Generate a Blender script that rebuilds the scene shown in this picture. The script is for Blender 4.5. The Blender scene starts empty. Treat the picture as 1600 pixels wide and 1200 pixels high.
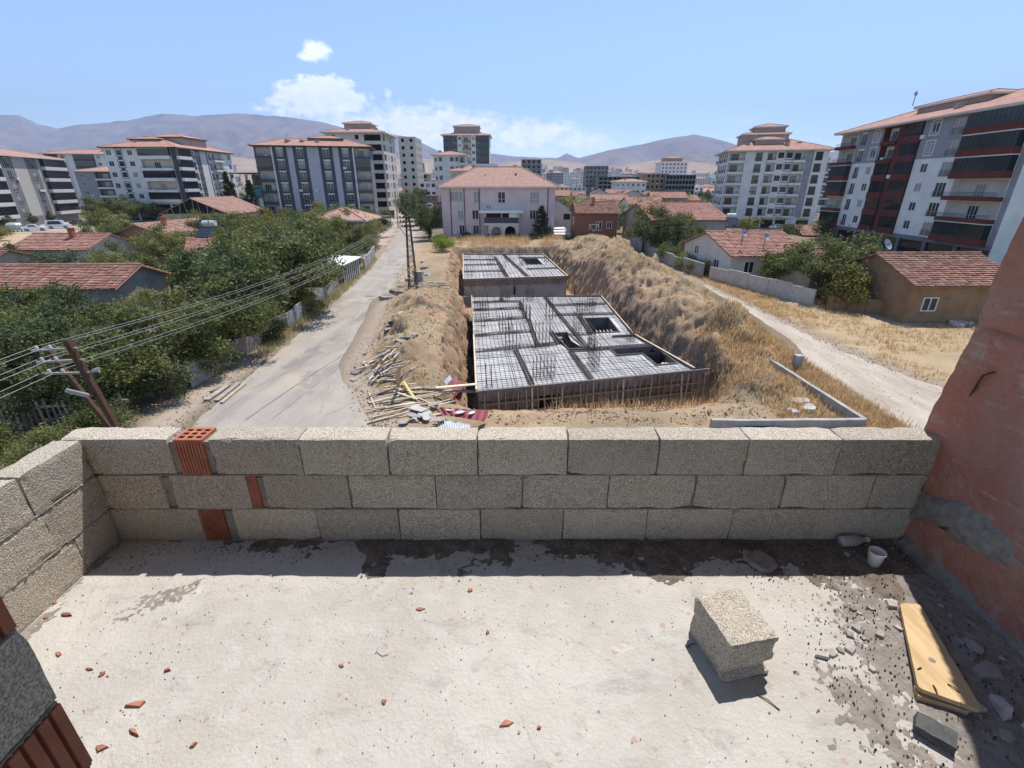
import bpy, bmesh, math, random
import numpy as np
from mathutils import Vector, Matrix, noise as mnoise
R = math.radians
SC = bpy.context.scene
COL = SC.collection
# ---------------------------------------------------------------- camera
EYE = 10.0                      # eye height above the street
FPX = 737.0                     # focal length in photograph pixels (1600 wide)
PITCH = math.atan(310 / FPX)
cd = bpy.data.cameras.new('camera'); cam = bpy.data.objects.new('camera', cd); COL.objects.link(cam)
cd.sensor_width = 36; cd.lens = FPX / 1600 * 36; cd.clip_start = 0.05; cd.clip_end = 60000
cam.location = (0, 0, EYE); cam.rotation_euler = (math.pi / 2 - PITCH, 0, 0)
SC.camera = cam
def ray(px, py):
    x = (px - 800) / FPX; y = (py - 600) / FPX
    return Vector((x, math.cos(PITCH) - y * math.sin(PITCH), -math.sin(PITCH) - y * math.cos(PITCH)))
def at(px, py, z=0.0):           # photo pixel -> point on the horizontal plane z
    r = ray(px, py); t = (z - EYE) / r.z
    return Vector((r.x * t, r.y * t, z))
def atY(px, py, Y):              # photo pixel -> point on the plane y = Y
    r = ray(px, py); t = Y / r.y
    return Vector((r.x * t, Y, EYE + r.z * t))
# ---------------------------------------------------------------- sun, sky, exposure
SUN_EL, SUN_AZ = 65.0, 28.7      # azimuth measured from the view direction (+Y) towards +X
sdir = Vector((math.sin(R(SUN_AZ)) * math.cos(R(SUN_EL)), math.cos(R(SUN_AZ)) * math.cos(R(SUN_EL)), math.sin(R(SUN_EL))))
sl = bpy.data.lights.new('sun', 'SUN'); sl.energy = 4.4; sl.angle = R(0.53); sl.color = (1.0, 0.965, 0.91)
so = bpy.data.objects.new('sun', sl); COL.objects.link(so)
so.rotation_euler = sdir.to_track_quat('Z', 'Y').to_euler(); so.location = (20, 30, 60)
SC.view_settings.view_transform = 'Standard'; SC.view_settings.look = 'None'
SC.view_settings.gamma = 1.0; SC.view_settings.use_curve_mapping = False
SC.view_settings.exposure = 0.54
W = bpy.data.worlds.new('World'); SC.world = W; W.use_nodes = True
def build_sky():
    nt = W.node_tree; N = nt.nodes; L = nt.links; N.clear()
    def nd(t, **k):
        n = N.new(t)
        for a, b in k.items(): setattr(n, a, b)
        return n
    def math_(op, a, b=None, clamp=False):
        n = nd('ShaderNodeMath', operation=op, use_clamp=clamp)
        for i, v in enumerate((a, b)):
            if v is None: continue
            if isinstance(v, (int, float)): n.inputs[i].default_value = v
            else: L.new(v, n.inputs[i])
        return n.outputs[0]
    out = nd('ShaderNodeOutputWorld'); bg = nd('ShaderNodeBackground')
    sky = nd('ShaderNodeTexSky', sky_type='NISHITA', sun_disc=False)
    sky.sun_elevation = R(SUN_EL); sky.sun_rotation = R(SUN_AZ); sky.altitude = 900
    sky.air_density = 1.0; sky.dust_density = .35; sky.ozone_density = 3.2
    tc = nd('ShaderNodeTexCoord'); sp = nd('ShaderNodeSeparateXYZ'); L.new(tc.outputs['Generated'], sp.inputs[0])
    yy = math_('MAXIMUM', sp.outputs[1], 0.02)
    u = math_('DIVIDE', sp.outputs[0], yy); v = math_('DIVIDE', sp.outputs[2], yy)
    cv = nd('ShaderNodeCombineXYZ'); L.new(u, cv.inputs[0]); L.new(v, cv.inputs[1])
    n1 = nd('ShaderNodeTexNoise'); n1.inputs['Scale'].default_value = 13; n1.inputs['Detail'].default_value = 7; n1.inputs['Roughness'].default_value = .58
    mp = nd('ShaderNodeMapping'); mp.inputs['Scale'].default_value = (1, 1.7, 1); L.new(cv.outputs[0], mp.inputs[0]); L.new(mp.outputs[0], n1.inputs['Vector'])
    n2 = nd('ShaderNodeTexNoise'); n2.inputs['Scale'].default_value = 46; n2.inputs['Detail'].default_value = 5; n2.inputs['Roughness'].default_value = .6
    L.new(mp.outputs[0], n2.inputs['Vector'])
    wob = math_('ADD', math_('MULTIPLY', math_('SUBTRACT', n1.outputs[0], .5), 4.4), math_('MULTIPLY', math_('SUBTRACT', n2.outputs[0], .5), 2.6))
    def blob(px, py, rx, ry, gain):
        c = ray(px, py); u0, v0 = c.x / c.y, c.z / c.y
        k = 1 / 650.0
        a = math_('DIVIDE', math_('SUBTRACT', u, u0), rx * k); b = math_('DIVIDE', math_('SUBTRACT', v, v0), ry * k)
        d = math_('SQRT', math_('ADD', math_('MULTIPLY', a, a), math_('MULTIPLY', b, b)))
        return math_('MULTIPLY', math_('SUBTRACT', math_('ADD', math_('SUBTRACT', 1.0, d), math_('MULTIPLY', wob, .42)), .12), gain, True)
    res = None
    for b in [(500, 142, 50, 22, 4.0), (535, 158, 40, 20, 3.5), (460, 148, 38, 20, 3.5), (432, 160, 22, 10, 2.0), (500, 168, 95, 16, 2.4), (494, 80, 20, 12, 2.6), (480, 88, 16, 7, 1.6), (607, 146, 7, 7, 1.6), (560, 190, 100, 22, 1.2),
              (650, 192, 100, 26, 2.0), (735, 203, 80, 24, 2.0), (830, 210, 80, 22, 2.0), (890, 220, 80, 16, 1.2), (690, 215, 160, 26, 1.3),
              (700, 225, 320, 30, .8), (1160, 188, 26, 6, .35), (1330, 236, 70, 14, .4)]:
        m = blob(*b); res = m if res is None else math_('MAXIMUM', res, m)
    # thin fair-weather cloud low over the horizon all the way round
    n3 = nd('ShaderNodeTexNoise'); n3.inputs['Scale'].default_value = 5; n3.inputs['Detail'].default_value = 6
    mp2 = nd('ShaderNodeMapping'); mp2.inputs['Scale'].default_value = (1, 1, 4); L.new(tc.outputs['Generated'], mp2.inputs[0]); L.new(mp2.outputs[0], n3.inputs['Vector'])
    front = math_('GREATER_THAN', sp.outputs[1], 0.25)
    back = math_('SUBTRACT', 1.0, front)
    low = math_('MULTIPLY', math_('MULTIPLY', math_('SUBTRACT', n3.outputs[0], .56), 5, True), math_('SUBTRACT', 1.0, math_('MULTIPLY', math_('ABSOLUTE', math_('SUBTRACT', sp.outputs[2], .1)), 9), True), True)
    tot = math_('ADD', math_('MULTIPLY', res, front), math_('MULTIPLY', low, back), True)
    mix = nd('ShaderNodeMixRGB'); L.new(math_('MULTIPLY', tot, .92), mix.inputs[0])
    cc = nd('ShaderNodeMixRGB'); L.new(n2.outputs[0], cc.inputs[0])
    cc.inputs[1].default_value = (5.6, 6.1, 7.2, 1); cc.inputs[2].default_value = (10.0, 10.2, 10.4, 1)
    L.new(sky.outputs[0], mix.inputs[1]); L.new(cc.outputs[0], mix.inputs[2])
    L.new(mix.outputs[0], bg.inputs[0]); bg.inputs[1].default_value = 0.15
    L.new(bg.outputs[0], out.inputs[0])
build_sky()
# ---------------------------------------------------------------- helpers
OFF = {}
def off(o): return OFF.get(o.name, Vector((0, 0, 0))) if o is not None else Vector((0, 0, 0))
def tag(o, label=None, cat=None, group=None, kind=None):
    if label: o['label'] = label
    if cat: o['category'] = cat
    if group: o['group'] = group
    if kind: o['kind'] = kind
    return o
def thing(name, label, cat, loc=(0, 0, 0), rz=0.0, group=None):
    o = bpy.data.objects.new(name, None); COL.objects.link(o); o.empty_display_size = .3
    o.location = loc; o.rotation_euler = (0, 0, rz); OFF[o.name] = Vector(loc)
    return tag(o, label, cat, group)
def link(name, mesh, parent=None, loc=(0, 0, 0), rz=0.0):
    o = bpy.data.objects.new(name, mesh); COL.objects.link(o); o.parent = parent
    o.location = loc; o.rotation_euler = (0, 0, rz)
    return o
def copy_tree(o, parent=None):
    c = o.copy(); COL.objects.link(c); c.parent = parent
    for ch in o.children: copy_tree(ch, c)
    return c
class MB:
    def __init__(s): s.v = []; s.f = []; s.m = []
    def add(s, vs, fs, m=0):
        b = len(s.v); s.v.extend([tuple(x) for x in vs])
        for f in fs: s.f.append(tuple(b + i for i in f)); s.m.append(m)
        return s
    def quad(s, a, b, c, d, m=0): return s.add([a, b, c, d], [(0, 1, 2, 3)], m)
    def hexa(s, p, m=0):   # 8 points: bottom ccw 0-3, top ccw 4-7
        return s.add(p, [(3, 2, 1, 0), (4, 5, 6, 7), (0, 1, 5, 4), (1, 2, 6, 5), (2, 3, 7, 6), (3, 0, 4, 7)], m)
    def box(s, x0, x1, y0, y1, z0, z1, m=0):
        return s.hexa([(x0, y0, z0), (x1, y0, z0), (x1, y1, z0), (x0, y1, z0), (x0, y0, z1), (x1, y0, z1), (x1, y1, z1), (x0, y1, z1)], m)
    def obox(s, c, ax, ay, sx, sy, sz, m=0):   # oriented box: centre, two unit axes, full sizes
        ax = Vector(ax).normalized(); ay = Vector(ay); az = ax.cross(ay).normalized(); ay = az.cross(ax).normalized(); c = Vector(c)
        P = [c + ax * (i * sx / 2) + ay * (j * sy / 2) + az * (k * sz / 2) for k in (-1, 1) for i, j in ((-1, -1), (1, -1), (1, 1), (-1, 1))]
        return s.hexa(P, m)
    def bar(s, a, b, w, h=None, m=0, up=(0, 0, 1)):
        a = Vector(a); b = Vector(b); d = b - a; h = h or w
        if d.length < 1e-6: return s
        u = Vector(up)
        if abs(d.normalized().dot(u)) > .98: u = Vector((0, 1, 0))
        sd = d.cross(u).normalized()
        return s.obox((a + b) / 2, d, sd, d.length, w, h, m)
    def tube(s, pts, r, n=6, m=0, cap=True):
        pts = [Vector(p) for p in pts]; rs = r if isinstance(r, (list, tuple)) else [r] * len(pts)
        b = len(s.v); u = None
        for i, p in enumerate(pts):
            d = (pts[min(i + 1, len(pts) - 1)] - pts[max(i - 1, 0)]).normalized()
            if u is None: u = d.orthogonal().normalized()
            u = (u - d * u.dot(d)).normalized(); w = d.cross(u)
            for k in range(n):
                a = 2 * math.pi * k / n
                s.v.append(tuple(p + (u * math.cos(a) + w * math.sin(a)) * rs[i]))
        for i in range(len(pts) - 1):
            for k in range(n):
                s.f.append((b + i * n + k, b + i * n + (k + 1) % n, b + (i + 1) * n + (k + 1) % n, b + (i + 1) * n + k)); s.m.append(m)
        if cap:
            s.f.append(tuple(b + k for k in range(n - 1, -1, -1))); s.m.append(m)
            e = b + (len(pts) - 1) * n; s.f.append(tuple(e + k for k in range(n))); s.m.append(m)
        return s
    def prism(s, poly, z0, z1, m=0):
        n = len(poly); b = len(s.v)
        for z in (z0, z1): s.v.extend([(p[0], p[1], z) for p in poly])
        s.f.append(tuple(b + i for i in range(n - 1, -1, -1))); s.f.append(tuple(b + n + i for i in range(n))); s.m += [m, m]
        for i in range(n):
            j = (i + 1) % n; s.f.append((b + i, b + j, b + n + j, b + n + i)); s.m.append(m)
        return s
    def mesh(s, name, mats, sub=None, smooth=False):
        me = bpy.data.meshes.new(name)
        v = s.v if sub is None else [(a[0] - sub[0], a[1] - sub[1], a[2] - sub[2]) for a in s.v]
        me.from_pydata(v, [], s.f)
        mats = mats if isinstance(mats, (list, tuple)) else [mats]
        for m in mats: me.materials.append(m)
        if len(mats) > 1: me.polygons.foreach_set('material_index', s.m)
        if smooth: me.polygons.foreach_set('use_smooth', [True] * len(me.polygons))
        me.update(); return me
    def build(s, name, mats, parent=None, smooth=False, origin=None):   # vertices given in world space
        o0 = Vector(origin) if origin is not None else off(parent)
        o = link(name, s.mesh(name, mats, o0, smooth), parent)
        if origin is not None:
            o.location = Vector(origin) - off(parent); OFF[o.name] = Vector(origin)
        else: OFF[o.name] = o0
        return o
# ---------------------------------------------------------------- materials
MATS = {}
def mat(name, c1, c2=None, scale=4.0, rough=.85, bump=0.0, bscale=30.0, spec=.25, metal=0.0, rnd=0.0, detail=5, isl=0.0, stretch=None, lo=.35, hi=.65):
    if name in MATS: return MATS[name]
    m = bpy.data.materials.new(name); m.use_nodes = True; MATS[name] = m
    nt = m.node_tree; N = nt.nodes; L = nt.links; b = N['Principled BSDF']
    b.inputs['Roughness'].default_value = rough; b.inputs['Specular IOR Level'].default_value = spec; b.inputs['Metallic'].default_value = metal
    g = N.new('ShaderNodeNewGeometry'); pos = g.outputs['Position']
    if stretch:
        mp = N.new('ShaderNodeMapping'); mp.inputs['Scale'].default_value = stretch; L.new(pos, mp.inputs[0]); pos = mp.outputs[0]
    if c2 is None: c2 = tuple(x * .8 for x in c1)
    nz = N.new('ShaderNodeTexNoise'); nz.inputs['Scale'].default_value = scale; nz.inputs['Detail'].default_value = detail; nz.inputs['Roughness'].default_value = .62
    L.new(pos, nz.inputs['Vector'])
    mr = N.new('ShaderNodeMapRange'); mr.inputs[1].default_value = lo; mr.inputs[2].default_value = hi; L.new(nz.outputs[0], mr.inputs[0])
    mx = N.new('ShaderNodeMixRGB'); mx.inputs[1].default_value = (*c1, 1); mx.inputs[2].default_value = (*c2, 1); L.new(mr.outputs[0], mx.inputs[0])
    c = mx.outputs[0]
    if rnd or isl:
        hs = N.new('ShaderNodeHueSaturation'); L.new(c, hs.inputs['Color'])
        mr2 = N.new('ShaderNodeMapRange'); k = rnd or isl; mr2.inputs[3].default_value = 1 - k; mr2.inputs[4].default_value = 1 + k
        if rnd: oi = N.new('ShaderNodeObjectInfo'); L.new(oi.outputs['Random'], mr2.inputs[0])
        else: L.new(g.outputs['Random Per Island'], mr2.inputs[0])
        L.new(mr2.outputs[0], hs.inputs['Value']); c = hs.outputs[0]
    L.new(c, b.inputs['Base Color'])
    if bump:
        n2 = N.new('ShaderNodeTexNoise'); n2.inputs['Scale'].default_value = bscale; n2.inputs['Detail'].default_value = 4; L.new(pos, n2.inputs['Vector'])
        bp = N.new('ShaderNodeBump'); bp.inputs['Strength'].default_value = bump; bp.inputs['Distance'].default_value = .5 / bscale
        L.new(n2.outputs[0], bp.inputs['Height']); L.new(bp.outputs[0], b.inputs['Normal'])
    return m
def node_mat(name, fn, rough=.85, spec=.25):
    m = bpy.data.materials.new(name); m.use_nodes = True; MATS[name] = m
    nt = m.node_tree; b = nt.nodes['Principled BSDF']; b.inputs['Roughness'].default_value = rough; b.inputs['Specular IOR Level'].default_value = spec
    fn(nt, nt.nodes, nt.links, b); return m
class NG:   # tiny node-graph helper
    def __init__(s, nt): s.nt = nt; s.N = nt.nodes; s.L = nt.links; s.g = s.N.new('ShaderNodeNewGeometry'); s.pos = s.g.outputs['Position']
    def noise(s, scale, detail=4, rough=.6, vec=None):
        n = s.N.new('ShaderNodeTexNoise'); n.inputs['Scale'].default_value = scale; n.inputs['Detail'].default_value = detail; n.inputs['Roughness'].default_value = rough
        s.L.new(vec or s.pos, n.inputs['Vector']); return n.outputs[0]
    def vor(s, scale, out='Distance', vec=None, feature='F1'):
        n = s.N.new('ShaderNodeTexVoronoi'); n.feature = feature; n.inputs['Scale'].default_value = scale; s.L.new(vec or s.pos, n.inputs['Vector']); return n.outputs[out]
    def rng(s, x, a, b, c=0.0, d=1.0):
        n = s.N.new('ShaderNodeMapRange'); s.L.new(x, n.inputs[0])
        for i, v in enumerate((a, b, c, d)): n.inputs[i + 1].default_value = v
        return n.outputs[0]
    def mix(s, f, a, b):
        n = s.N.new('ShaderNodeMixRGB')
        for i, v in enumerate((f, a, b)):
            if isinstance(v, (int, float)): n.inputs[i].default_value = v
            elif isinstance(v, tuple): n.inputs[i].default_value = (*v, 1)
            else: s.L.new(v, n.inputs[i])
        return n.outputs[0]
    def math(s, op, a, b=0.0):
        n = s.N.new('ShaderNodeMath'); n.operation = op
        for i, v in enumerate((a, b)):
            if isinstance(v, (int, float)): n.inputs[i].default_value = v
            else: s.L.new(v, n.inputs[i])
        return n.outputs[0]
    def map(s, scale=(1, 1, 1), rot=(0, 0, 0)):
        n = s.N.new('ShaderNodeMapping'); n.inputs['Scale'].default_value = scale; n.inputs['Rotation'].default_value = rot; s.L.new(s.pos, n.inputs[0]); return n.outputs[0]
    def bump(s, h, strength, dist, b):
        n = s.N.new('ShaderNodeBump'); n.inputs['Strength'].default_value = strength; n.inputs['Distance'].default_value = dist
        s.L.new(h, n.inputs['Height']); s.L.new(n.outputs[0], b.inputs['Normal'])

def _block(nt, N, L, b):
    g = NG(nt)
    grain = g.noise(165, 3, .75); pits = g.vor(125)
    big = g.noise(7, 3)
    c = g.mix(g.rng(grain, .38, .62), (.205, .168, .128), (.74, .655, .535))
    c = g.mix(g.rng(g.noise(42, 3), .5, .66, 0, .4), c, (.25, .215, .18))
    c = g.mix(g.rng(big, .3, .7, 0, .4), c, (.56, .50, .42))
    c = g.mix(g.rng(g.math('MULTIPLY', g.rng(pits, .0, .28, 1, 0), g.rng(g.noise(70, 2), .42, .58)), .2, .6), c, (.055, .045, .038))
    oi = N.new('ShaderNodeObjectInfo'); hs = N.new('ShaderNodeHueSaturation'); L.new(c, hs.inputs['Color']); L.new(g.rng(oi.outputs['Random'], 0, 1, .86, 1.14), hs.inputs['Value'])
    L.new(hs.outputs[0], b.inputs['Base Color'])
    g.bump(g.math('ADD', grain, g.math('MULTIPLY', pits, .7)), .9, .006, b)
m_block = node_mat('pumice_block', _block, .95, .1)
def _floor(nt, N, L, b):
    g = NG(nt)
    c = g.mix(g.rng(g.noise(1.6, 6), .3, .7), (.56, .52, .465), (.43, .40, .36))
    c = g.mix(g.rng(g.noise(9, 5), .5, .72, 0, .5), c, (.58, .555, .53))
    c = g.mix(g.rng(g.noise(3.2, 3), .58, .75, 0, .35), c, (.48, .42, .32))
    v = N.new('ShaderNodeTexVoronoi'); v.inputs['Scale'].default_value = 17; v.inputs['Randomness'].default_value = 1
    wv = N.new('ShaderNodeVectorMath'); wv.operation = 'ADD'; L.new(g.pos, wv.inputs[0])
    nn = N.new('ShaderNodeTexNoise'); nn.inputs['Scale'].default_value = 40; L.new(g.pos, nn.inputs['Vector'])
    sc = N.new('ShaderNodeVectorMath'); sc.operation = 'SCALE'; sc.inputs['Scale'].default_value = .03; L.new(nn.outputs['Color'], sc.inputs[0]); L.new(sc.outputs[0], wv.inputs[1]); L.new(wv.outputs[0], v.inputs['Vector'])
    sepc = N.new('ShaderNodeSeparateColor'); L.new(v.outputs['Color'], sepc.inputs[0])
    spot = g.math('MULTIPLY', g.rng(v.outputs['Distance'], .12, .2, 1, 0), g.rng(sepc.outputs[0], .62, .7))
    c = g.mix(g.math('MULTIPLY', spot, .6), c, (.42, .25, .21))
    v2 = g.vor(75); gate = g.rng(g.noise(14, 3), .52, .64)
    c = g.mix(g.math('MULTIPLY', g.rng(v2, .1, .22, .8, 0), gate), c, (.24, .21, .19))
    c = g.mix(g.rng(g.noise(230, 2), .55, .75, 0, .35), c, (.33, .29, .26))
    c = g.mix(g.rng(g.noise(5.5, 7, .72), .57, .68, 0, .6), c, (.33, .295, .27))
    c = g.mix(g.rng(g.noise(2.6, 8, .75, g.map((1, 2.6, 1), (0, 0, R(24)))), .55, .66, 0, .55), c, (.33, .30, .28))
    c = g.mix(g.rng(g.noise(7.5, 8, .8), .60, .66, 0, .6), c, (.62, .595, .555))
    ck = N.new('ShaderNodeTexVoronoi'); ck.feature = 'DISTANCE_TO_EDGE'; ck.inputs['Scale'].default_value = 1.1; L.new(wv.outputs[0], ck.inputs['Vector'])
    c = g.mix(g.math('MULTIPLY', g.rng(ck.outputs[0], 0, .005, .25, 0), g.rng(g.noise(1.7, 2), .5, .58)), c, (.2, .18, .16))
    L.new(c, b.inputs['Base Color'])
    g.bump(g.math('ADD', g.math('MULTIPLY', g.noise(70, 5, .7), .8), g.noise(9, 4)), .75, .014, b)
m_floor = node_mat('screed_floor', _floor, .9, .2)
def _red(nt, N, L, b):
    g = NG(nt)
    pv = g.map((1, 1.0, .55))
    c = g.mix(g.rng(g.noise(2.4, 6, .65, pv), .34, .66), (.48, .165, .105), (.47, .30, .235))
    c = g.mix(g.rng(g.noise(5.5, 6, .7), .56, .70, 0, .9), c, (.50, .40, .345))
    c = g.mix(g.rng(g.noise(1.2, 4), .5, .68, 0, .5), c, (.35, .14, .105))
    c = g.mix(g.rng(g.noise(30, 6, .8), .54, .68, 0, .55), c, (.20, .13, .10))
    c = g.mix(g.rng(g.noise(11, 8, .8, g.map((1, .5, 2.2))), .56, .64, 0, .6), c, (.52, .43, .37))
    L.new(c, b.inputs['Base Color'])
    g.bump(g.math('ADD', g.math('MULTIPLY', g.noise(26, 6, .7), .8), g.noise(5, 5, .65)), .8, .03, b)
m_red = node_mat('red_painted_concrete', _red, .9, .15)
m_brick = mat('terracotta', (.40, .155, .09), (.30, .105, .062), 14, .9, .3, 160, rnd=.15)
m_mortar = mat('mortar', (.30, .27, .235), (.19, .17, .15), 24, .95, .7, 70)
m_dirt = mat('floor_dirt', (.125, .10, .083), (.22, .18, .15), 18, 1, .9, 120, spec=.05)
m_dust = mat('mortar_dust', (.30, .265, .235), (.20, .175, .155), 14, 1, .9, 110, spec=.05)
m_conc = mat('concrete', (.40, .375, .345), (.28, .26, .235), 1.5, .9, .35, 25)
m_conc_pale = mat('pale_concrete', (.50, .47, .43), (.38, .35, .31), 2.5, .9, .3, 25)
m_chip = mat('concrete_chip', (.42, .375, .34), (.27, .24, .22), 25, .95, .5, 90, rnd=.3)
m_shard = mat('brick_shard', (.40, .175, .115), (.30, .125, .085), 25, .9, .4, 110, rnd=.25)
m_black = mat('black_slate', (.05, .055, .055), (.085, .09, .085), 25, .6, .3, 70)
m_white_pl = mat('white_plastic', (.72, .70, .66), (.62, .60, .56), 6, .4, 0)
def _ply(nt, N, L, b):
    g = NG(nt)
    v = g.map((26, 3.0, 4), (0, 0, R(-16)))
    c = g.mix(g.rng(g.noise(1.6, 5, .6, v), .35, .68), (.60, .43, .24), (.45, .30, .15))
    c = g.mix(g.rng(g.noise(5, 3), .6, .75, 0, .35), c, (.35, .22, .12))
    L.new(c, b.inputs['Base Color']); g.bump(g.noise(3, 4, .6, v), .2, .004, b)
m_ply = node_mat('plywood', _ply, .65, .25)
m_wood = mat('raw_timber', (.60, .49, .35), (.44, .35, .25), 3, .85, .25, 40, rnd=.28, spec=.15)
m_wood_grey = mat('weathered_timber', (.34, .30, .26), (.23, .195, .165), 3, .9, .3, 40, rnd=.3, spec=.1)
m_stud = mat('formwork_stud', (.28, .205, .135), (.20, .145, .095), 3, .9, .2, 30, rnd=.3)
m_form = mat('formwork_panel', (.215, .185, .16), (.125, .108, .095), 1.2, .85, .2, 20, rnd=.15)
m_rust = mat('rusty_steel', (.105, .055, .035), (.06, .035, .026), 9, .8, .2, 60)
m_rebar = mat('rebar', (.115, .078, .062), (.075, .053, .044), 9, .8)
m_deck = mat('plywood_deck', (.55, .535, .525), (.36, .345, .335), .9, .8, .1, 20, rnd=.06, detail=7)
m_dark = mat('dark_interior', (.018, .017, .016), (.03, .028, .026), 1, 1, spec=0)  # near-black colour carries the shade inside openings and voids
m_membrane = mat('bitumen_membrane', (.022, .023, .025), (.04, .04, .04), 2, .6)
m_redsheet = mat('red_roof_sheet', (.26, .035, .045), (.17, .03, .035), 3, .55, rnd=.1, spec=.4)
m_whsheet = mat('white_roof_sheet', (.62, .63, .62), (.46, .46, .45), 3, .5, spec=.4)
m_tin = mat('galvanised_sheet', (.46, .47, .47), (.33, .33, .32), 2, .5, metal=.3, spec=.4)
m_tile = mat('clay_tile', (.45, .25, .195), (.32, .165, .125), 3, .9, .3, 14, isl=.18, spec=.12, detail=8)
m_tile_old = mat('old_clay_tile', (.33, .19, .145), (.20, .11, .085), 3.5, .95, .4, 14, isl=.25, spec=.08, detail=8)
m_tile_pink = mat('pale_clay_tile', (.46, .285, .225), (.31, .185, .145), 2.2, .95, .4, 9, spec=.1, detail=9, isl=.12)
m_roof_far = mat('far_roof', (.43, .25, .19), (.31, .17, .13), .8, .9, .2, 4, spec=.1, detail=8, isl=.15)
m_white = mat('white_render', (.72, .71, .69), (.62, .61, .59), .5, .9, spec=.15)
m_offwhite = mat('cream_render', (.64, .60, .54), (.54, .50, .45), .5, .9, spec=.15)
m_grey = mat('grey_render', (.30, .31, .335), (.25, .26, .285), .5, .9, spec=.15)
m_dgrey = mat('slate_render', (.085, .09, .115), (.065, .07, .09), .5, .8, spec=.2)
m_mgrey = mat('mid_grey_render', (.215, .21, .215), (.17, .165, .17), .5, .9, spec=.15)
m_maroon = mat('maroon_render', (.155, .045, .035), (.115, .034, .028), .7, .85, spec=.2)
m_pink = mat('pink_render', (.66, .54, .53), (.56, .45, .44), .35, .92, spec=.1, detail=8)
m_beige = mat('beige_plaster', (.47, .40, .31), (.35, .29, .22), .8, .95, .3, 8, spec=.1, detail=8)
m_grplaster = mat('grey_plaster', (.36, .35, .335), (.26, .25, .235), .6, .95, .3, 6, spec=.1, detail=8)
m_mud = mat('mud_plaster', (.31, .205, .12), (.22, .14, .085), 1.2, .95, .3, 8, spec=.08, detail=8)
def _brickwall(nt, N, L, b):
    g = NG(nt); n = N.new('ShaderNodeTexBrick'); n.inputs['Scale'].default_value = 3.2
    sp = N.new('ShaderNodeSeparateXYZ'); L.new(g.pos, sp.inputs[0]); cb = N.new('ShaderNodeCombineXYZ')
    L.new(g.math('ADD', sp.outputs[0], sp.outputs[1]), cb.inputs[0]); L.new(sp.outputs[2], cb.inputs[1]); L.new(cb.outputs[0], n.inputs['Vector'])
    n.inputs['Color1'].default_value = (.27, .105, .065, 1); n.inputs['Color2'].default_value = (.21, .085, .055, 1); n.inputs['Mortar'].default_value = (.24, .17, .13, 1)
    L.new(g.mix(g.rng(g.noise(.7, 5), .4, .7, 0, .4), n.outputs[0], (.25, .15, .11)), b.inputs['Base Color'])
m_brickwall = node_mat('brick_masonry', _brickwall, .95, .1)
m_frame_w = mat('white_window_frame', (.72, .72, .71), (.66, .66, .65), 2, .5)
m_frame_d = mat('dark_window_frame', (.07, .065, .065), (.05, .045, .045), 2, .5)
def glassmat(name, c, rough=.08):
    m = bpy.data.materials.new(name); m.use_nodes = True; b = m.node_tree.nodes['Principled BSDF']
    b.inputs['Base Color'].default_value = (*c, 1); b.inputs['Roughness'].default_value = rough; b.inputs['Specular IOR Level'].default_value = .5
    MATS[name] = m; return m
m_glass = glassmat('dark_glass', (.028, .032, .036)); m_glass_c = glassmat('curtained_glass', (.30, .29, .27), .25); m_glass_g = glassmat('green_tinted_glass', (.012, .022, .02))
m_glass_b = glassmat('balcony_glass', (.016, .016, .02), .06)
m_steel = mat('painted_steel', (.36, .37, .38), (.28, .28, .29), 4, .45, metal=.4, spec=.4)
m_ins = mat('porcelain', (.62, .58, .54), (.5, .46, .42), 8, .3)
def rough_mesh(l, t, h, seed, cuts=5, amp=.0025, chip=.012, name='block'):
    bm = bmesh.new(); bmesh.ops.create_cube(bm, size=1)
    bmesh.ops.subdivide_edges(bm, edges=bm.edges[:], cuts=cuts, use_grid_fill=True)
    rr = random.Random(seed)
    for v in bm.verts:
        e = sum(abs(abs(c) - .5) < 1e-4 for c in v.co)
        v.co = Vector((v.co.x * l, v.co.y * t, v.co.z * h))
        q = v.co * 23 + Vector((seed * 3.1, 0, 0))
        v.co += mnoise.noise_vector(q) * amp
        if e >= 2:
            k = chip * (max(0, mnoise.noise(v.co * 11 + Vector((seed * 7.7, 3, 1)))) ** 1.5 * 1.6 + rr.random() * .25)
            if e == 3: k *= 1.6
            v.co -= Vector((math.copysign(k, v.co.x) if abs(abs(v.co.x) - l / 2) < .02 else 0, math.copysign(k, v.co.y) if abs(abs(v.co.y) - t / 2) < .02 else 0, math.copysign(k, v.co.z) if abs(abs(v.co.z) - h / 2) < .02 else 0)) * .8
    me = bpy.data.meshes.new(name); bm.to_mesh(me); bm.free(); return me
def shard_mesh(name, l, w, h, seed, m, n=7):
    rr = random.Random(seed); P = []
    for k in range(n):
        a = 2 * math.pi * (k + rr.uniform(-.3, .3)) / n; q = rr.uniform(.6, 1)
        P.append((math.cos(a) * l / 2 * q, math.sin(a) * w / 2 * q))
    b = MB(); nb = len(P)
    b.v += [(x, y, 0) for x, y in P] + [(x * rr.uniform(.75, 1), y * rr.uniform(.75, 1), h * rr.uniform(.6, 1)) for x, y in P]
    b.f.append(tuple(range(nb - 1, -1, -1))); b.f.append(tuple(range(nb, 2 * nb)))
    for i in range(nb): b.f.append((i, (i + 1) % nb, nb + (i + 1) % nb, nb + i))
    b.m = [0] * len(b.f)
    return b.mesh(name, m)
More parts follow.
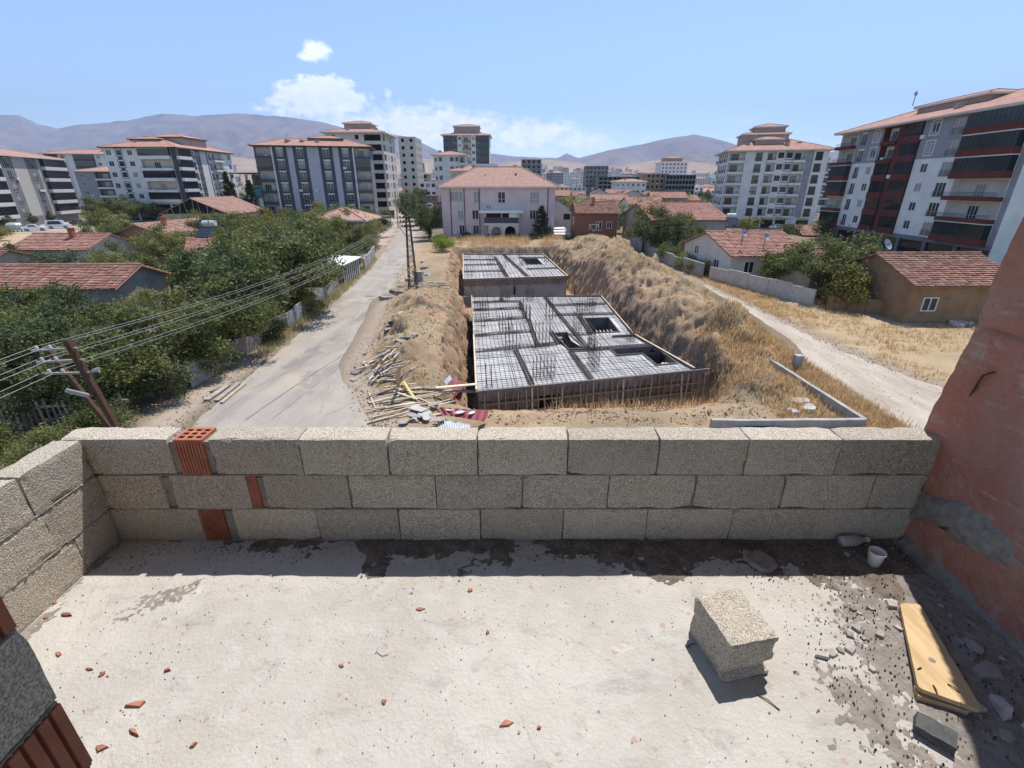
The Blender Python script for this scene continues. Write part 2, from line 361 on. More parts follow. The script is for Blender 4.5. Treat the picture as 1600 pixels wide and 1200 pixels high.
# ================================================================ the balcony we stand on
FL = EYE - 1.654                  # balcony floor
WY = 1.89; WT = 0.125; WH = 0.585 # parapet: inner face, thickness, height
XL = -1.97; XR = 1.97
def tagS(o): return tag(o, kind='structure')
b = MB(); b.box(-2.15, 2.25, -3.6, 2.06, FL - .16, FL)
tagS(b.build('balcony_floor', m_floor))
b = MB(); b.box(-2.15, 2.25, -3.6, 1.95, FL + 3.0, FL + 3.2)
tagS(b.build('balcony_ceiling', m_conc))
b = MB(); b.box(-6.5, 7.5, -6.0, .35, 0, FL - .17)
tagS(b.build('building_base_wall', m_conc))
# --- right hand red concrete wall, leaning outer edge
def red_wall():
    b = MB(); ny, nz = 110, 190
    rows = []
    for j in range(nz + 1):
        z = FL + 3.0 * j / nz
        hz = z - FL; ye = 2.035 - .075 * hz + .006 * mnoise.noise(Vector((0, 1, z * 9))) + .012 * mnoise.noise(Vector((0, 4, z * 2.3)))
        for i in range(ny + 1):
            y = -.6 + (ye + .6) * i / ny
            x = XR + .008 * mnoise.noise(Vector((3, y * 2.5, z * 2.5))) + .006 * mnoise.noise(Vector((8, y * 9, z * 9))) + .006 * mnoise.noise(Vector((8, y * 27, z * 27)))
            for zs, wd in ((.31, .02), (1.12, .02), (1.9, .02), (2.5, .02)):   # recessed board seams
                zz = zs + .015 * math.sin(y * 3) + .01 * mnoise.noise(Vector((y * 6, zs, 0)))
                x += .022 * math.exp(-((hz - zz) / .009) ** 2)
            b.v.append((x, y, z))
    for j in range(nz):
        for i in range(ny):
            a = j * (ny + 1) + i; b.f.append((a, a + ny + 1, a + ny + 2, a + 1)); b.m.append(0)
    for j in range(nz):      # outer end face and back
        a = j * (ny + 1) + ny; p, q = b.v[a], b.v[a + ny + 1]
        b.quad(p, q, (p[0] + .28, q[1] - .0, q[2]), (p[0] + .28, p[1], p[2]))
    b.quad((XR + .28, -.6, FL), (XR + .28, 2.0, FL), (XR + .28, 1.8, FL + 3), (XR + .28, -.6, FL + 3))
    o = b.build('wall_right', m_red, smooth=True); tagS(o)
    # grey repair mortar smeared over the red face
    r = random.Random(5); b = MB(); c = []
    pts = [(1.93, .26), (1.80, .34), (1.70, .40), (1.60, .41), (1.46, .37), (1.38, .30), (1.42, .25), (1.52, .24), (1.62, .20), (1.74, .19), (1.86, .17), (1.94, .12)]
    n = 48; P = []
    for k in range(n):
        t = k / n * len(pts); i = int(t); f = t - i; p, q = pts[i % len(pts)], pts[(i + 1) % len(pts)]
        P.append((p[0] + (q[0] - p[0]) * f + r.uniform(-.012, .012), p[1] + (q[1] - p[1]) * f + r.uniform(-.012, .012)))
    cy = sum(p[0] for p in P) / n; cz = sum(p[1] for p in P) / n
    b.v = [(XR - .030, cy, FL + cz)] + [(XR - .024 + .02 * mnoise.noise(Vector((y * 9, z * 9, 0))), cy + (y - cy) * .75, FL + cz + (z - cz) * .75) for y, z in P] + [(XR + .015, y, FL + z) for y, z in P]
    for k in range(n):
        j = (k + 1) % n; b.f.append((0, 1 + k, 1 + j)); b.f.append((1 + k, 1 + n + k, 1 + n + j, 1 + j)); b.m += [0, 0]
    b.build('mortar_patch', m_mortar, o, smooth=True)
    # rounded mortar fillet along the foot of the wall
    b = MB(); ny = 70
    for i in range(ny + 1):
        y = -.5 + 2.38 * i / ny; k = .062 + .030 * mnoise.noise(Vector((y * 4, 0, 5))) + .018 * mnoise.noise(Vector((y * 17, 0, 5)))
        for a in range(6):
            t = a / 5 * math.pi / 2
            b.v.append((XR + .02 - k * 1.5 * (1 - math.sin(t)) + .008 * mnoise.noise(Vector((y * 22, a * 1.3, 2))), y, FL - .004 + k * 1.6 * (1 - math.cos(t)) + .006 * mnoise.noise(Vector((y * 30, a, 8)))))
    for i in range(ny):
        for a in range(5):
            q = i * 6 + a; b.f.append((q, q + 6, q + 7, q + 1)); b.m.append(0)
    b.build('mortar_fillet', m_mortar, o, smooth=True)
    # dark tube added in place of a gouge in the red face
    b = MB(); b.tube([(XR - .004, 1.79, FL + .955), (XR - .018, 1.815, FL + .93), (XR - .012, 1.83, FL + .88), (XR - .0, 1.85, FL + .82)], .0045, 6)
    b.build('gouge_tube', m_rust, o)
red_wall()
# --- pumice block parapets
def hollow_brick_mesh(l, t, h, name='brick'):
    b = MB(); w = .012
    nx, ny = 3, 3
    for i in range(nx + 1):
        x = -l / 2 + (l - w) * i / nx; b.box(x, x + w, -t / 2, t / 2, -h / 2, h / 2)
    for j in range(ny + 1):
        y = -t / 2 + (t - w) * j / ny
        for i in range(nx):
            x = -l / 2 + (l - w) * i / nx + w; b.box(x, x + (l - w) / nx - w, y, y + w, -h / 2, h / 2)
    ng = 9                                             # ribs on the two faces
    for s in (-1, 1):
        for k in range(ng):
            x = -l / 2 + l * (k + .5) / ng
            y0, y1 = sorted((s * t / 2, s * (t / 2 + .006)))
            b.box(x - l / ng * .33, x + l / ng * .33, y0, y1, -h / 2, h / 2)
    b.box(-l / 2 + .002, l / 2 - .002, -t / 2 + .002, t / 2 - .002, -h / 2 + .002, -h / 2 + .02)
    return b.mesh(name, m_brick)
def ribbon(fn, n, m, name, parent, seed, keep=.75, t0=.004, t1=.012):
    # uneven bead of squeezed mortar following fn(t) -> (point, outward unit vector)
    b = MB(); run = []
    def flush():
        if len(run) > 1:
            q = len(b.v)
            for p, o_, a, h in run: b.v += [tuple(p + Vector((0, 0, h)) - o_ * .02), tuple(p + o_ * a + Vector((0, 0, h * .3))), tuple(p + o_ * a * .6 - Vector((0, 0, h * .7))), tuple(p - o_ * .02 - Vector((0, 0, h)))]
            for i in range(len(run) - 1):
                for k in range(3): b.f.append((q + 4 * i + k, q + 4 * i + k + 1, q + 4 * i + k + 5, q + 4 * i + k + 4)); b.m.append(0)
        run.clear()
    for i in range(n + 1):
        p, o_ = fn(i / n); z = mnoise.noise(Vector((i * .11, seed, 0))); z2 = mnoise.noise(Vector((i * .45, seed, 4)))
        if z + .35 * z2 < -.9 + keep * 1.2 - .35 and z < .2 - keep * .6: flush(); continue
        run.append((p, o_, t0 + (t1 - t0) * max(0, z2) - .001, .005 + .006 * max(0, z) + .003 * z2))
    flush(); return link(name, b.mesh(name, m, smooth=False), parent)
BC = {}
def block_mesh(l, seed):
    k = (round(l, 2), seed % 7)
    if k not in BC:
        me = rough_mesh(l, WT, .1905, seed, 7, .002, .012); me.materials.append(m_block); BC[k] = me
    return BC[k]
CH = WH / 3
def front_parapet():
    t = thing('parapet_wall', 'low wall of rough grey pumice blocks with three terracotta bricks, facing the street', 'wall', (0, WY + WT / 2, FL))
    o0 = Vector((0, WY + WT / 2, FL))
    # block joints read off the photograph, row by row (x pixels), top row first; 'b' brick, 'm' mortar filling
    rows = [(714, [('k', 121, 268), ('m', 268, 276), ('b', 276, 322), ('m', 322, 330), ('k', 330, 470), ('k', 470, 606), ('k', 606, 746), ('k', 746, 887), ('k', 887, 1029), ('k', 1029, 1167), ('k', 1167, 1310), ('k', 1310, 1460)]),
            (770, [('k', 160, 258), ('m', 258, 270), ('k', 270, 390), ('b', 390, 405), ('m', 405, 414), ('k', 414, 546), ('k', 546, 681), ('k', 681, 816), ('k', 816, 950), ('k', 950, 1085), ('k', 1085, 1224), ('k', 1224, 1362), ('k', 1362, 1438)]),
            (821, [('k', 185, 316), ('b', 316, 354), ('m', 354, 368), ('k', 368, 497), ('k', 497, 624), ('k', 624, 751), ('k', 751, 880), ('k', 880, 1009), ('k', 1009, 1142), ('k', 1142, 1271), ('k', 1271, 1410)])]
    sd = 1
    for ri, (py, cells) in enumerate(rows):
        zc = FL + WH - CH * (ri + .5)
        for i, (kd, a, c) in enumerate(cells):
            x0 = atY(a, py, WY).x; x1 = atY(c, py, WY).x
            if i == 0: x0 = XL - (WT if ri != 1 else .0)
            if i == len(cells) - 1: x1 = XR + .01
            l = x1 - x0 - .0045; cx = (x0 + x1) / 2; sd += 1
            if kd == 'k':
                o = link('block', block_mesh(l, sd), t, (cx, random.Random(sd).uniform(-.003, .003), zc - FL), random.Random(sd * 3).uniform(-.006, .006))
            elif kd == 'b':
                link('brick', hollow_brick_mesh(l, WT - .012, .186), t, (cx, 0, zc - FL))
            else:
                b = MB(); b.box(-l / 2 - .004, l / 2 + .004, -WT / 2 + .012, WT / 2 - .01, -CH / 2 + .006, CH / 2 - .02)
                me = b.mesh('mortar_joint', m_mortar); link('mortar_joint', me, t, (cx, 0, zc - FL))
    b = MB(); b.box(XL - .02, XR + .06, -WT / 2 + .018, WT / 2 - .018, .0, WH - .05)
    link('mortar_core', b.mesh('mortar_core', m_mortar), t)
    for j in (1, 2): ribbon(lambda t, j=j: (Vector((XL + .02 + (XR - XL - .04) * t, -WT / 2 + .001, CH * j)), Vector((0, -1, 0))), 420, m_mortar, 'bed_joint', t, 3 + j, .7, .0, .006)
front_parapet()
def left_parapet():
    t = thing('parapet_wall', 'low pumice block wall running back from the street parapet to the door jamb', 'wall', (XL - WT / 2, 1.2, FL))
    sd = 60
    for ri in range(3):
        zc = FL + WH - CH * (ri + .5)
        y1 = WY - .004 + (WT if ri == 1 else 0); first = (.30, .40, .20)[ri]
        y = y1
        while y > -.3:
            l = first if y == y1 else .40
            y0 = max(y - l, -.35); sd += 1
            link('block', block_mesh(y - y0 - .0045, sd), t, (0, (y + y0) / 2 - 1.2, zc - FL), math.pi / 2 + random.Random(sd).uniform(-.006, .006))
            y = y0
    b = MB(); b.box(-WT / 2 + .018, WT / 2 - .018, -1.5, WY - 1.2 - .01, 0, WH - .05)
    link('mortar_core', b.mesh('mortar_core', m_mortar), t)
    for j in (1, 2): ribbon(lambda t, j=j: (Vector((WT / 2 - .001, -1.5 + (WY - 1.2 + 1.48) * t, CH * j)), Vector((1, 0, 0))), 300, m_mortar, 'bed_joint', t, 13 + j, .9, .003, .014)
left_parapet()
# --- door jamb beside the camera: courses of hollow brick and block
def jamb():
    JX, JY = -.86, .60
    t = thing('door_jamb', 'shaded doorway wall end of alternating terracotta bricks and rough grey blocks', 'wall', (JX, JY - .1, FL))
    z = 0; sd = 200
    for k in range(13):
        isb = k in (1, 3, 5, 6, 8, 10)
        h = .19
        x = 0.0 if isb else (-.008 if k % 4 else .006)
        for i in range(4):
            l = .30 if not isb else .29
            sd += 1
            if isb:
                b = MB(); ng = 7
                b.box(-l, -.006, -.093, .093, 0, h - .012)
                for q in range(ng):
                    y = -.095 + .19 * (q + .5) / ng; b.box(-.006, .002, y - .0095, y + .0095, 0, h - .012)
                me = b.mesh('brick', m_brick)
                link('brick', me, t, (x - i * .30, 0, z))
            else:
                me = rough_mesh(.296, .188, .184, sd, 5, .004, .02); me.materials.append(m_block)
                link('block', me, t, (x - .15 - i * .30, 0, z + .092))
        z += h
    b = MB(); b.box(-1.25, -.03, -.085, .085, 0, 2.5); link('mortar_core', b.mesh('mortar_core', m_mortar), t)
    for k in range(1, 13): ribbon(lambda t, k=k: (Vector((-.004, -.09 + .18 * t, .19 * k - .006)), Vector((1, 0, 0))), 60, m_mortar, 'mortar_joint', t, 30 + k, .95, .004, .016)
    b = MB(); b.box(-2.1, .0, .40, .59, FL + 2.48, FL + 3.0); b.v = [(x + JX, y, z_) for x, y, z_ in b.v]
    b.build('lintel', m_conc, t)
jamb()
# --- dirt, dust and rubble on the floor
def dirt_patch(name, label, x0, x1, y0, y1, nx, ny, hfun, m):
    b = MB()
    for j in range(ny + 1):
        for i in range(nx + 1):
            x = x0 + (x1 - x0) * i / nx; y = y0 + (y1 - y0) * j / ny
            b.v.append((x, y, FL - .006 + hfun(x, y)))
    for j in range(ny):
        for i in range(nx):
            a = j * (nx + 1) + i
            if max(b.v[a][2], b.v[a + 1][2], b.v[a + nx + 1][2], b.v[a + nx + 2][2]) > FL - .004:
                b.f.append((a, a + 1, a + nx + 2, a + nx + 1)); b.m.append(0)
    o = b.build(name, m); tag(o, label, 'dirt', kind='stuff'); return o
def fb(x, y, s, o=5):
    return mnoise.fractal(Vector((x * s, y * s, s)), .9, 2.0, o)
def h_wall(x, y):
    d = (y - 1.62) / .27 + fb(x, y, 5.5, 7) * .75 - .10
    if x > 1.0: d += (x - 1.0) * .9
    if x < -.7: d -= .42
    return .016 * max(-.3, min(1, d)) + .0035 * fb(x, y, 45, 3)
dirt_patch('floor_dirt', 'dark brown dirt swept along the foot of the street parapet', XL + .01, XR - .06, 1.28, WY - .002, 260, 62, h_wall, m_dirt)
def h_right(x, y):
    d = (x - 1.42) * 1.8 + .25 + fb(x, y, 4.2) * .5 + .25 * math.sin(y * 7) - max(0, y - 1.45) * .8
    d = min(d, (x - 1.02) * 3)
    d += .42
    return .012 * max(-.3, min(1, d)) + .004 * fb(x, y, 40, 3) + .006 * max(0, fb(x, y, 16, 2) - .1) * (d > .2)
dirt_patch('floor_dust', 'grey crumbled mortar dust spread beside the plywood board and red wall', .95, XR - .03, -.2, 1.66, 160, 220, h_right, m_dust)
def h_left(x, y):
    d = 1.0 - abs((x + 1.52 - (y - 1.52) * .9) / .13) - abs((y - 1.52) / .17) + fb(x, y, 8, 7) * .8 + .35
    return .008 * max(-.5, min(.8, d)) + .002 * fb(x, y, 60, 3)
dirt_patch('mortar_smear', 'rough grey mortar smear on the pale floor in the block wall corner', -1.85, -1.15, 1.25, 1.8, 120, 90, h_left, m_dust)
def h_lw(x, y):
    d = 1 - (x - XL) / .16 + fb(x, y, 7) * .5 - .35
    return .012 * max(-.4, min(1, d)) + .003 * fb(x, y, 50, 3)
dirt_patch('floor_dust', 'pale rubble dust gathered along the foot of the side block wall', XL + .005, XL + .3, .2, 1.86, 40, 200, h_lw, m_dust)
# brick shards
rs = random.Random(21)
SH = [(92, 1023, .05, .022), (140, 1046, .045, .016), (160, 1055, .03, .018), (262, 1048, .038, .022), (212, 1102, .11, .045), (210, 1145, .065, .018),
      (158, 1170, .06, .028), (302, 1166, .04, .022), (659, 952, .06, .03), (734, 923, .04, .028), (762, 989, .03, .024), (533, 1041, .032, .024), (600, 1098, .03, .024), (790, 1132, .075, .03),
      (842, 1138, .022, .018), (86, 942, .04, .02), (105, 962, .07, .02), (72, 966, .03, .02), (1405, 968, .05, .02), (1470, 1168, .04, .02)]
for i, (px, py, l, w) in enumerate(SH):
    p = at(px, py, FL); o = link('brick_shard', shard_mesh('brick_shard', l * .9, w * .9, .009 + .006 * rs.random(), i, m_shard, rs.choice((4, 4, 5))), None, (p.x, p.y, FL - .001), rs.uniform(0, 6.3))
    if i == 4: tag(o, 'largest curved terracotta shard lying on the pale sunlit floor', 'brick shard')
    elif i == 8: tag(o, 'grooved terracotta fragment on the sunlit floor near the parapet shadow edge', 'brick shard')
    else: tag(o, 'small broken terracotta brick shard lying on the balcony floor', 'brick shard', 'terracotta shards on the floor')
def chips(n, fx, label, group, smin, smax, m=None):
    for i in range(n):
        x, y = fx(i); s = smin + (smax - smin) * rs.random() ** 2.2
        o = link('concrete_chip', CM[rs.randrange(len(CM))], None, (x, y, FL + .002), rs.uniform(0, 6.3))
        o.scale = (s, s * rs.uniform(.5, 1), s * rs.uniform(.12, .32)); tag(o, label, 'rubble', group)
CM = [shard_mesh('concrete_chip', 1, 1, 1, 100 + i, m_chip, 4 + i % 2) for i in range(7)]
def pile(i): p = at(rs.gauss(1362, 30), rs.gauss(990, 22), FL); return min(p.x, 1.6), p.y
chips(34, pile, 'flat concrete chip in the rubble heap beside the plywood board', 'chips beside the plywood board', .02, .085)
def byw(i): return rs.uniform(.1, 1.85), rs.uniform(1.68, 1.86)
chips(40, byw, 'concrete crumb in the dark dirt at the foot of the parapet', 'crumbs under the parapet', .012, .05)
def rz(i): return rs.uniform(1.55, 1.88), rs.uniform(.75, 1.5)
chips(38, rz, 'rubble lump in the shade along the red wall', 'rubble along the red wall', .025, .11)
def fl(i): return rs.uniform(-1.6, 1.3), rs.uniform(.8, 1.58)
chips(46, fl, 'tiny grey chip scattered on the open pale floor', 'chips on the open floor', .006, .018)
# grit too small to count
b = MB(); rg = random.Random(8)
for i in range(2600):
    if i % 3 == 0: x, y = rg.uniform(-1.9, 1.9), rg.uniform(.75, 1.88)
    elif i % 3 == 1: x, y = rg.uniform(1.1, 1.9), rg.uniform(.75, 1.85)
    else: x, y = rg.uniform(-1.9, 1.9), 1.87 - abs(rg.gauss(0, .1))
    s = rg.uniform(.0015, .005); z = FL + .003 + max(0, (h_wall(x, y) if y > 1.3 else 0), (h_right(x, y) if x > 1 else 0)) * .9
    b.add([(x - s, y - s, z - .006), (x + s, y - s * .6, z - .006), (x, y + s, z - .006), (x, y, z + s * .8)], [(0, 1, 3), (1, 2, 3), (2, 0, 3)])
tag(b.build('grit', mat('grit_stone', (.26, .22, .19), (.16, .135, .115), 30, 1, isl=.7, spec=.05)), 'fine loose grit sprinkled over the balcony floor', 'grit', kind='stuff')
# loose broken block
me = rough_mesh(.19, .225, .19, 77, 11, .003, .012, 'loose_block'); me.materials.append(m_block)
for v in me.vertices:                       # moulded groove low on the end faces
    if v.co.z < -.03 and v.co.z > -.065 and v.co.y < -.09: v.co.y += .02
    if v.co.z < -.03 and v.co.z > -.065 and v.co.x > .08: v.co.x -= .014
o = link('loose_block', me, None, (.828, 1.277, FL + .094), R(11)); tag(o, 'broken half pumice block standing loose on the sunlit floor', 'block')
# plywood offcut
def plyboard():
    z = FL + .012
    P = [(1.41, 1.10), (1.56, 1.02), (1.715, 1.47), (1.635, 1.475)]
    t = thing('plywood_board', 'tapered yellow plywood offcut with one round hole beside the red wall', 'board', (1.55, 1.25, FL))
    b = MB(); n = 6; vs = []
    Q = []
    for i in range(4):
        a = Vector(P[i]); c0 = Vector(P[i - 1]); c1 = Vector(P[(i + 1) % 4])
        for k in range(4):
            f = k / 3; r_ = .016
            p0 = a + (c0 - a).normalized() * r_; p1 = a + (c1 - a).normalized() * r_
            Q.append(p0 * (1 - f) ** 2 + a * 2 * f * (1 - f) + p1 * f * f)
    tilt = lambda p: .018 * (1.5 - p[1]) / .4
    nq = len(Q); b.v = [(p[0], p[1], z + tilt(p)) for p in Q] + [(p[0], p[1], z + .018 + tilt(p)) for p in Q]
    b.f = [tuple(range(nq - 1, -1, -1)), tuple(range(nq, 2 * nq))] + [(i, (i + 1) % nq, nq + (i + 1) % nq, nq + i) for i in range(nq)]; b.m = [0] * len(b.f)
    b.build('board', m_ply, t)
    b = MB(); c = at(1456, 1032, z + .03); r0 = .011
    b.v = [(c.x + r0 * math.cos(a * math.pi / 6), c.y + r0 * math.sin(a * math.pi / 6), z + .0192 + tilt(c)) for a in range(12)]; b.f = [tuple(range(12))]; b.m = [0]
    b.build('hole', m_dust, t)
    b = MB()
    for px, py, ln, an in ((1460, 1080, .035, 1.2), (1489, 1078, .035, 2.0), (1436, 1046, .02, .3), (1500, 1105, .02, 1.0)):
        c = at(px, py, z + .03); d = Vector((math.cos(an), math.sin(an), 0)) * ln / 2; zz = z + .02 + tilt(c)
        b.tube([Vector((c.x, c.y, zz)) - d, Vector((c.x, c.y, zz + .004)), Vector((c.x, c.y, zz)) + d], .0022, 5)
    b.build('nails', m_rust, t)
    b = MB(); b.obox((1.48, 1.08, FL + .010), (1, -.4, 0), (.4, 1, 0), .14, .04, .03); b.build('batten', m_ply, t)
plyboard()
# black slate offcut, mortar slab, cup, bottle end
p = at(1457, 1150, FL); me = rough_mesh(.105, .07, .03, 31, 4, .004, .006, 'slate_offcut'); me.materials.append(m_black)
tag(link('slate_offcut', me, None, (p.x, p.y, FL + .024), R(-42)), 'thick black slate offcut lying below the plywood board', 'stone')
p = at(1188, 880, FL); tag(link('mortar_slab', shard_mesh('mortar_slab', .19, .15, .024, 64, m_chip, 8), None, (p.x, p.y, FL + .006), .3), 'flat mortar slab lying in the shade under the parapet', 'rubble')
p = at(600, 1016, FL); tag(link('mortar_splash', shard_mesh('mortar_splash', .075, .065, .009, 12, m_chip, 9), None, (p.x, p.y, FL - .001), 0), 'thin grey mortar splash stuck on the open pale floor', 'rubble')
for k, (px, py, s) in enumerate(((1540, 1050, .2), (1565, 1110, .14), (1520, 1015, .12))):
    p = at(px, py, FL); o = link('rubble_slab', shard_mesh('rubble_slab', s * .8, s * .55, .022, 70 + k, m_chip, 5), None, (min(p.x, 1.78), p.y, FL + .008), k * 1.1)
    tag(o, 'large broken slab of rubble between the plywood board and the red wall', 'rubble', 'large slabs along the red wall')
def cup():
    p = at(1363, 884, FL); t = thing('plastic_cup', 'white plastic cup standing in the shaded parapet corner', 'cup', (p.x, p.y, FL + .004))
    b = MB(); n = 20
    for z, r_ in ((0, .024), (.075, .034), (.08, .0365), (.084, .036), (.08, .033), (.074, .032), (.006, .022)):
        b.v += [(p.x + r_ * math.cos(2 * math.pi * k / n), p.y + r_ * math.sin(2 * math.pi * k / n), FL + .004 + z) for k in range(n)]
    for j in range(6):
        for k in range(n): b.f.append((j * n + k, j * n + (k + 1) % n, (j + 1) * n + (k + 1) % n, (j + 1) * n + k)); b.m.append(0)
    b.f.append(tuple(range(n - 1, -1, -1))); b.f.append(tuple(6 * n + k for k in range(n))); b.m += [0, 0]
    b.build('cup_body', m_white_pl, t, smooth=True)
cup()
def bottle():
    p = at(1322, 846, FL); t = thing('plastic_bottle', 'crushed clear plastic bottle lying against the parapet foot', 'bottle', (p.x, p.y - .02, FL))
    m = bpy.data.materials.new('clear_plastic'); m.use_nodes = True; bb = m.node_tree.nodes['Principled BSDF']; bb.inputs['Base Color'].default_value = (.8, .8, .78, 1); bb.inputs['Roughness'].default_value = .12; bb.inputs['Transmission Weight'].default_value = .6
    b = MB(); q = Vector((p.x - .06, p.y - .035, FL + .03)); d = Vector((1, .1, 0)).normalized()
    b.tube([q, q + d * .01, q + d * .08, q + d * .105, q + d * .125, q + d * .135], [.022, .027, .028, .018, .010, .010], 14)
    b.build('bottle_body', m, t, smooth=True)
    b = MB(); b.tube([q + d * .132, q + d * .15], .0125, 12); b.build('cap', m_white_pl, t)
bottle()
# rusted wire bits on the floor
for k, (px, py, an, l) in enumerate(((1200, 1098, -.8, .075), (1080, 1010, .4, .04), (940, 868, -.25, .2))):
    p = at(px, py, FL); d = Vector((math.cos(an), math.sin(an), 0)) * l / 2; b = MB()
    b.tube([p - d + Vector((0, 0, .003)), p + Vector((0, .006, .006)), p + d + Vector((0, 0, .003))], .0022, 5)
    o = b.build('wire_scrap', m_rust, origin=p); tag(o, 'thin rusty wire scrap lying on the balcony floor', 'wire', 'wire scraps on the floor')
# ================================================================ terrain
def lerp(a, b, t): return a + (b - a) * t
def hash2(ix, iy, s):
    n = (ix.astype(np.int64) * 374761393 + iy.astype(np.int64) * 668265263 + s * 2147483647) & 0x7fffffff
    n = ((n ^ (n >> 13)) * 1274126177) & 0x7fffffff
    return ((n ^ (n >> 16)) & 0xffff) / 65535.0
def vnoise(x, y, s=0):
    ix = np.floor(x); iy = np.floor(y); fx = x - ix; fy = y - iy
    fx = fx * fx * (3 - 2 * fx); fy = fy * fy * (3 - 2 * fy)
    a = hash2(ix, iy, s); b_ = hash2(ix + 1, iy, s); c = hash2(ix, iy + 1, s); d = hash2(ix + 1, iy + 1, s)
    return (a + (b_ - a) * fx) * (1 - fy) + (c + (d - c) * fx) * fy
def fbm(x, y, s=0, o=4):
    t = 0; a = .5; f = 1.0
    for k in range(o): t = t + a * (vnoise(x * f, y * f, s + k) - .5) * 2; a *= .5; f *= 2.03
    return t
def sstep(a, b, x): t = np.clip((x - a) / (b - a), 0, 1); return t * t * (3 - 2 * t)
SZ = -0.3
SA, SB, SCc, SD = at(746, 612, SZ), at(1083, 579, SZ), at(935, 460, SZ), at(738, 464, SZ)
SE, SF = at(1000, 538, SZ), at(1023, 537, SZ)
T2 = [at(725, 438, SZ), at(886, 433, SZ), at(848, 398, SZ), at(724, 398, SZ)]
RL = [(-12, 8), (-15.2, 19.5), (-15.5, 26.8), (-15.9, 32.7), (-16.9, 44), (-18.8, 62.5), (-24.3, 98), (-33, 153), (-49, 243), (-72, 360)]
RRt = [(-3.5, 8), (-5.9, 19.2), (-8.5, 23.8), (-9.3, 26.8), (-10.1, 33.5), (-11.4, 41.5), (-13, 53.6), (-15.6, 74.6), (-19.2, 98), (-28, 153), (-43, 243), (-65, 360)]
DL = [(16.3, 8), (16.9, 19), (17.3, 26.8), (17.5, 32), (17.7, 44), (17.8, 65), (18.6, 90)]
DR = [(26.5, 8), (24.6, 19), (22.4, 26), (21.8, 32), (21.6, 44), (21, 65), (22, 90)]
def interp(tab, y): return np.interp(y, [p[1] for p in tab], [p[0] for p in tab])
PITL = [(-3.2, 20), (-5.8, 50), (-7.6, 54), (-10.0, 82), (-10.0, 95)]
PITR = [(13.4, 20), (12.9, 27), (11.7, 32), (10.6, 48), (9.4, 58), (7.4, 82), (7.4, 95)]
def terrain(x, y, detail=True):
    x = np.asarray(x, float); y = np.asarray(y, float)
    z = np.zeros_like(x)
    xl = interp(PITL, y); xr = interp(PITR, y)
    front = SA.y + (SB.y - SA.y) / (SB.x - SA.x) * (x - SA.x)
    rl, rr, dl, dr = interp(RL, y), interp(RRt, y), interp(DL, y), interp(DR, y)
    n1 = fbm(x * .35, y * .35, 3); n2 = fbm(x * 1.1, y * 1.1, 7, 5); n3 = fbm(x * 3.0, y * 3.0, 11, 3)
    n4 = fbm(x * 6.5, y * 6.5, 15, 2)
    # spoil heaps
    cx = (rr + xl) / 2 - .1
    hl = 1.45 * np.exp(-((x - cx - .6) / (.36 * (xl - rr) + .3)) ** 2) * sstep(22.5, 27.5, y) * (1 - sstep(43, 49, y)) * (1 + .3 * n1)
    hl += .35 * np.exp(-((x + 8.3) / 2.0) ** 2 - ((y - 52) / 5) ** 2)
    wr = (dl - xr)
    cr = xr + wr * .52
    hr = (1.8 + .7 * sstep(40, 62, y)) * np.exp(-((x - cr) / (wr * .42)) ** 2) * sstep(25.5, 33, y) * (1 - sstep(80, 92, y)) * (1 + .42 * n1)
    hr += .9 * np.exp(-((x - 13.2) / 1.9) ** 2 - ((y - 23.0) / 1.5) ** 2) + .45 * np.exp(-((x - 10.2) / 1.6) ** 2 - ((y - 20.8) / .9) ** 2)
    hr += 1.1 * np.exp(-((x - 11.2) / 2.2) ** 2 - ((y - 57) / 4) ** 2)
    for lx, ly, lh, lr in ((14.6, 31, .9, 1.7), (12.9, 36, .7, 1.5), (15.8, 40, .9, 2.0), (12.4, 45, .8, 1.6), (14.6, 51, 1.0, 2.2), (11.8, 62, .8, 2.0), (15.4, 66, .8, 2.4), (10.4, 74, .7, 2.0), (15.6, 27.2, .55, 1.2), (12.6, 29.4, .7, 1.1)): hr = hr + lh * np.exp(-((x - lx) / lr) ** 2 - ((y - ly) / (lr * 1.2)) ** 2) * (1 + .6 * n2)
    for lx, ly, lh, lr in ((-6.4, 27.4, .5, 1.0), (-7.6, 31.5, .45, 1.1), (-6.2, 35.5, .5, 1.2), (-8.3, 39.5, .4, 1.3)): hl = hl + lh * np.exp(-((x - lx) / lr) ** 2 - ((y - ly) / lr) ** 2) * (1 + .6 * n2)
    hb = .9 * np.exp(-((y - 88) / 4) ** 2) * sstep(-14, -11, x) * (1 - sstep(8, 11, x)) * (1 + .5 * n1)
    offr = sstep(0, 1.2, x - rr) * (sstep(0, .9, dl - x) + sstep(0, 1.2, x - dr)).clip(0, 1)
    z = hl + hr + hb + (.15 * n2 + .09 * n3 + .04 * n4) * offr * (1 + 1.3 * np.clip(hl + hr, 0, 1.6)) * (y < 110)
    z -= .40 * np.clip(y - 20.2, 0, 8) * sstep(-3.5, -1.5, x) * (1 - sstep(11.5, 13.5, x)) * (y < front + 1)
    wob = 1.0 * n2 + .6 * n1 + .75 * n3 + .35 * n4
    d = np.minimum(np.minimum(x - xl, xr - x + .3), np.minimum(y - (front - 1.25), 83.5 - y)) + wob * .55
    ins = np.clip((d + .45) / 2.0, 0, 1) ** 1.25
    z = z * (1 - ins) + (-3.3 + .12 * n2) * ins + (.5 * (n3 + n2) + .35 * n4) * ins * (1 - ins) * 2.2
    z -= .022 * np.clip(x - 25, 0, 70) * sstep(15, 40, y)
    return z
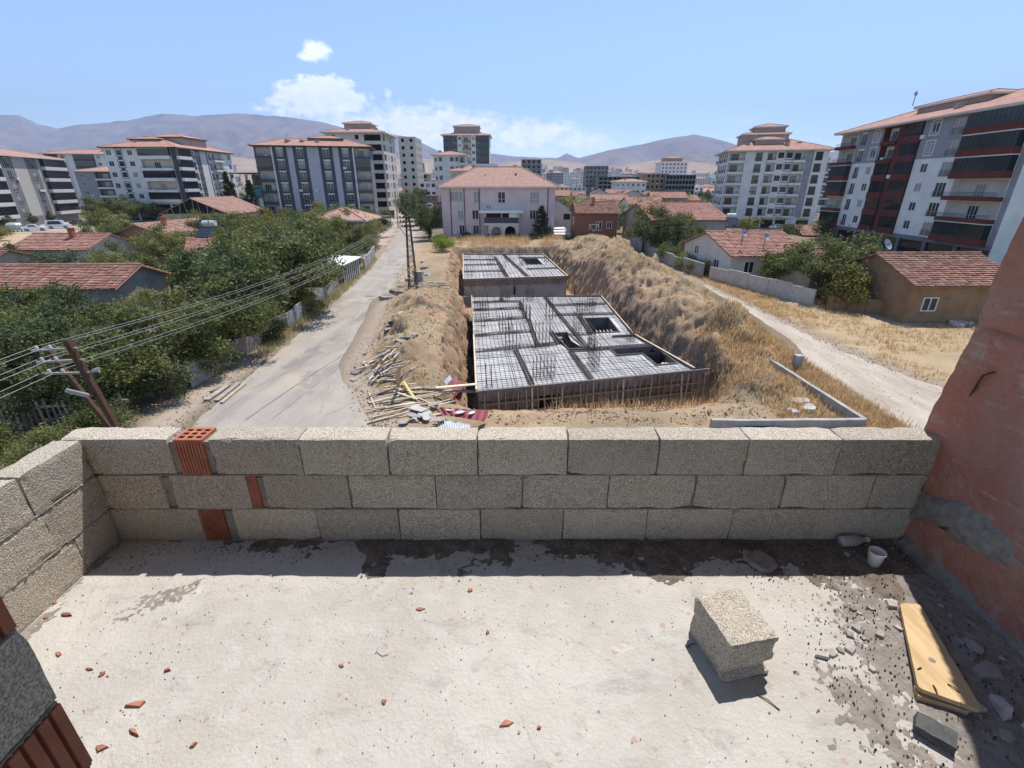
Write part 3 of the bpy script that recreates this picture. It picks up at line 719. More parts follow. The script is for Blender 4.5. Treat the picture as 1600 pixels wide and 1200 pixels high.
def axis(lo, hi, step, far, ratio=1.16):
    c = list(np.arange(lo, hi + step, step)); s = step
    a = lo; L_ = []
    while a > -far: s *= ratio; a -= s; L_.append(a)
    s = step; b_ = c[-1]; U = []
    while b_ < far: s *= ratio; b_ += s; U.append(b_)
    return np.array(L_[::-1] + c + U)
def make_ground():
    xs = axis(-12, 20, .16, 11000, 1.12); ys = axis(17, 92, .22, 11000, 1.13); ys = ys[ys > -700]
    X, Y = np.meshgrid(xs, ys); Z = terrain(X, Y)
    nx, ny = len(xs), len(ys)
    loc = ((X > -12) & (X < 18) & (Y > 20) & (Y < 92)) * sstep(.25, .8, np.abs(np.gradient(Z, axis=1)) / np.maximum(np.gradient(X, axis=1), .01))
    DX = .42 * fbm(Y * 1.9 + Z * 1.1, Z * 2.3 - Y * .6, 61) * loc; DY = .30 * fbm(X * 1.9 + Z * 1.6, Z * 2.3 + X * .6 + Y * .4, 63) * loc
    V = np.stack([X + DX, Y + DY, Z], -1).reshape(-1, 3)
    i, j = np.meshgrid(np.arange(nx - 1), np.arange(ny - 1)); a = (j * nx + i).ravel()
    Fc = np.stack([a, a + 1, a + nx + 1, a + nx], -1)
    me = bpy.data.meshes.new('ground'); me.vertices.add(len(V)); me.vertices.foreach_set('co', V.ravel())
    me.loops.add(Fc.size); me.loops.foreach_set('vertex_index', Fc.ravel()); me.polygons.add(len(Fc))
    me.polygons.foreach_set('loop_start', np.arange(0, Fc.size, 4)); me.polygons.foreach_set('loop_total', np.full(len(Fc), 4))
    me.update(calc_edges=True)
    # soil kinds: R = raw orange subsoil, G = straw coloured grass, B = pale dust
    xl, xr, rr, rl, dl, dr = [interp(t, Y) for t in (PITL, PITR, RRt, RL, DL, DR)]
    n = fbm(X * .22, Y * .22, 21) ; n2 = fbm(X * .9, Y * .9, 23)
    site = sstep(0, 1.0, X - rr) * (1 - sstep(-.6, .4, X - dl)) * (1 - sstep(92, 97, Y))
    fresh = sstep(.15, .9, -Z) + .8 * (1 - sstep(.9, 1.9, X - xr)) * (X > xr - 1) * (Y > 24) * (Y < 84) + .7 * (1 - sstep(.3, 1.0, xl - X)) * (X < xl + 1) * (Y > 24) * (Y < 84) + .9 * sstep(.0, .35, n2 + .4 * n) * (Z > -.2)
    Rr = np.clip(site * fresh * .85, 0, 1)
    field = np.clip(sstep(.2, 1.2, X - dr) * (1 - sstep(44, 50, X)) * (1 - sstep(52, 60, Y)), 0, 1)
    G = np.clip(site * (1 - Rr) * (.65 + .6 * n) + field * (.85 + .3 * n2) + ((X < -88) & (X > -135) & (Y < 128) & (Y > 80)) * 1.0, 0, 1)
    B = np.clip(np.exp(-((X - rl + .8) / 1.0) ** 2) + np.exp(-((X - rr) / 1.1) ** 2) * .8 + np.exp(-((X - dr) / .9) ** 2) * .6 + np.exp(-((X - dl) / .8) ** 2) * .7 + ((X > rl - 9) & (X < rl) & (Y > 84)) * .9, 0, 1)
    C = np.stack([Rr, G, B, np.ones_like(G)], -1).reshape(-1, 4)
    at_ = me.color_attributes.new('soil', 'FLOAT_COLOR', 'POINT'); at_.data.foreach_set('color', C.ravel().astype(np.float32))
    me.polygons.foreach_set('use_smooth', [True] * len(Fc))
    def fn(nt, N, L, b):
        g = NG(nt); A = N.new('ShaderNodeAttribute'); A.attribute_name = 'soil'; sp = N.new('ShaderNodeSeparateColor'); L.new(A.outputs['Color'], sp.inputs[0])
        base = g.mix(g.rng(g.noise(.05, 6), .4, .6), (.21, .165, .115), (.135, .12, .075))
        nn = g.noise(2.2, 7, .68); fine = g.noise(9, 5, .7)
        dry = g.mix(g.rng(fine, .35, .68), (.52, .385, .225), (.36, .26, .155))
        dry = g.mix(g.rng(nn, .5, .68, 0, .6), dry, (.42, .335, .245))
        raw = g.mix(g.rng(nn, .36, .66), (.46, .29, .175), (.33, .22, .145))
        raw = g.mix(g.rng(fine, .5, .72, 0, .6), raw, (.40, .33, .27))
        dust = g.mix(g.rng(nn, .35, .65), (.47, .37, .28), (.38, .31, .25))
        c = g.mix(g.math('MULTIPLY', sp.outputs[1], 1.0), base, dry)
        c = g.mix(sp.outputs[2], c, dust); c = g.mix(sp.outputs[0], c, raw)
        L.new(c, b.inputs['Base Color'])
        g.bump(g.math('ADD', fine, g.math('MULTIPLY', g.noise(30, 3), .5)), .8, .08, b)
    me.materials.append(node_mat('ground_soil', fn, .97, .08))
    tagS(link('ground', me))
make_ground()
# ---------------------------------------------------------------- roads
def road(name, left, right, z, m, cut=1.0, ntr=6, jit=.12):
    b = MB(); ys = []
    y = left[0][1]
    while y < left[-1][1]: ys.append(y); y += .6 if y < 60 else 3
    r = random.Random(4)
    for y in ys:
        a, c = float(interp(left, y)), float(interp(right, y)); a += jit * fbm(np.array(y * 1.1), np.array(2.0), 5); c += jit * fbm(np.array(y * 1.1), np.array(9.0), 5)
        for k in range(ntr + 1):
            t = k / ntr; x = a + (c - a) * t; b.v.append((x, y, float(terrain(x, y)) * 0 + z - (.05 if k in (0, ntr) else 0)))
    for j in range(len(ys) - 1):
        for k in range(ntr):
            q = j * (ntr + 1) + k; b.f.append((q, q + 1, q + ntr + 2, q + ntr + 1)); b.m.append(0)
    o = b.build(name, m); tagS(o); return o
def _asph(nt, N, L, b):
    g = NG(nt)
    pv = g.map((1, .16, 1), (0, 0, R(14)))
    c = g.mix(g.rng(g.noise(.8, 6, .65, pv), .34, .66), (.375, .33, .28), (.285, .25, .215))
    c = g.mix(g.rng(g.noise(.35, 5), .48, .7, 0, .7), c, (.44, .365, .28))
    c = g.mix(g.rng(g.noise(26, 3), .5, .75, 0, .35), c, (.17, .155, .14))
    cr = N.new('ShaderNodeTexVoronoi'); cr.feature = 'DISTANCE_TO_EDGE'; cr.inputs['Scale'].default_value = .22; L.new(g.map((1, .35, 1)), cr.inputs['Vector'])
    c = g.mix(g.math('MULTIPLY', g.rng(cr.outputs[0], 0, .012, .5, 0), g.rng(g.noise(.4, 2), .45, .6)), c, (.10, .09, .08))
    c = g.mix(g.rng(g.noise(.5, 3, .5, g.map((1, .5, 1))), .60, .62, 0, .55), c, (.22, .20, .18))
    c = g.mix(g.rng(g.noise(1.6, 8, .75), .58, .68, 0, .6), c, (.47, .39, .30))
    L.new(c, b.inputs['Base Color']); g.bump(g.noise(30, 4), .5, .03, b)
m_asph = node_mat('worn_asphalt', _asph, .93, .15)
def _gravel(nt, N, L, b):
    g = NG(nt); pv = g.map((1, .22, 1))
    c = g.mix(g.rng(g.noise(.9, 6, .65, pv), .36, .64), (.47, .40, .32), (.33, .27, .205))
    c = g.mix(g.rng(g.noise(7, 5, .7), .5, .72, 0, .6), c, (.54, .47, .395))
    L.new(c, b.inputs['Base Color']); g.bump(g.noise(16, 5), .6, .05, b)
m_gravel = node_mat('pale_gravel', _gravel, .96, .1)
rd = road('road', RL, RRt, .03, m_asph)
road('dirt_track', DL, DR, .03, m_gravel, ntr=8, jit=.5)
def strip(pts, w, z, name, m, parent):     # long tar seam in the asphalt
    b = MB(); P = [at(*p, z) for p in pts]; r = random.Random(1)
    Q = []
    for i in range(len(P) - 1):
        for k in range(10): Q.append(P[i].lerp(P[i + 1], k / 10) + Vector((r.uniform(-.02, .02), 0, 0)))
    for q in Q: ww = w * r.uniform(.5, 1.2); b.v += [(q.x - ww, q.y, z), (q.x + ww, q.y, z)]
    for i in range(len(Q) - 1): b.f.append((2 * i, 2 * i + 1, 2 * i + 3, 2 * i + 2)); b.m.append(0)
    b.build(name, m, parent)
m_tar = mat('tar', (.12, .108, .098), (.17, .15, .135), 4, .8)
strip([(385, 655), (470, 597), (540, 552), (565, 528), (572, 515)], .035, .036, 'tar_seam', m_tar, rd)
strip([(425, 655), (480, 612), (530, 575)], .02, .036, 'tar_seam', m_tar, rd)
b = MB()   # far side street by the parked cars
p0, p1, p2, p3 = at(-150, 375), at(-150, 352), at(230, 341), at(230, 354)
for p in (p0, p1, p2, p3): p.z = .035
b.quad(p0, p3, p2, p1); tagS(b.build('side_street', m_asph))
# ================================================================ basement construction
def LS(v): return SA.lerp(SD, v)
VS = (SE.y - SA.y) / (SD.y - SA.y)
def RS(v):
    y = LS(v).y + (SB.y - SA.y) * (1 - v)
    if y < SE.y: t = (y - SB.y) / (SF.y - SB.y); return SB.lerp(SF, t)
    t = (y - SE.y) / (SCc.y - SE.y); return SE.lerp(SCc, t)
def PS(u, v, z=0): p = LS(v).lerp(RS(v), u); return Vector((p.x, p.y, SZ + z))
def LT(v): return T2[0].lerp(T2[3], v)
def PT(u, v, z=0): p = LT(v).lerp(T2[1].lerp(T2[2], v), u); return Vector((p.x, p.y, SZ + z))
def ok_cell(u, v, holes): return not any(h[0] < u < h[1] and h[2] < v < h[3] for h in holes)
def deck(root, P, nu, nv, holes, tint):
    # plywood panels laid out in bays, each its own sheet
    us = sorted(set([i / nu for i in range(nu + 1)] + [q for h in holes for q in h[:2]]))
    vs = sorted(set([j / nv for j in range(nv + 1)] + [q for h in holes for q in h[2:]]))
    for i in range(len(us) - 1):
        for j in range(len(vs) - 1):
            if ok_cell((us[i] + us[i + 1]) / 2, (vs[j] + vs[j + 1]) / 2, holes):
                e = .0015
                b = MB(); a = [P(us[i] + e, vs[j] + e, -.03), P(us[i + 1] - e, vs[j] + e, -.03), P(us[i + 1] - e, vs[j + 1] - e, -.03), P(us[i] + e, vs[j + 1] - e, -.03)]
                dz = Vector((0, 0, .03)); b.hexa([p for p in a] + [p + dz for p in a]); b.build('deck_sheet', m_deck, root)
    for h in holes:                                       # upstand boards round each opening
        c = [P(h[0], h[2]), P(h[1], h[2]), P(h[1], h[3]), P(h[0], h[3])]
        for k in range(4):
            b = MB(); a, d = c[k], c[(k + 1) % 4]; b.bar(a + Vector((0, 0, -.4)), d + Vector((0, 0, -.4)), .06, 1.0); b.build('opening_board', m_form, root)
        b = MB(); b.quad(*[p + Vector((0, 0, -1.6)) for p in c]); b.build('void_shade_sheet', m_dark, root)  # near-black sheet put in for the unlit void under the deck
def mesh_grid(root, P, holes, su, sv, nu, nv, z=.05, r=.009):
    b = MB()
    def run(p, q): b.bar(p, q, r * 2, r * 2)
    for i in range(nu + 1):
        u = i / nu; seg = None
        for j in range(25):
            v = j / 24; g_ = ok_cell(u, v, holes)
            if g_ and seg is None: seg = v
            if (not g_ or j == 24) and seg is not None:
                if v - seg > .03: run(P(u, seg, z), P(u, v if g_ else v - 1 / 24, z))
                seg = None
    for j in range(nv + 1):
        v = j / nv; seg = None
        for i in range(25):
            u = i / 24; g_ = ok_cell(u, v, holes)
            if g_ and seg is None: seg = u
            if (not g_ or i == 24) and seg is not None:
                if u - seg > .03: run(P(seg, v, z + .02), P(u if g_ else u - 1 / 24, v, z + .02))
                seg = None
    o = b.build('rebar_mesh', m_rebar, root); o['kind'] = 'stuff'
def beam(root, p, q, w=.22):
    b = MB(); d = (q - p).normalized(); s = Vector((-d.y, d.x, 0)) * w / 2
    b.obox((p + q) / 2 + Vector((0, 0, .012)), d, s, (q - p).length, w, .02, 0)
    for sgn in (-1, 1):
        for z in (.10, .17): b.bar(p + s * sgn + Vector((0, 0, z)), q + s * sgn + Vector((0, 0, z)), .03, .03, 1)
    n = max(2, int((q - p).length / .3))
    for k in range(n + 1):
        c = p.lerp(q, k / n); b.bar(c - s + Vector((0, 0, .15)), c + s + Vector((0, 0, .15)), .02, .02, 1)
        for sgn in (-1, 1): b.bar(c + s * sgn + Vector((0, 0, .02)), c + s * sgn + Vector((0, 0, .17)), .02, .02, 1)
    b.build('beam_cage', [m_form, m_rebar], root)
def col_cage(root, c, du, dv, nu, nv, h, ru):
    b = MB()
    rr_ = random.Random(int(c.x * 100 + c.y * 10))
    for i in range(nu):
        for j in range(nv):
            if 0 < i < nu - 1 and 0 < j < nv - 1: continue
            p = c + du * (i / max(1, nu - 1) - .5) + dv * (j / max(1, nv - 1) - .5)
            b.tube([p, p + Vector((rr_.uniform(-.03, .03), rr_.uniform(-.03, .03), h * 1.15 * rr_.uniform(.82, 1)))], ru, 5)
    for z in (.25, .6):
        k = [c + du * s0 * .5 + dv * s1 * .5 + Vector((0, 0, z)) for s0, s1 in ((-1, -1), (1, -1), (1, 1), (-1, 1))]
        for i in range(4): b.bar(k[i], k[(i + 1) % 4], .02, .02)
    b.build('column_rebar', m_rebar, root)
def edge(root, p, q, h=.32, w=.05, m=None, name='edge_board'):
    b = MB(); b.bar(p, q, w, h); b.build(name, m or m_form, root)
def site1():
    root = thing('basement_deck', 'large formwork deck with rebar over a basement pit, nearer the block parapet', 'formwork deck', (PS(.5, .5).x, PS(.5, .5).y, -3.3))
    holes = [(.50, .59, .245, .42), (.755, .93, .40, .60), (.72, .97, .165, .225), (.86, .97, .06, .165)]
    deck(root, PS, 6, 9, holes, 0)
    mesh_grid(root, PS, holes, 0, 0, 46, 80, r=.0075)
    # walls of the basement below the deck
    b = MB()
    for a, c in ((PS(0, 0), PS(0, 1)), (PS(0, 1), PS(1, 1)), (PS(1, 1), PS(1, VS + .001)), (PS(1, 0), PS(1, VS - .001))):
        d = (c - a); n = Vector((-d.y, d.x, 0)).normalized() * .12
        P = [a - n, c - n, c + n, a + n]; b.hexa([(p.x, p.y, -3.4) for p in P] + [(p.x, p.y, SZ - .05) for p in P])
    b.build('basement_wall', m_membrane, root)
    Z = Vector((0, 0, .12))
    # edge boards
    edge(root, PS(0, 0, .0) + Vector((-.05, 0, 0)), PS(0, 1, .0) + Vector((-.05, 0, 0)), .3, .1, m_wood)
    edge(root, PS(-.004, 1) + Vector((0, .05, 0)), PS(1.004, 1) + Vector((0, .05, 0)), .34, .06)
    for a, c in ((VS + .012, .45), (.45, .62), (.62, .8), (.8, 1)):
        edge(root, PS(1, a) + Vector((.05, 0, 0)), PS(1, c) + Vector((.05, 0, 0)), .3, .06); 
    edge(root, PS(1, VS + .012, .16) + Vector((.06, 0, 0)), PS(1, .99, .16) + Vector((.06, 0, 0)), .03, .10, m_wood, 'edge_batten')
    edge(root, PS(1, .0, .02) + Vector((.05, 0, 0)), PS(1, VS - .004, .02) + Vector((.05, 0, 0)), .3, .06)
    edge(root, PS(1, .0, .18) + Vector((.06, 0, 0)), PS(1, VS - .004, .18) + Vector((.06, 0, 0)), .03, .12, m_wood, 'edge_batten')
    edge(root, PS(.86, VS - .008, .0), PS(1.01, VS - .008, .0), .34, .06)
    # front formwork: dark panels, wales and studs
    d = (SB - SA).normalized(); nrm = Vector((d.y, -d.x, 0))
    L_ = (SB - SA).length + .9
    n = 12
    for k in range(n):
        a = SA + d * (L_ * k / n + .012); c = SA + d * (L_ * (k + 1) / n - .012); gap = k in (3,)
        for z0, z1 in ((-.62, .04), (-1.25, -.66), (-3.4, -1.29)):
            if gap and z1 < -.6: continue
            b = MB(); b.bar(a + nrm * .06 + Vector((0, 0, (z0 + z1) / 2)), c + nrm * .06 + Vector((0, 0, (z0 + z1) / 2)), .03, z1 - z0)
            b.build('formwork_panel', m_form, root)
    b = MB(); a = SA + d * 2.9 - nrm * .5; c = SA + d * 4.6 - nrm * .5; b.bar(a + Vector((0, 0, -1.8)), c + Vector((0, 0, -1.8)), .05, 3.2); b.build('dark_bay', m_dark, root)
    r = random.Random(12); k = 0; x = .35
    while x < L_ - .1:
        a = SA + d * x + nrm * .13; lean = d * r.uniform(-.14, .14); top = r.uniform(-.25, -.02)
        b = MB(); b.bar(a + Vector((0, 0, -2.7)) - lean + nrm * .15, a + Vector((0, 0, top)), .09, .06, up=(d.x, d.y, 0))
        b.build('stud', m_wood if k % 5 == 2 else (m_stud if k % 3 else m_wood_grey), root); x += r.uniform(.30, .46); k += 1
    for z in (-.75, -1.35):
        b = MB(); b.bar(SA + d * .2 + nrm * .20 + Vector((0, 0, z)), SA + d * (L_ - .3) + nrm * .20 + Vector((0, 0, z)), .06, .09); b.build('wale', m_stud, root)
    b = MB(); b.bar(SA - d * .1 + nrm * .07 + Vector((0, 0, .055)), SA + d * (L_ + .2) + nrm * .07 + Vector((0, 0, .055)), .09, .02); b.build('edge_batten', m_wood_grey, root)
    # beam cages
    for (u0, v0, u1, v1) in ((0, .28, .49, .30), (0, .43, .38, .455), (0, .60, .36, .63), (0, .755, .34, .78), (0, .885, .36, .90), (.22, .9, .22, .99), (.235, 0, .235, .27),
                             (.37, .30, .375, .62), (.36, .63, .355, .88), (.50, .0, .50, .23), (.50, .235, .995, .235), (.60, .24, .56, .99), (.57, .66, .99, .66), (.57, .82, .99, .84), (.735, .40, .735, .64), (.50, .30, .49, .44), (.60, .39, .74, .39)):
        beam(root, PS(u0, v0), PS(u1, v1))
    # column starter bars
    U = (SB - SA).normalized(); V = (SD - SA).normalized()
    for (u, v, a, c, nu, nv, h) in ((.05, .02, .3, .5, 2, 3, 1.3), (.30, .05, 1.3, .25, 7, 2, 1.2), (.56, .10, .3, 1.6, 2, 7, 1.5), (.03, .45, .9, .3, 5, 2, 1.3), (.20, .47, .9, .3, 5, 2, 1.4), (.05, .66, 1.4, .3, 7, 2, 1.3),
                                    (.06, .80, 1.2, .3, 6, 2, 1.3), (.22, .28, 1.0, .3, 5, 2, 1.7), (.40, .29, 1.0, .3, 5, 2, 1.7), (.37, .60, .3, .9, 2, 5, 1.2), (.35, .76, .3, .6, 2, 4, 1.0), (.52, .62, .6, .4, 3, 3, 1.2),
                                    (.62, .24, .3, .9, 2, 5, 1.5), (.66, .43, .6, .3, 4, 2, 1.6), (.57, .84, .6, .3, 4, 2, 1.1), (.25, .93, .9, .3, 5, 2, 1.1), (.44, .93, .6, .3, 4, 2, 1.1), (.80, .70, 1.6, .3, 8, 2, 1.0), (.88, .82, .9, .3, 5, 2, .9),
                                    (.96, .30, .3, .9, 2, 5, .8), (.01, .97, .25, .25, 2, 2, 1.5), (.42, .97, .25, .25, 2, 2, 1.6)):
        col_cage(root, PS(u, v, .02), U * a, V * c, nu, nv, h, .0145)
    # concrete stair flight seen in the opening
    b = MB()
    for k in range(7):
        a = PS(.505, .40 - k * .02); c = PS(.55, .40 - k * .02); q = PS(.55, .385 - k * .02); w = PS(.505, .385 - k * .02)
        P = [a, c, q, w]; b.hexa([(p.x, p.y, SZ - .25 - k * .16) for p in P] + [(p.x, p.y, SZ - .12 - k * .16) for p in P])
    b.build('stair_flight', m_conc, root)
    for k in range(5):
        a = PS(.80 + .025 * k, .42); b = MB(); b.bar(a + Vector((0, 0, -.2)), PS(.80 + .025 * k, .47, -.2), .08, .05); b.build('prop_board', m_wood, root)
    b = MB(); 
    for k in range(4): a = PS(.88 + .018 * k, .07 + .01 * k, -.3); b.bar(a, a + Vector((.6, 1.0 - .3 * k, .05)), .12, .03)
    b.build('offcut_boards', m_wood, root)
site1()
def site2():
    root = thing('basement_deck', 'smaller formwork deck with rebar in the pit before the pink house', 'formwork deck', (PT(.5, .5).x, PT(.5, .5).y, -3.3))
    holes = [(.70, .88, .50, .78)]
    deck(root, PT, 5, 6, holes, 0); mesh_grid(root, PT, holes, 0, 0, 26, 30, r=.011)
    c = [PT(0, 0), PT(1, 0), PT(1, 1), PT(0, 1)]
    for k in range(4):
        a, q = c[k], c[(k + 1) % 4]; d = q - a; n = Vector((d.y, -d.x, 0)).normalized()
        b = MB(); b.bar(a + Vector((0, 0, -1.9)) - n * .15, q + Vector((0, 0, -1.9)) - n * .15, .2, 2.9); b.build('basement_wall', m_grplaster, root)
        edge(root, a + n * .05, q + n * .05, .34, .06); edge(root, a + n * .06 + Vector((0, 0, .18)), q + n * .06 + Vector((0, 0, .18)), .03, .12, m_wood, 'edge_batten')
    a, q = c[0], c[1]; d = (q - a); n = Vector((d.y, -d.x, 0)).normalized()
    b = MB(); b.bar(a + n * .03 + Vector((0, 0, -.45)), q + n * .03 + Vector((0, 0, -.45)), .06, .5); b.build('formwork_panel', m_form, root)
    for k in range(7):
        p = a.lerp(q, (k + .4) / 7) + n * .1; b = MB(); b.bar(p + Vector((0, 0, -1.0)), p + Vector((0, 0, -.05)), .1, .08, up=(0, 1, 0)); b.build('stud', m_stud, root)
    p = a.lerp(q, .48) + n * .02; b = MB(); b.bar(p + Vector((0, 0, -1.9)), p + Vector((0, 0, -1.0)), .7, .14, up=(d.x, d.y, 0)); b.build('wall_opening', m_dark, root)
    for (u0, v0, u1, v1) in ((0, .25, .42, .25), (0, .5, .38, .5), (0, .72, .38, .72), (.42, 0, .38, .85), (.62, 0, .5, 1), (.66, .3, 1, .32), (.66, .8, 1, .8)): beam(root, PT(u0, v0), PT(u1, v1), .35)
    U = (T2[1] - T2[0]).normalized(); V = (T2[3] - T2[0]).normalized()
    for (u, v, s, nu) in ((.05, .1, 1, 5), (.05, .8, 1, 5), (.3, .5, 1, 5), (.5, .6, .8, 4), (.64, .45, .6, 4), (.68, .9, .8, 4), (.38, .15, .8, 4), (.2, .9, .8, 4), (.95, .6, .6, 3)):
        col_cage(root, PT(u, v, .02), U * s, V * .3, nu, 2, 1.3, .018)
site2()
# ---------------------------------------------------------------- timber, sheets and rubble round the pit
_gx = np.arange(-24, 50, .25); _gy = np.arange(5, 100, .25); _gz = terrain(*np.meshgrid(_gx, _gy)).tolist()
def ztop(x, y):                  # quick bilinear look-up of the terrain height
    i = (x + 24) / .25; j = (y - 5) / .25
    if not (0 <= i < len(_gx) - 1 and 0 <= j < len(_gy) - 1): return float(terrain(x, y))
    a = int(i); c = int(j); u = i - a; v = j - c
    return (_gz[c][a] * (1 - u) + _gz[c][a + 1] * u) * (1 - v) + (_gz[c + 1][a] * (1 - u) + _gz[c + 1][a + 1] * u) * v
def plank(p, q, w, h, m, label, group=None, name='timber_plank'):
    p, q = Vector(p), Vector(q); b = MB(); b.bar(p, q, w, h); o = b.build(name, m, origin=(p + q) / 2); tag(o, label, 'plank', group); return o
def plank_px(a, c, za, zc, w, h, m, label, group=None):
    p = at(*a); q = at(*c); p = at(*a, ztop(p.x, p.y) + za); q = at(*c, ztop(q.x, q.y) + zc)
    return plank(p, q, w, h, m, label, group)
rp = random.Random(77)
for k in range(54):
    px, py = rp.gauss(600, 17), rp.gauss(588, 12); p = at(px, py); an = R(rp.choice((55, 55, 60, 70, 100, 20)) + rp.uniform(-18, 18)); l = rp.uniform(.5, 1.6)
    z = ztop(p.x, p.y) + .05 + .35 * math.exp(-((px - 602) / 22) ** 2 - ((py - 588) / 14) ** 2) * rp.random()
    d = Vector((math.cos(an), math.sin(an), rp.uniform(-.12, .12))) * l / 2
    plank((p.x - d.x, p.y - d.y, z - d.z), (p.x + d.x, p.y + d.y, z + d.z), rp.uniform(.05, .12), rp.uniform(.03, .07), rp.choice((m_wood, m_wood, m_wood_grey, m_wood_grey, m_conc_pale)),
          'short timber offcut in the tangled pile at the road bend', 'timber pile at the road bend')
for k in range(34):
    px, py = rp.uniform(598, 690), rp.gauss(628, 10); p = at(px, py); an = R(rp.choice((15, 20, 28, 35, -35)) + rp.uniform(-10, 10)); l = rp.uniform(.8, 2.2)
    z = ztop(p.x, p.y) + .04 + .12 * rp.random(); d = Vector((math.cos(an), math.sin(an), rp.uniform(-.04, .04))) * l / 2
    plank((p.x - d.x, p.y - d.y, z - d.z), (p.x + d.x, p.y + d.y, z + d.z), rp.uniform(.05, .13), rp.uniform(.03, .05), rp.choice((m_wood, m_wood, m_wood, m_wood_grey)),
          'long batten scattered on bare soil below the timber pile', 'battens scattered near the red sheets')
m_yel = mat('yellow_paint', (.62, .50, .16), (.5, .40, .14), 4, .7)
plank_px((631, 597), (649, 624), .15, .12, .13, .05, m_yel, 'yellow plank lying across the soil between the timber piles')
plank_px((624, 572), (622, 605), .3, .15, .16, .05, m_wood, 'wide pale plank on top of the tangled timber pile')
plank_px((576, 613), (587, 638), .06, .06, .1, .05, m_wood, 'pale batten at the road edge beside the scattered battens')
b = MB(); p = at(680, 606, .35); q = PS(-.005, .03, .15); b.bar(p, q, .26, .05); o = b.build('ramp_plank', m_wood, origin=(p + q) / 2); tag(o, 'wide pale ramp plank bridging the soil bank to the large deck', 'plank')
b = MB(); p = at(662, 607, .25); q = at(741, 612, -.5); b.bar(p, q, .2, .12); o = b.build('ramp_beam', m_wood_grey, origin=(p + q) / 2); tag(o, 'dark grey beam lying beneath the pale ramp plank', 'plank')
plank_px((684, 461), (735, 464), .25, .35, .3, .06, m_wood, 'long plank bridging the bank to the far end of the large deck')
plank_px((700, 416), (712, 434), .1, -1.0, .22, .05, m_wood_grey, 'grey plank leaning into the pit beside the smaller deck')
plank_px((726, 500), (728, 527), -2.0, -3.0, .2, .05, m_wood, 'upright board standing in the trench beside the large deck')
for k in range(16):
    px, py = rp.uniform(628, 705), rp.gauss(449, 5); p = at(px, py); an = R(rp.uniform(-15, 22)); l = rp.uniform(1.2, 3.4); z = ztop(p.x, p.y) + .1 + .25 * rp.random()
    d = Vector((math.cos(an), math.sin(an), rp.uniform(-.05, .05))) * l / 2
    plank((p.x - d.x, p.y - d.y, z - d.z), (p.x + d.x, p.y + d.y, z + d.z), rp.uniform(.08, .2), .05, rp.choice((m_wood, m_wood_grey, m_wood_grey)), 'loose grey board in the heap round the lattice pole foot', 'boards round the lattice pole')
for k, (a, c) in enumerate((((322, 625), (357, 601)), ((338, 626), (373, 598)), ((346, 629), (383, 599)), ((330, 612), (345, 604)))):
    plank_px(a, c, .08, .08, (.3, .25, .16, .2)[k], .07, (m_wood_grey, m_wood_grey, m_wood, m_wood_grey)[k], ('broad grey board', 'dark board', 'pale squared beam', 'short grey board')[k] + ' lying on the road edge under the garden trees')
def corr_sheet(name, c4, m, label, amp=.03, n=34, cat='metal sheet'):   # corrugated sheet through four corners
    a, q, r_, s = [Vector(x) for x in c4]; b = MB(); up = (q - a).cross(s - a).normalized()
    for j in range(5):
        for i in range(n + 1):
            u = i / n; v = j / 4; p = a.lerp(q, u).lerp(s.lerp(r_, u), v)
            b.v.append(tuple(p + up * (amp * (1 if i % 2 else -1) + .04 * mnoise.noise(p * .9))))
    for j in range(4):
        for i in range(n):
            t = j * (n + 1) + i; b.f.append((t, t + 1, t + n + 2, t + n + 1)); b.m.append(0)
    o = b.build(name, m, origin=(a + q + r_ + s) / 4); sm = o.modifiers.new('sheet', 'SOLIDIFY'); sm.thickness = .012; return tag(o, label, cat)
corr_sheet('metal_sheet', [at(680, 636, .75), at(764, 642, .55), at(757, 659, .35), at(690, 648, .5)], m_redsheet, 'long maroon corrugated roof sheet lying over white sheets', n=14)
corr_sheet('metal_sheet', [at(702, 589, -.1), at(728, 598, .0), at(720, 628, -.7), at(697, 612, -.5)], m_redsheet, 'maroon corrugated sheet leaning in the trench beneath the ramp plank', n=22)
corr_sheet('metal_sheet', [at(681, 652, .30), at(735, 664, .25), at(735, 690, .1), at(690, 684, .1)], m_whsheet, 'white ribbed roof sheet half under the maroon sheet', n=26)
corr_sheet('metal_sheet', [at(693, 596, .2), at(703, 586, .35), at(706, 593, .25), at(697, 604, .0)], m_whsheet, 'small white metal sheet propped at the trench edge', n=8)
for k, (px, py) in enumerate(((702, 640), (719, 644), (737, 645))):
    p = at(px, py, .66 - .03 * k); o = link('white_panel', shard_mesh('white_panel', .55, .35, .02, 300 + k, m_whsheet, 6), None, (p.x, p.y, p.z), .4 * k); tag(o, 'torn white panel lying on top of the long maroon sheet', 'panel', 'torn panels on the maroon sheet')
for k in range(12):
    px, py = (rp.gauss(653, 16), rp.gauss(652, 8)); p = at(px, py); o = link('felt_scrap', shard_mesh('felt_scrap', rp.uniform(.5, 1.2), rp.uniform(.4, .8), .03, 330 + k, m_wood_grey if k % 2 else m_conc_pale, 8), None, (p.x, p.y, ztop(p.x, p.y) + .03 + .03 * k), rp.uniform(0, 6)); tag(o, 'flat grey sheet scrap in the litter beside the maroon sheet', 'scrap', 'grey scraps beside the maroon sheet')
for k in range(9):
    px, py = (rp.gauss(560, 6) if k < 4 else rp.gauss(640, 7)), (rp.gauss(585, 9) if k < 4 else rp.gauss(566, 3)); p = at(px, py); o = link('felt_scrap', shard_mesh('felt_scrap', rp.uniform(.5, 1.0), rp.uniform(.5, .9), .04, 360 + k, m_wood_grey, 8), None, (p.x, p.y, ztop(p.x, p.y) + .02), rp.uniform(0, 6)); tag(o, 'flat grey sheet scrap lying at the edge of the tangled timber pile', 'scrap', 'grey scraps at the timber pile')
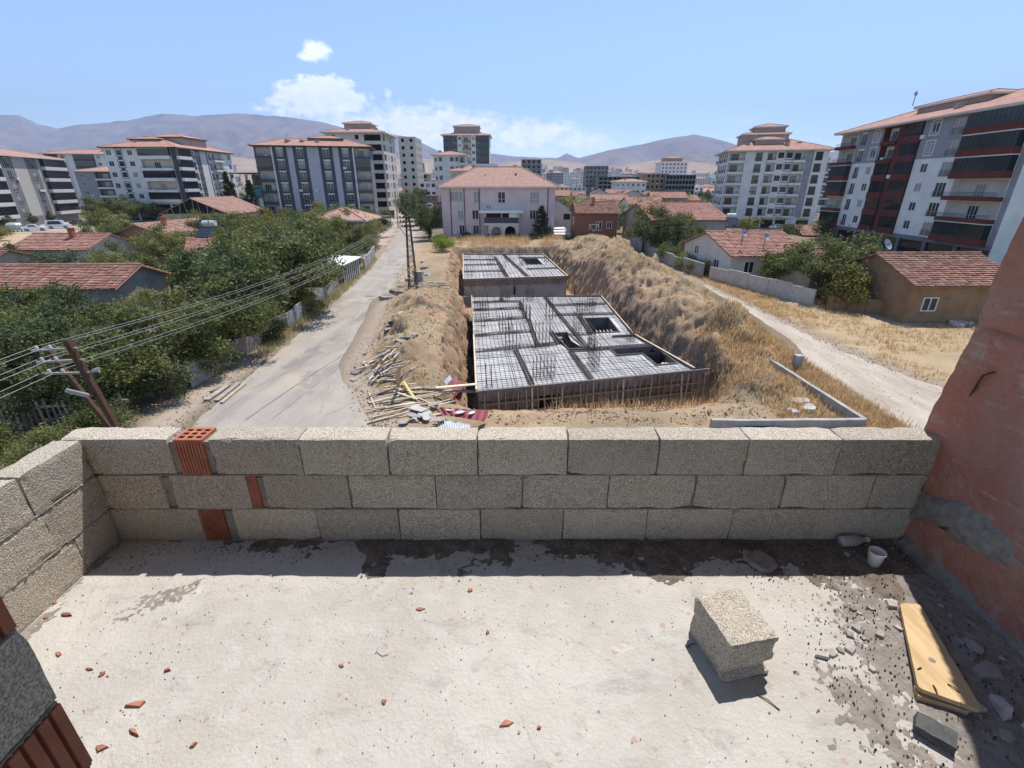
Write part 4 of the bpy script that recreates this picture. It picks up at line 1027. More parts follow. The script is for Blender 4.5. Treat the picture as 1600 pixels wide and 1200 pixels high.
for k in range(7):
    px, py = rp.gauss(612, 5), 520 + 12 * k * .0 + rp.uniform(-25, 30); p = at(px + (550 - py) * .2, py); o = link('rubber_mat', shard_mesh('rubber_mat', 1.6, .8, .03, 380 + k, m_wood_grey, 7), None, (p.x, p.y, ztop(p.x, p.y) + .03), rp.uniform(0, 6)); tag(o, 'grey sheet flattened on the road shoulder below the left bank', 'scrap', 'sheets on the road shoulder')
for k, (px, py, s, m) in enumerate(((655, 428, 2.0, m_conc_pale), (662, 420, 1.6, m_wood_grey), (648, 436, 2.2, m_conc_pale), (668, 432, 1.2, m_whsheet), (660, 410, 1.4, m_conc_pale), (640, 440, 1.8, m_wood_grey), (618, 458, 2.4, m_wood_grey), (626, 466, 2.0, m_wood_grey), (606, 470, 2.2, m_wood_grey))):
    p = at(px, py); o = link('dumped_slab', shard_mesh('dumped_slab', s, s * .6, .35, 400 + k, m, 7), None, (p.x, p.y, ztop(p.x, p.y)), .4 * k); tag(o, 'dumped slab in the rubbish heap between road and lattice pole', 'rubble', 'rubbish heap by the lattice pole')
b = MB(); p = at(655, 446); b.box(p.x - .45, p.x + .45, p.y - .4, p.y + .4, ztop(p.x, p.y), ztop(p.x, p.y) + 1.4); o = b.build('concrete_pier', m_grplaster, origin=p); tag(o, 'short grey concrete pier beside the lattice pole foot', 'pier')
# stones and clods on the spoil heaps
CL = [shard_mesh('clod', 1, 1, 1, 500 + i, mat('clod_soil', (.34, .23, .155), (.24, .165, .12), 6, 1, .6, 20, isl=.2, spec=.05), 6) for i in range(1)]
b = MB(); rc = random.Random(31)
for k in range(17000):
    zone = rc.random()
    if zone < .15: y = rc.uniform(24, 60); x = float(interp(PITR, y)) + rc.uniform(-1.1, .8)
    elif zone < .22: y = rc.uniform(24, 48); x = float(interp(PITL, y)) + rc.uniform(-.6, .9)
    elif zone < .45: y = rc.uniform(21, 48); x = rc.uniform(float(interp(RRt, y)) + .2, float(interp(PITL, y)) + .4)
    elif zone < .8: y = rc.uniform(19.5, 70); x = rc.uniform(float(interp(PITR, y)) - .3, float(interp(DL, y)) + .2)
    else: x = rc.uniform(-2, 15); y = rc.uniform(19, 23.5)
    if zone > .22 and mnoise.noise(Vector((x * .5, y * .5, 41))) < -.1: continue
    s = rc.uniform(.025, .10) * (1.8 if rc.random() < .06 else 1); z = ztop(x, y)
    P = [(x + s * rc.uniform(.5, 1) * math.cos(a), y + s * rc.uniform(.5, 1) * math.sin(a), z - s * .3) for a in (0, 1.6, 3.1, 4.7)]
    b.add(P + [(x + rc.uniform(-.3, .3) * s, y + rc.uniform(-.3, .3) * s, z + s * rc.uniform(.4, .9))], [(0, 1, 4), (1, 2, 4), (2, 3, 4), (3, 0, 4)])
for k in range(3200):                     # gravel spilled along both roads
    y = 18 + 60 * rc.random() ** 1.6; t = rc.choice((RL, RRt, RRt, DL, DR, None))
    x = (rc.uniform(float(interp(DL, y)), float(interp(DR, y))) if t is None else float(interp(t, y)) + rc.gauss(0, .45)); s = rc.uniform(.015, .06); z = max(.03, ztop(x, y))
    b.add([(x - s, y - s, z - .02), (x + s, y - s * .7, z - .02), (x + .2 * s, y + s, z - .02), (x, y, z + s * .9)], [(0, 1, 3), (1, 2, 3), (2, 0, 3)])
tag(b.build('soil_clods', MATS['clod_soil']), 'loose clods and stones over the excavated spoil heaps', 'clods', kind='stuff')
# low concrete kerb wall of the next plot
def plot_wall():
    root = thing('plot_wall', 'low concrete kerb wall forming a corner beside the dirt track', 'wall', (16.3, 19.6, 0))
    c0, c1, c2 = at(1112, 655, .55), at(1352, 655, .55), at(1197, 556, .55)
    for nm, a, q in (('wall_run', c0, c1), ('wall_run', c1, c2)):
        d = (q - a).normalized(); n = max(2, int((q - a).length / 1.2)); w = .2
        b = MB(); s = Vector((-d.y, d.x, 0)) * w / 2
        for k in range(n):
            p, r_ = a.lerp(q, k / n), a.lerp(q, (k + 1) / n); P = [p - s, r_ - s, r_ + s, p + s]; t0 = .55 + .05 * mnoise.noise(p * .7); t1 = .55 + .05 * mnoise.noise(r_ * .7)
            b.hexa([(v.x, v.y, -1.0) for v in P] + [(P[0].x, P[0].y, t0), (P[1].x, P[1].y, t1), (P[2].x, P[2].y, t1), (P[3].x, P[3].y, t0)])
        b.build(nm, m_conc, root)
    p = at(1242, 580); b = MB(); b.box(p.x - .2, p.x + .2, p.y - .2, p.y + .2, -.3, 1.0); b.build('pier', m_conc, root)
    a = at(1180, 657, .2); b = MB(); b.box(a.x - 1.1, a.x + .9, a.y - 1.0, a.y - .1, -.2, .25); b.build('manhole', m_grplaster, root)
    b = MB(); b.box(a.x - .8, a.x + .5, a.y - .8, a.y - .25, .245, .256); b.build('manhole_opening', m_dark, root)
plot_wall()
for k, (px, py, s, m) in enumerate(((1250, 632, 1.5, m_conc_pale), (1262, 640, 1.2, m_conc_pale), (1238, 645, 1.0, m_conc_pale), (1310, 612, 1.6, m_conc_pale), (1325, 620, 1.4, m_conc), (1300, 604, .9, m_conc), (1380, 660, .8, m_conc_pale), (1335, 628, 1.0, m_wood_grey))):
    p = at(px, py); o = link('cement_lump', shard_mesh('cement_lump', s, s * .7, .16, 600 + k, m, 9), None, (p.x, p.y, ztop(p.x, p.y) - .02), k); tag(o, 'spilled pale concrete lump by the low kerb wall corner', 'rubble', 'concrete lumps by the kerb wall')
# ---------------------------------------------------------------- dry grass
def grass(name, label, n, pick, hmin, hmax, m, seed, blades=6, spread=.12):
    b = MB(); r = random.Random(seed)
    while n > 0:
        q = pick(r)
        n -= 1
        if q is None: continue
        x, y, s = q; z = ztop(x, y) - .03
        for k in range(blades):
            a = r.uniform(0, 6.28); h = r.uniform(hmin, hmax) * s; w = .012 + .012 * r.random(); ln = r.uniform(.15, .7) * h
            bx, by = x + r.gauss(0, spread), y + r.gauss(0, spread); ca, sa = math.cos(a), math.sin(a)
            b.v += [(bx - sa * w, by + ca * w, z), (bx + sa * w, by - ca * w, z), (bx + ca * ln, by + sa * ln, z + h)]
            q0 = len(b.v) - 3; b.f.append((q0, q0 + 1, q0 + 2)); b.m.append(0)
    o = b.build(name, m); tag(o, label, 'grass', kind='stuff'); return o
def leafmat(name, c1, c2, var, tr, scale=1.5):
    def fn(nt, N, L, b):
        g = NG(nt); c = g.mix(g.rng(g.noise(scale, 3), .35, .65), c1, c2)
        hs = N.new('ShaderNodeHueSaturation'); L.new(c, hs.inputs['Color']); L.new(g.rng(g.g.outputs['Random Per Island'], 0, 1, 1 - var, 1 + var), hs.inputs['Value']); L.new(g.rng(g.g.outputs['Random Per Island'], 0, 1, .485, .51), hs.inputs['Hue'])
        L.new(hs.outputs[0], b.inputs['Base Color'])
        t = N.new('ShaderNodeBsdfTranslucent'); L.new(hs.outputs[0], t.inputs[0]); mx = N.new('ShaderNodeMixShader'); mx.inputs[0].default_value = tr
        L.new(b.outputs[0], mx.inputs[1]); L.new(t.outputs[0], mx.inputs[2]); L.new(mx.outputs[0], N['Material Output'].inputs[0])
    return node_mat(name, fn, .6, .25)
m_dry = leafmat('dry_grass', (.66, .47, .25), (.52, .36, .18), .3, .5)
m_dryg = leafmat('greying_weeds', (.46, .38, .20), (.34, .31, .16), .35, .45)
def pk_mound(r):
    y = r.uniform(24, 88); x = r.uniform(float(interp(PITR, y)) + 1.5, float(interp(DL, y)) + .3)
    if fbm(np.array(x * .22), np.array(y * .22), 21) + .6 * fbm(np.array(x * .9), np.array(y * .9), 23) > -.03: return None
    return x, y, .8 + .3 * y / 60
grass('dry_grass', 'straw coloured grass over the spoil heap right of the pit', 12000, pk_mound, .05, .26, m_dry, 1)
def pk_field(r):
    y = 18 + 36 * r.random() ** 1.3; x = r.uniform(float(interp(DR, y)) + .2, 44)
    if fbm(np.array(x * .3), np.array(y * .3), 33) < -.22: return None
    return x, y, 1
grass('dry_grass', 'straw coloured grass over the open plot beyond the dirt track', 9000, pk_field, .10, .36, m_dry, 2)
def pk_kerb(r):
    y = r.uniform(17.5, 31)
    x = r.choice((r.uniform(16.3, float(interp(DL, y)) + .6), r.uniform(12.5, 16.2), r.gauss(16.6, .5)))
    return x, y, 1.15
grass('dry_grass', 'tall straw grass either side of the low kerb wall', 6000, pk_kerb, .1, .42, m_dry, 3)
def pk_left(r):
    y = r.uniform(23, 50); x = r.uniform(float(interp(RRt, y)) + 1, float(interp(PITL, y)) + .3)
    if fbm(np.array(x * .5), np.array(y * .5), 37) < 0: return None
    return x, y, .8
grass('dry_grass', 'sparse straw grass on the bank between road and pit', 3200, pk_left, .08, .3, m_dry, 4)
def pk_back(r):
    x, y = r.uniform(-13, 9), r.uniform(84, 95)
    return None if fbm(np.array(x * .5), np.array(y * .5), 51) < -.05 else (x, y, 1.5)
grass('weeds', 'tangled weeds along the pit end below the pink house', 2400, pk_back, .2, .95, m_dry, 5, 7, .3)
def pk_front(r):
    x = 2 + 12 * r.random() ** .7; return x, SA.y + .22 * (x - SA.x) - r.uniform(.7, 2.8), 1
grass('weeds', 'dry thistles and weeds before the deck formwork studs', 260, pk_front, .1, .8, m_dry, 6, 5, .25)
def pk_road(r):
    y = r.uniform(28, 72); return float(interp(RL, y)) - .4 + r.gauss(0, .35), y, 1
grass('weeds', 'dry verge weeds along the garden side of the asphalt road', 1500, pk_road, .15, .6, m_dryg, 7)
def pk_track(r):
    y = r.uniform(38, 70); return float(interp(DR, y)) + r.uniform(.2, 3.2), y, 1
grass('dry_grass', 'straw grass verge between dirt track and garden wall', 2200, pk_track, .1, .4, m_dry, 8)
# ================================================================ apartment buildings
m_atticw = mat('attic_cladding', (.40, .335, .30), (.31, .25, .225), .6, .9)
WC = {}
def win_mesh(w, h, kind):
    k = (round(w, 2), round(h, 2), kind)
    if k in WC: return WC[k]
    t = .07; fm = m_frame_d if kind in 'dD' else m_frame_w
    b = MB(); y0, y1 = .03, .10
    b.box(-w / 2, w / 2, y0, y1, 0, t); b.box(-w / 2, w / 2, y0, y1, h - t, h); b.box(-w / 2, -w / 2 + t, y0, y1, t, h - t); b.box(w / 2 - t, w / 2, y0, y1, t, h - t)
    n = 1 if w < .9 else (2 if w < 1.75 else 3)
    for i in range(1, n): x = -w / 2 + w * i / n; b.box(x - t * .5, x + t * .5, y0, y1, t, h - t)
    if h > 1.9: b.box(-w / 2 + t, w / 2 - t, y0 + .005, y1, h * .34, h * .34 + t * .7)
    g = MB(); g.quad((-w / 2 + .03, .09, .03), (w / 2 - .03, .09, .03), (w / 2 - .03, .09, h - .03), (-w / 2 + .03, .09, h - .03))
    WC[k] = (b.mesh('window', fm), g.mesh('pane', m_glass), g.mesh('pane', m_glass_c)); return WC[k]
def rail_mesh(w, h=.95):
    k = ('rail', round(w, 2), h)
    if k not in WC:
        b = MB(); b.box(-w / 2, w / 2, -.03, .02, h - .05, h); b.box(-w / 2, w / 2, -.03, .02, .05, .09)
        n = max(2, int(w / .28))
        for i in range(n + 1): x = -w / 2 + .02 + (w - .04) * i / n; b.box(x - .018, x + .018, -.02, .01, .09, h - .05)
        WC[k] = b.mesh('railing', m_frame_d)
    return WC[k]
def glaze_mesh(w, h, gm):
    k = ('gl', round(w, 2), round(h, 2), gm.name)
    if k not in WC:
        b = MB(); n = max(2, int(w / .75)); t = .05
        b.box(-w / 2, w / 2, -.03, .03, 0, t); b.box(-w / 2, w / 2, -.03, .03, h - t, h)
        for i in range(n + 1): x = -w / 2 + t / 2 + (w - t) * i / n; b.box(x - t / 2, x + t / 2, -.03, .03, t, h - t)
        b.box(-w / 2 + t, w / 2 - t, -.02, .025, h * .36, h * .36 + .04)
        g = MB(); g.box(-w / 2 + .02, w / 2 - .02, .0, .012, .02, h - .02)
        WC[k] = (b.mesh('glazing', m_frame_d), g.mesh('pane', gm))
    return WC[k]
class Fac:
    def __init__(s, root, p0, p1, z0, wall, mats, rnd):
        s.root = root; s.p0 = Vector((p0[0], p0[1], 0)); d = Vector((p1[0], p1[1], 0)) - s.p0; s.L = d.length; s.d = d.normalized(); s.n = Vector((s.d.y, -s.d.x, 0))
        s.z0 = z0; s.w = wall; s.mats = mats; s.r = rnd; s.ang = math.atan2(s.d.y, s.d.x)
    def pt(s, u, v, dep=0.0): p = s.p0 + s.d * u - s.n * dep; return (p.x, p.y, s.z0 + v)
    def mi(s, m):
        if m not in s.mats: s.mats.append(m)
        return s.mats.index(m)
    def quad(s, u0, u1, v0, v1, dep, m):
        if u1 - u0 < 1e-4 or v1 - v0 < 1e-4: return
        s.w.quad(s.pt(u0, v0, dep), s.pt(u1, v0, dep), s.pt(u1, v1, dep), s.pt(u0, v1, dep), s.mi(m))
    def opening(s, c, o, dep, m, rm=None, back=None):
        u0, u1, v0, v1 = c; a, b_, e, f = o; rm = s.mi(rm or m)
        s.quad(u0, u1, v0, e, 0, m); s.quad(u0, u1, f, v1, 0, m); s.quad(u0, a, e, f, 0, m); s.quad(b_, u1, e, f, 0, m)
        w = s.w
        w.quad(s.pt(a, e), s.pt(b_, e), s.pt(b_, e, dep), s.pt(a, e, dep), rm); w.quad(s.pt(a, f, dep), s.pt(b_, f, dep), s.pt(b_, f), s.pt(a, f), rm)
        w.quad(s.pt(a, e), s.pt(a, e, dep), s.pt(a, f, dep), s.pt(a, f), rm); w.quad(s.pt(b_, e, dep), s.pt(b_, e), s.pt(b_, f), s.pt(b_, f, dep), rm)
        if back: s.quad(a, b_, e, f, dep, back)
    def put(s, name, me, u, v, dep, parent=None):
        q = Vector(s.pt(u, v, dep)) - off(s.root); return link(name, me, s.root, q, s.ang)
    def window(s, u, v, dep, w, h, kind='w', curtain=None):
        f, g0, g1 = win_mesh(w, h, kind); o = s.put('window', f, u, v, dep); cu = curtain if curtain is not None else s.r.random() < (.14 if kind == 'd' else .33)
        link('pane', g1 if cu else g0, o); return o
    def obox(s, name, u0, u1, v0, v1, d0, d1, m, parent=None):   # d0..d1: how far it stands out (+) or in (-)
        b = MB(); P = [s.pt(u0, v0, -d1), s.pt(u1, v0, -d1), s.pt(u1, v0, -d0), s.pt(u0, v0, -d0), s.pt(u0, v1, -d1), s.pt(u1, v1, -d1), s.pt(u1, v1, -d0), s.pt(u0, v1, -d0)]
        b.hexa(P); return b.build(name, m, parent or s.root)
    def cell(s, kind, u0, u1, v0, v1, m, o={}):
        cw = u1 - u0; ch = v1 - v0; uc = (u0 + u1) / 2; c = (u0, u1, v0, v1)
        k = kind[0]; fk = 'd' if 'd' in kind[1:] else 'w'
        if k == 'x': s.quad(u0, u1, v0, v1, 0, m)
        elif k in 'wn':
            w = min(1.5 if k == 'w' else .75, cw * .72); h = 1.4 if k == 'w' else 1.1; sl_ = .9
            s.opening(c, (uc - w / 2, uc + w / 2, v0 + sl_, v0 + sl_ + h), .12, m); s.window(uc, v0 + sl_, 0.02, w, h, fk)
            if 'f' in kind[1:]:
                fm = o.get('frame', m_dgrey); t = .14
                b = MB()
                for (a, b_, e, f) in ((uc - w / 2 - .3, uc - w / 2 - .3 + t, v0 + .45, v1 - .2), (uc + w / 2 + .3 - t, uc + w / 2 + .3, v0 + .45, v1 - .2), (uc - w / 2 - .3 + t, uc + w / 2 + .3 - t, v1 - .2 - t, v1 - .2), (uc - w / 2 - .3 + t, uc + w / 2 + .3 - t, v0 + .45, v0 + .45 + t)):
                    P = [s.pt(a, e, -.04), s.pt(b_, e, -.04), s.pt(b_, e, .0), s.pt(a, e, .0), s.pt(a, f, -.04), s.pt(b_, f, -.04), s.pt(b_, f, .0), s.pt(a, f, .0)]; b.hexa(P)
                b.build('window_surround', fm, s.root)
        elif k == 'F':
            w = min(o.get('fw', 1.5), cw * .74); h = 2.15
            s.opening(c, (uc - w / 2, uc + w / 2, v0 + .22, v0 + .22 + h), .12, m); q = s.window(uc, v0 + .22, .02, w, h, fk)
            link('railing', rail_mesh(w + .1, .9), q, (0, -.1, 0))
            if 's' in kind[1:]: s.obox('lintel_band', uc - w / 2 - .12, uc + w / 2 + .12, v0 + .22 + h, v0 + .22 + h + .28, 0, .06, o.get('band', m_white))
        elif k in 'oO':
            w = min(1.3 if k == 'o' else 9, cw * (.6 if k == 'o' else .86)); h = 1.35 if k == 'o' else 1.9; sl_ = .9 if k == 'o' else .5
            s.opening(c, (uc - w / 2, uc + w / 2, v0 + sl_, v0 + sl_ + h), .7, m, back=m_dark)
        elif k == 's':
            a = (u0 + .25, u1 - .25, v0 + .05, v1 - .7); s.opening(c, a, .35, m, back=m_glass_b)
            s.obox('shop_front_frame', a[0], a[1], v1 - 1.5, v1 - 1.42, -.33, -.27, m_frame_d)
            if 'y' in kind[1:]: s.obox('shop_sign', a[0], a[1], v1 - .68, v1 - .1, 0, .14, o.get('sign', m_white))
        elif k == 'b':
            pm = o.get('par', m_white); pr = o.get('proj', .7)
            a = (u0 + .12, u1 - .12, v0 + .0, v1 - .32); s.opening(c, a, 1.15, m, back=o.get('bk', m))
            w = min(1.9, cw * .45); s.window(uc - cw * .08, v0 + .05, 1.02, w, 2.1, fk)
            q = s.obox('balcony', u0 + .06, u1 - .06, v0 - .16, v0 + .40, -.02, pr, pm)
            link('railing', rail_mesh(cw - .3, .62), q, Vector(s.pt(uc, v0 + .38, -pr + .1)) - off(q), s.ang)
        elif k == 'g':
            pm = o.get('par', m_white); pr = o.get('proj', .6); gm = o.get('gm', m_glass_b)
            s.quad(u0, u1, v0, v1, 0, m)
            q = s.obox('balcony', u0 + .08, u1 - .08, v0 - .14, v0 + .72, -.02, pr, pm)
            f, g = glaze_mesh(cw - .3, ch - 1.0, gm); e = link('glazing', f, q, Vector(s.pt(uc, v0 + .72, -pr + .12)) - off(q), s.ang); link('pane', g, e)
            s.obox('balcony_soffit', u0 + .1, u1 - .1, v1 - .28, v1 - .14, -.02, pr - .02, m)
            for uu in (u0 + .14, u1 - .2): s.obox('glazing_side', uu, uu + .06, v0 + .72, v1 - .28, .0, pr - .1, gm)
def roof_hip(root, c, z, ov, hgt, mroof, mfas, name='roof'):
    # c: four plan corners (front-left, front-right, back-right, back-left)
    c = [Vector((p[0], p[1], 0)) for p in c]; cen = sum(c, Vector()) / 4
    ex = (c[1] - c[0]).normalized(); ey = (c[3] - c[0]).normalized()
    L_ = (c[1] - c[0]).length; D = (c[3] - c[0]).length
    o = [c[0] - ex * ov - ey * ov, c[1] + ex * ov - ey * ov, c[2] + ex * ov + ey * ov, c[3] - ex * ov + ey * ov]
    b = MB(); b.hexa([(p.x, p.y, z - .18) for p in o] + [(p.x, p.y, z + .10) for p in o], 1)
    m_ = min(L_, D) / 2 + ov
    if L_ >= D: r0, r1 = (o[0] + o[3]) / 2 + ex * m_, (o[1] + o[2]) / 2 - ex * m_
    else: r0, r1 = (o[0] + o[1]) / 2 + ey * m_, (o[3] + o[2]) / 2 - ey * m_
    e = [(p.x, p.y, z + .104) for p in o]; r0 = (r0.x, r0.y, z + hgt); r1 = (r1.x, r1.y, z + hgt)
    if L_ >= D: F_ = [(e[0], e[1], r1, r0), (e[1], e[2], r1), (e[2], e[3], r0, r1), (e[3], e[0], r0)]
    else: F_ = [(e[0], e[1], r0), (e[1], e[2], r1, r0), (e[2], e[3], r1), (e[3], e[0], r0, r1)]
    for f in F_: b.add(f, [tuple(range(len(f)))], 0)
    ro = b.build(name, [mroof, mfas], root)
    b = MB()
    for a, q in ((e[0], r0), (e[1], r1 if L_ >= D else r0), (e[2], r1), (e[3], r0 if L_ >= D else r1), (r0, r1)): b.tube([a, q], .13, 5)
    b.build('ridge_tiles', mroof, ro); return ro
def apartment(name, label, p0, p1, depth, z0, floors, fh, front, right=None, left=None, ground=None, gh=3.2, wall=None, roof=m_roof_far, fascia=None, ov=.9, pitch=.22, opts={}, seed=1, rowm=None, attic=None, chim=3, group=None):
    p0 = Vector((p0[0], p0[1], 0)); p1 = Vector((p1[0], p1[1], 0)); d = (p1 - p0).normalized(); inw = Vector((-d.y, d.x, 0)); p2, p3 = p1 + inw * depth, p0 + inw * depth
    root = thing(name, label, 'building', ((p0 + p1 + p2 + p3) / 4 + Vector((0, 0, z0))), group=group)
    wb = MB(); mats = [wall]; r = random.Random(seed)
    H = gh + floors * fh
    for (a, q, cols) in ((p0, p1, front), (p1, p2, right), (p3, p0, left)):
        F = Fac(root, a, q, z0, wb, mats, r)
        if not cols: F.quad(0, F.L, 0, H, 0, wall); continue
        tot = sum(c[0] for c in cols)
        gcols = ground if (ground and a == p0) else None
        if gcols:
            gt = sum(c[0] for c in gcols); u = 0
            for c in gcols: w = F.L * c[0] / gt; F.cell(c[1], u, u + w, 0, gh, c[2] if len(c) > 2 else wall, opts); u += w
        else: F.quad(0, F.L, 0, gh, 0, wall)
        for f in range(floors):
            u = 0; v = gh + f * fh
            for ci, c in enumerate(cols):
                w = F.L * c[0] / tot; kd = c[1](f) if callable(c[1]) else c[1]; m = c[2] if len(c) > 2 else wall
                if callable(m): m = m(f)
                if rowm and m is wall: m = rowm(f)
                F.cell(kd, u, u + w, v, v + fh, m, c[3] if len(c) > 3 else opts); u += w
    F = Fac(root, p2, p3, z0, wb, mats, r); F.quad(0, F.L, 0, H, 0, wall)
    wb.quad((p0.x, p0.y, z0 + H), (p1.x, p1.y, z0 + H), (p2.x, p2.y, z0 + H), (p3.x, p3.y, z0 + H), 0)
    wb.build('wall', mats, root)
    if depth > 10 and z0 + H < 30:
        F = Fac(root, p0, p1, z0, wb, mats, r)
        for k in range(r.randint(3, 6)):
            u = r.uniform(.08, .9) * F.L; f = r.randrange(floors); v = gh + f * fh + .12; F.obox('air_conditioner', u, u + .85, v, v + .6, .02, .34, m_white)
    if roof:
        hg = pitch * min((p1 - p0).length, depth) / 2 + .3
        ro = roof_hip(root, (p0, p1, p2, p3), z0 + H, ov, hg, roof, fascia or wall)
        c = (p0 + p1 + p2 + p3) / 4
        if attic:
            for (fx, fy, sx, sy, hh) in attic:
                q = p0 + (p1 - p0) * fx + inw * depth * fy; q0 = q - d * sx / 2 - inw * sy / 2; cs = [q0, q0 + d * sx, q0 + d * sx + inw * sy, q0 + inw * sy]
                b = MB(); b.hexa([(p.x, p.y, z0 + H + .2) for p in cs] + [(p.x, p.y, z0 + H + hh) for p in cs]); b.build('attic', m_atticw, root)
                roof_hip(root, cs, z0 + H + hh, .5, .22 * min(sx, sy) / 2 + .3, roof, fascia or wall, 'attic_roof')
        for k in range(chim):
            q = p0 + (p1 - p0) * r.uniform(.15, .85) + inw * depth * r.uniform(.12, .4); b = MB(); zz = z0 + H + hg * .25; s_ = .45
            b.box(q.x - s_, q.x + s_, q.y - s_, q.y + s_, zz - .4, zz + 1.1); b.box(q.x - s_ - .1, q.x + s_ + .1, q.y - s_ - .1, q.y + s_ + .1, zz + 1.1, zz + 1.25); b.build('chimney', m_conc, ro)
    return root, (p0, p1, p2, p3, H, d, inw)
alt = lambda a, b_: (lambda f: a if f % 2 else b_)
# --- white block with slate window strips, left of the grey striped block
def white_left():
    H = dict(par=m_white, proj=.9, frame=m_dgrey); gl = dict(par=m_white, proj=.9)
    st = lambda f: m_dgrey
    front = [(1.6, lambda f: 'w'), (1.9, lambda f: 'wdf' if f in (0, 1, 2, 3, 4) else 'w', m_white), (1.7, 'w'), (.7, 'x'), (5.4, lambda f: 'g' if f in (0, 2, 4) else 'b', m_offwhite, gl), (.8, 'x', m_dgrey)]
    right = [(4.2, 'g', m_grey, gl), (.5, 'x'), (1.6, 'F', m_white), (1.6, 'F', m_mgrey), (2.2, 'x', m_white), (.4, 'x', m_dgrey), (1.6, 'F', m_white), (4, 'b', m_white, gl), (2, 'x'), (2, 'w')]
    root, (p0, p1, p2, p3, H_, d, inw) = apartment('apartment_block', 'white apartment block with slate window strips and dark glazed balconies over columns', (-120.7, 155), (-99.5, 155), 30, 0, 5, 3.0, front, right, [(3, 'x'), (2, 'w'), (3, 'w'), (2, 'x')],
              ground=[(1, 's'), (1, 's'), (1, 's'), (1, 's')], gh=5.4, wall=m_white, fascia=m_frame_d, opts=H, seed=3, attic=[(.42, .35, 9, 9, 2.6), (.62, .5, 11, 12, 3.4)], chim=4, pitch=.3)
    # slate infill panels between the framed windows
    F = Fac(root, p0, p1, 0, MB(), [m_white], random.Random(1)); tot = 12.1; u = F.L * 1.6 / tot; w = F.L * 1.9 / tot
    for f in (0, 2, 3): F.obox('slate_panel', u + w / 2 - .62, u + w / 2 + .62, 5.4 + f * 3 + 2.66, 5.4 + (f + 1) * 3 + .62, .0, .03, m_dgrey)
white_left()
m_lgrey = mat('lilac_grey_render', (.44, .44, .48), (.38, .38, .42), .5, .9)
def grey_stripes():
    bal = dict(par=m_dgrey, proj=.5, bk=m_offwhite); w = m_dgrey
    front = [(3.3, lambda f: 'g' if f in (4,) else 'b', m_mgrey, bal), (.35, 'x', m_white), (2.9, 'Fs', w), (1.2, 'x', m_lgrey), (2.9, 'Fs', w), (2.4, 'x', m_lgrey), (2.9, 'Fs', w), (1.2, 'x', m_lgrey), (2.9, 'Fs', w), (.35, 'x', m_white), (3.3, lambda f: 'g' if f in (4,) else 'b', m_mgrey, bal)]
    root, q = apartment('apartment_block', 'apartment block striped in slate and pale grey with white door blinds', (-72.3, 147), (-41.6, 153), 14, 0, 6, 3.02, front, [(1, 'x', m_mgrey), (1, 'w', m_mgrey), (1, 'x', m_mgrey), (1, 'w', m_mgrey)], None,
              ground=[(1, 'x', m_mgrey), (1, 's', m_mgrey), (1, 'x', m_mgrey)], gh=2.2, wall=m_mgrey, fascia=m_frame_d, opts=dict(band=m_white, fw=1.7), seed=5, attic=[(.6, .6, 9, 6, 2.4)], chim=6, pitch=.3)
grey_stripes()
def unfinished_white():
    w = m_offwhite
    front = [(1.4, 'o'), (.9, 'x'), (1.0, 'o'), (1.8, 'O')]
    right = [(2.5, 'O'), (1, 'x'), (1.2, 'o'), (1.2, 'x'), (2, 'O'), (1, 'x'), (1.2, 'o'), (1, 'x')]
    root, q = apartment('apartment_block', 'unfinished white eight storey block with empty window openings behind the striped block', (-62, 176), (-43, 176), 18, 0, 8, 2.95, front, right, None, gh=2.6, wall=w, fascia=m_offwhite, seed=6, ov=1.2, attic=[(.5, .5, 9, 7, 3.2)], chim=2, pitch=.25, opts={})
    apartment('tower_block', 'bare unfinished tower with small square openings beside the asphalt road', (-50.5, 235), (-43, 235), 16, 0, 9, 3.0, [(1, 'o'), (1, 'o')], [(1, 'o'), (1, 'o'), (1, 'o'), (1, 'o')], None, gh=3, wall=m_conc_pale, roof=None, seed=7)
    b = MB(); 
    root2 = thing('roof_frame_building', 'low unfinished building with open roof frame and teal sheet', 'building', (-82, 165, 0))
    x0, x1, y0, y1 = -89, -70, 163, 178
    for i in range(5):
        x = x0 + (x1 - x0) * i / 4
        for y in (y0, y1): b = MB(); b.box(x - .2, x + .2, y - .2, y + .2, 0, 13.5); b.build('post', m_conc_pale, root2)
    for z in (3.3, 6.6, 9.9): b = MB(); b.box(x0 - .3, x1 + .3, y0 - .3, y1 + .3, z - .25, z); b.build('floor_slab', m_conc_pale, root2)
    b = MB(); b.box(x0, x1, y1 - 2, y1 - 1.8, 0, 13.4); b.build('back_wall', m_mgrey, root2)
    b = MB(); b.box(x0 + .3, x1 - .3, y0 + .3, y0 + .5, 3.4, 6.2); b.build('wall', m_white, root2)
    b = MB(); b.box(x0 + 5, x0 + 9, y0 - .35, y0 - .25, 7.0, 9.2); b.build('sheet', mat('teal_sheet', (.05, .28, .30), (.04, .2, .22), 1), root2)
    b = MB(); b.box(x0 - .5, x1 + .5, y0 - .5, y1 + .5, 13.5, 13.8); b.build('roof_slab', m_stud, root2)
    for i in range(9): x = x0 + (x1 - x0) * i / 8; b = MB(); b.bar((x, y0, 11), (x + .8, y0, 13.5), .14); b.build('roof_strut', m_stud, root2)
    apartment('apartment_block', 'white block with dark glazing seen between the slate stripes and the open roof frame', (-96, 215), (-76, 215), 14, 0, 5, 3, [(2, 'g', m_white, dict(par=m_dgrey)), (1, 'w'), (1, 'w'), (2, 'g', m_white, dict(par=m_dgrey))], None, None, gh=4, wall=m_white, seed=16)
unfinished_white()
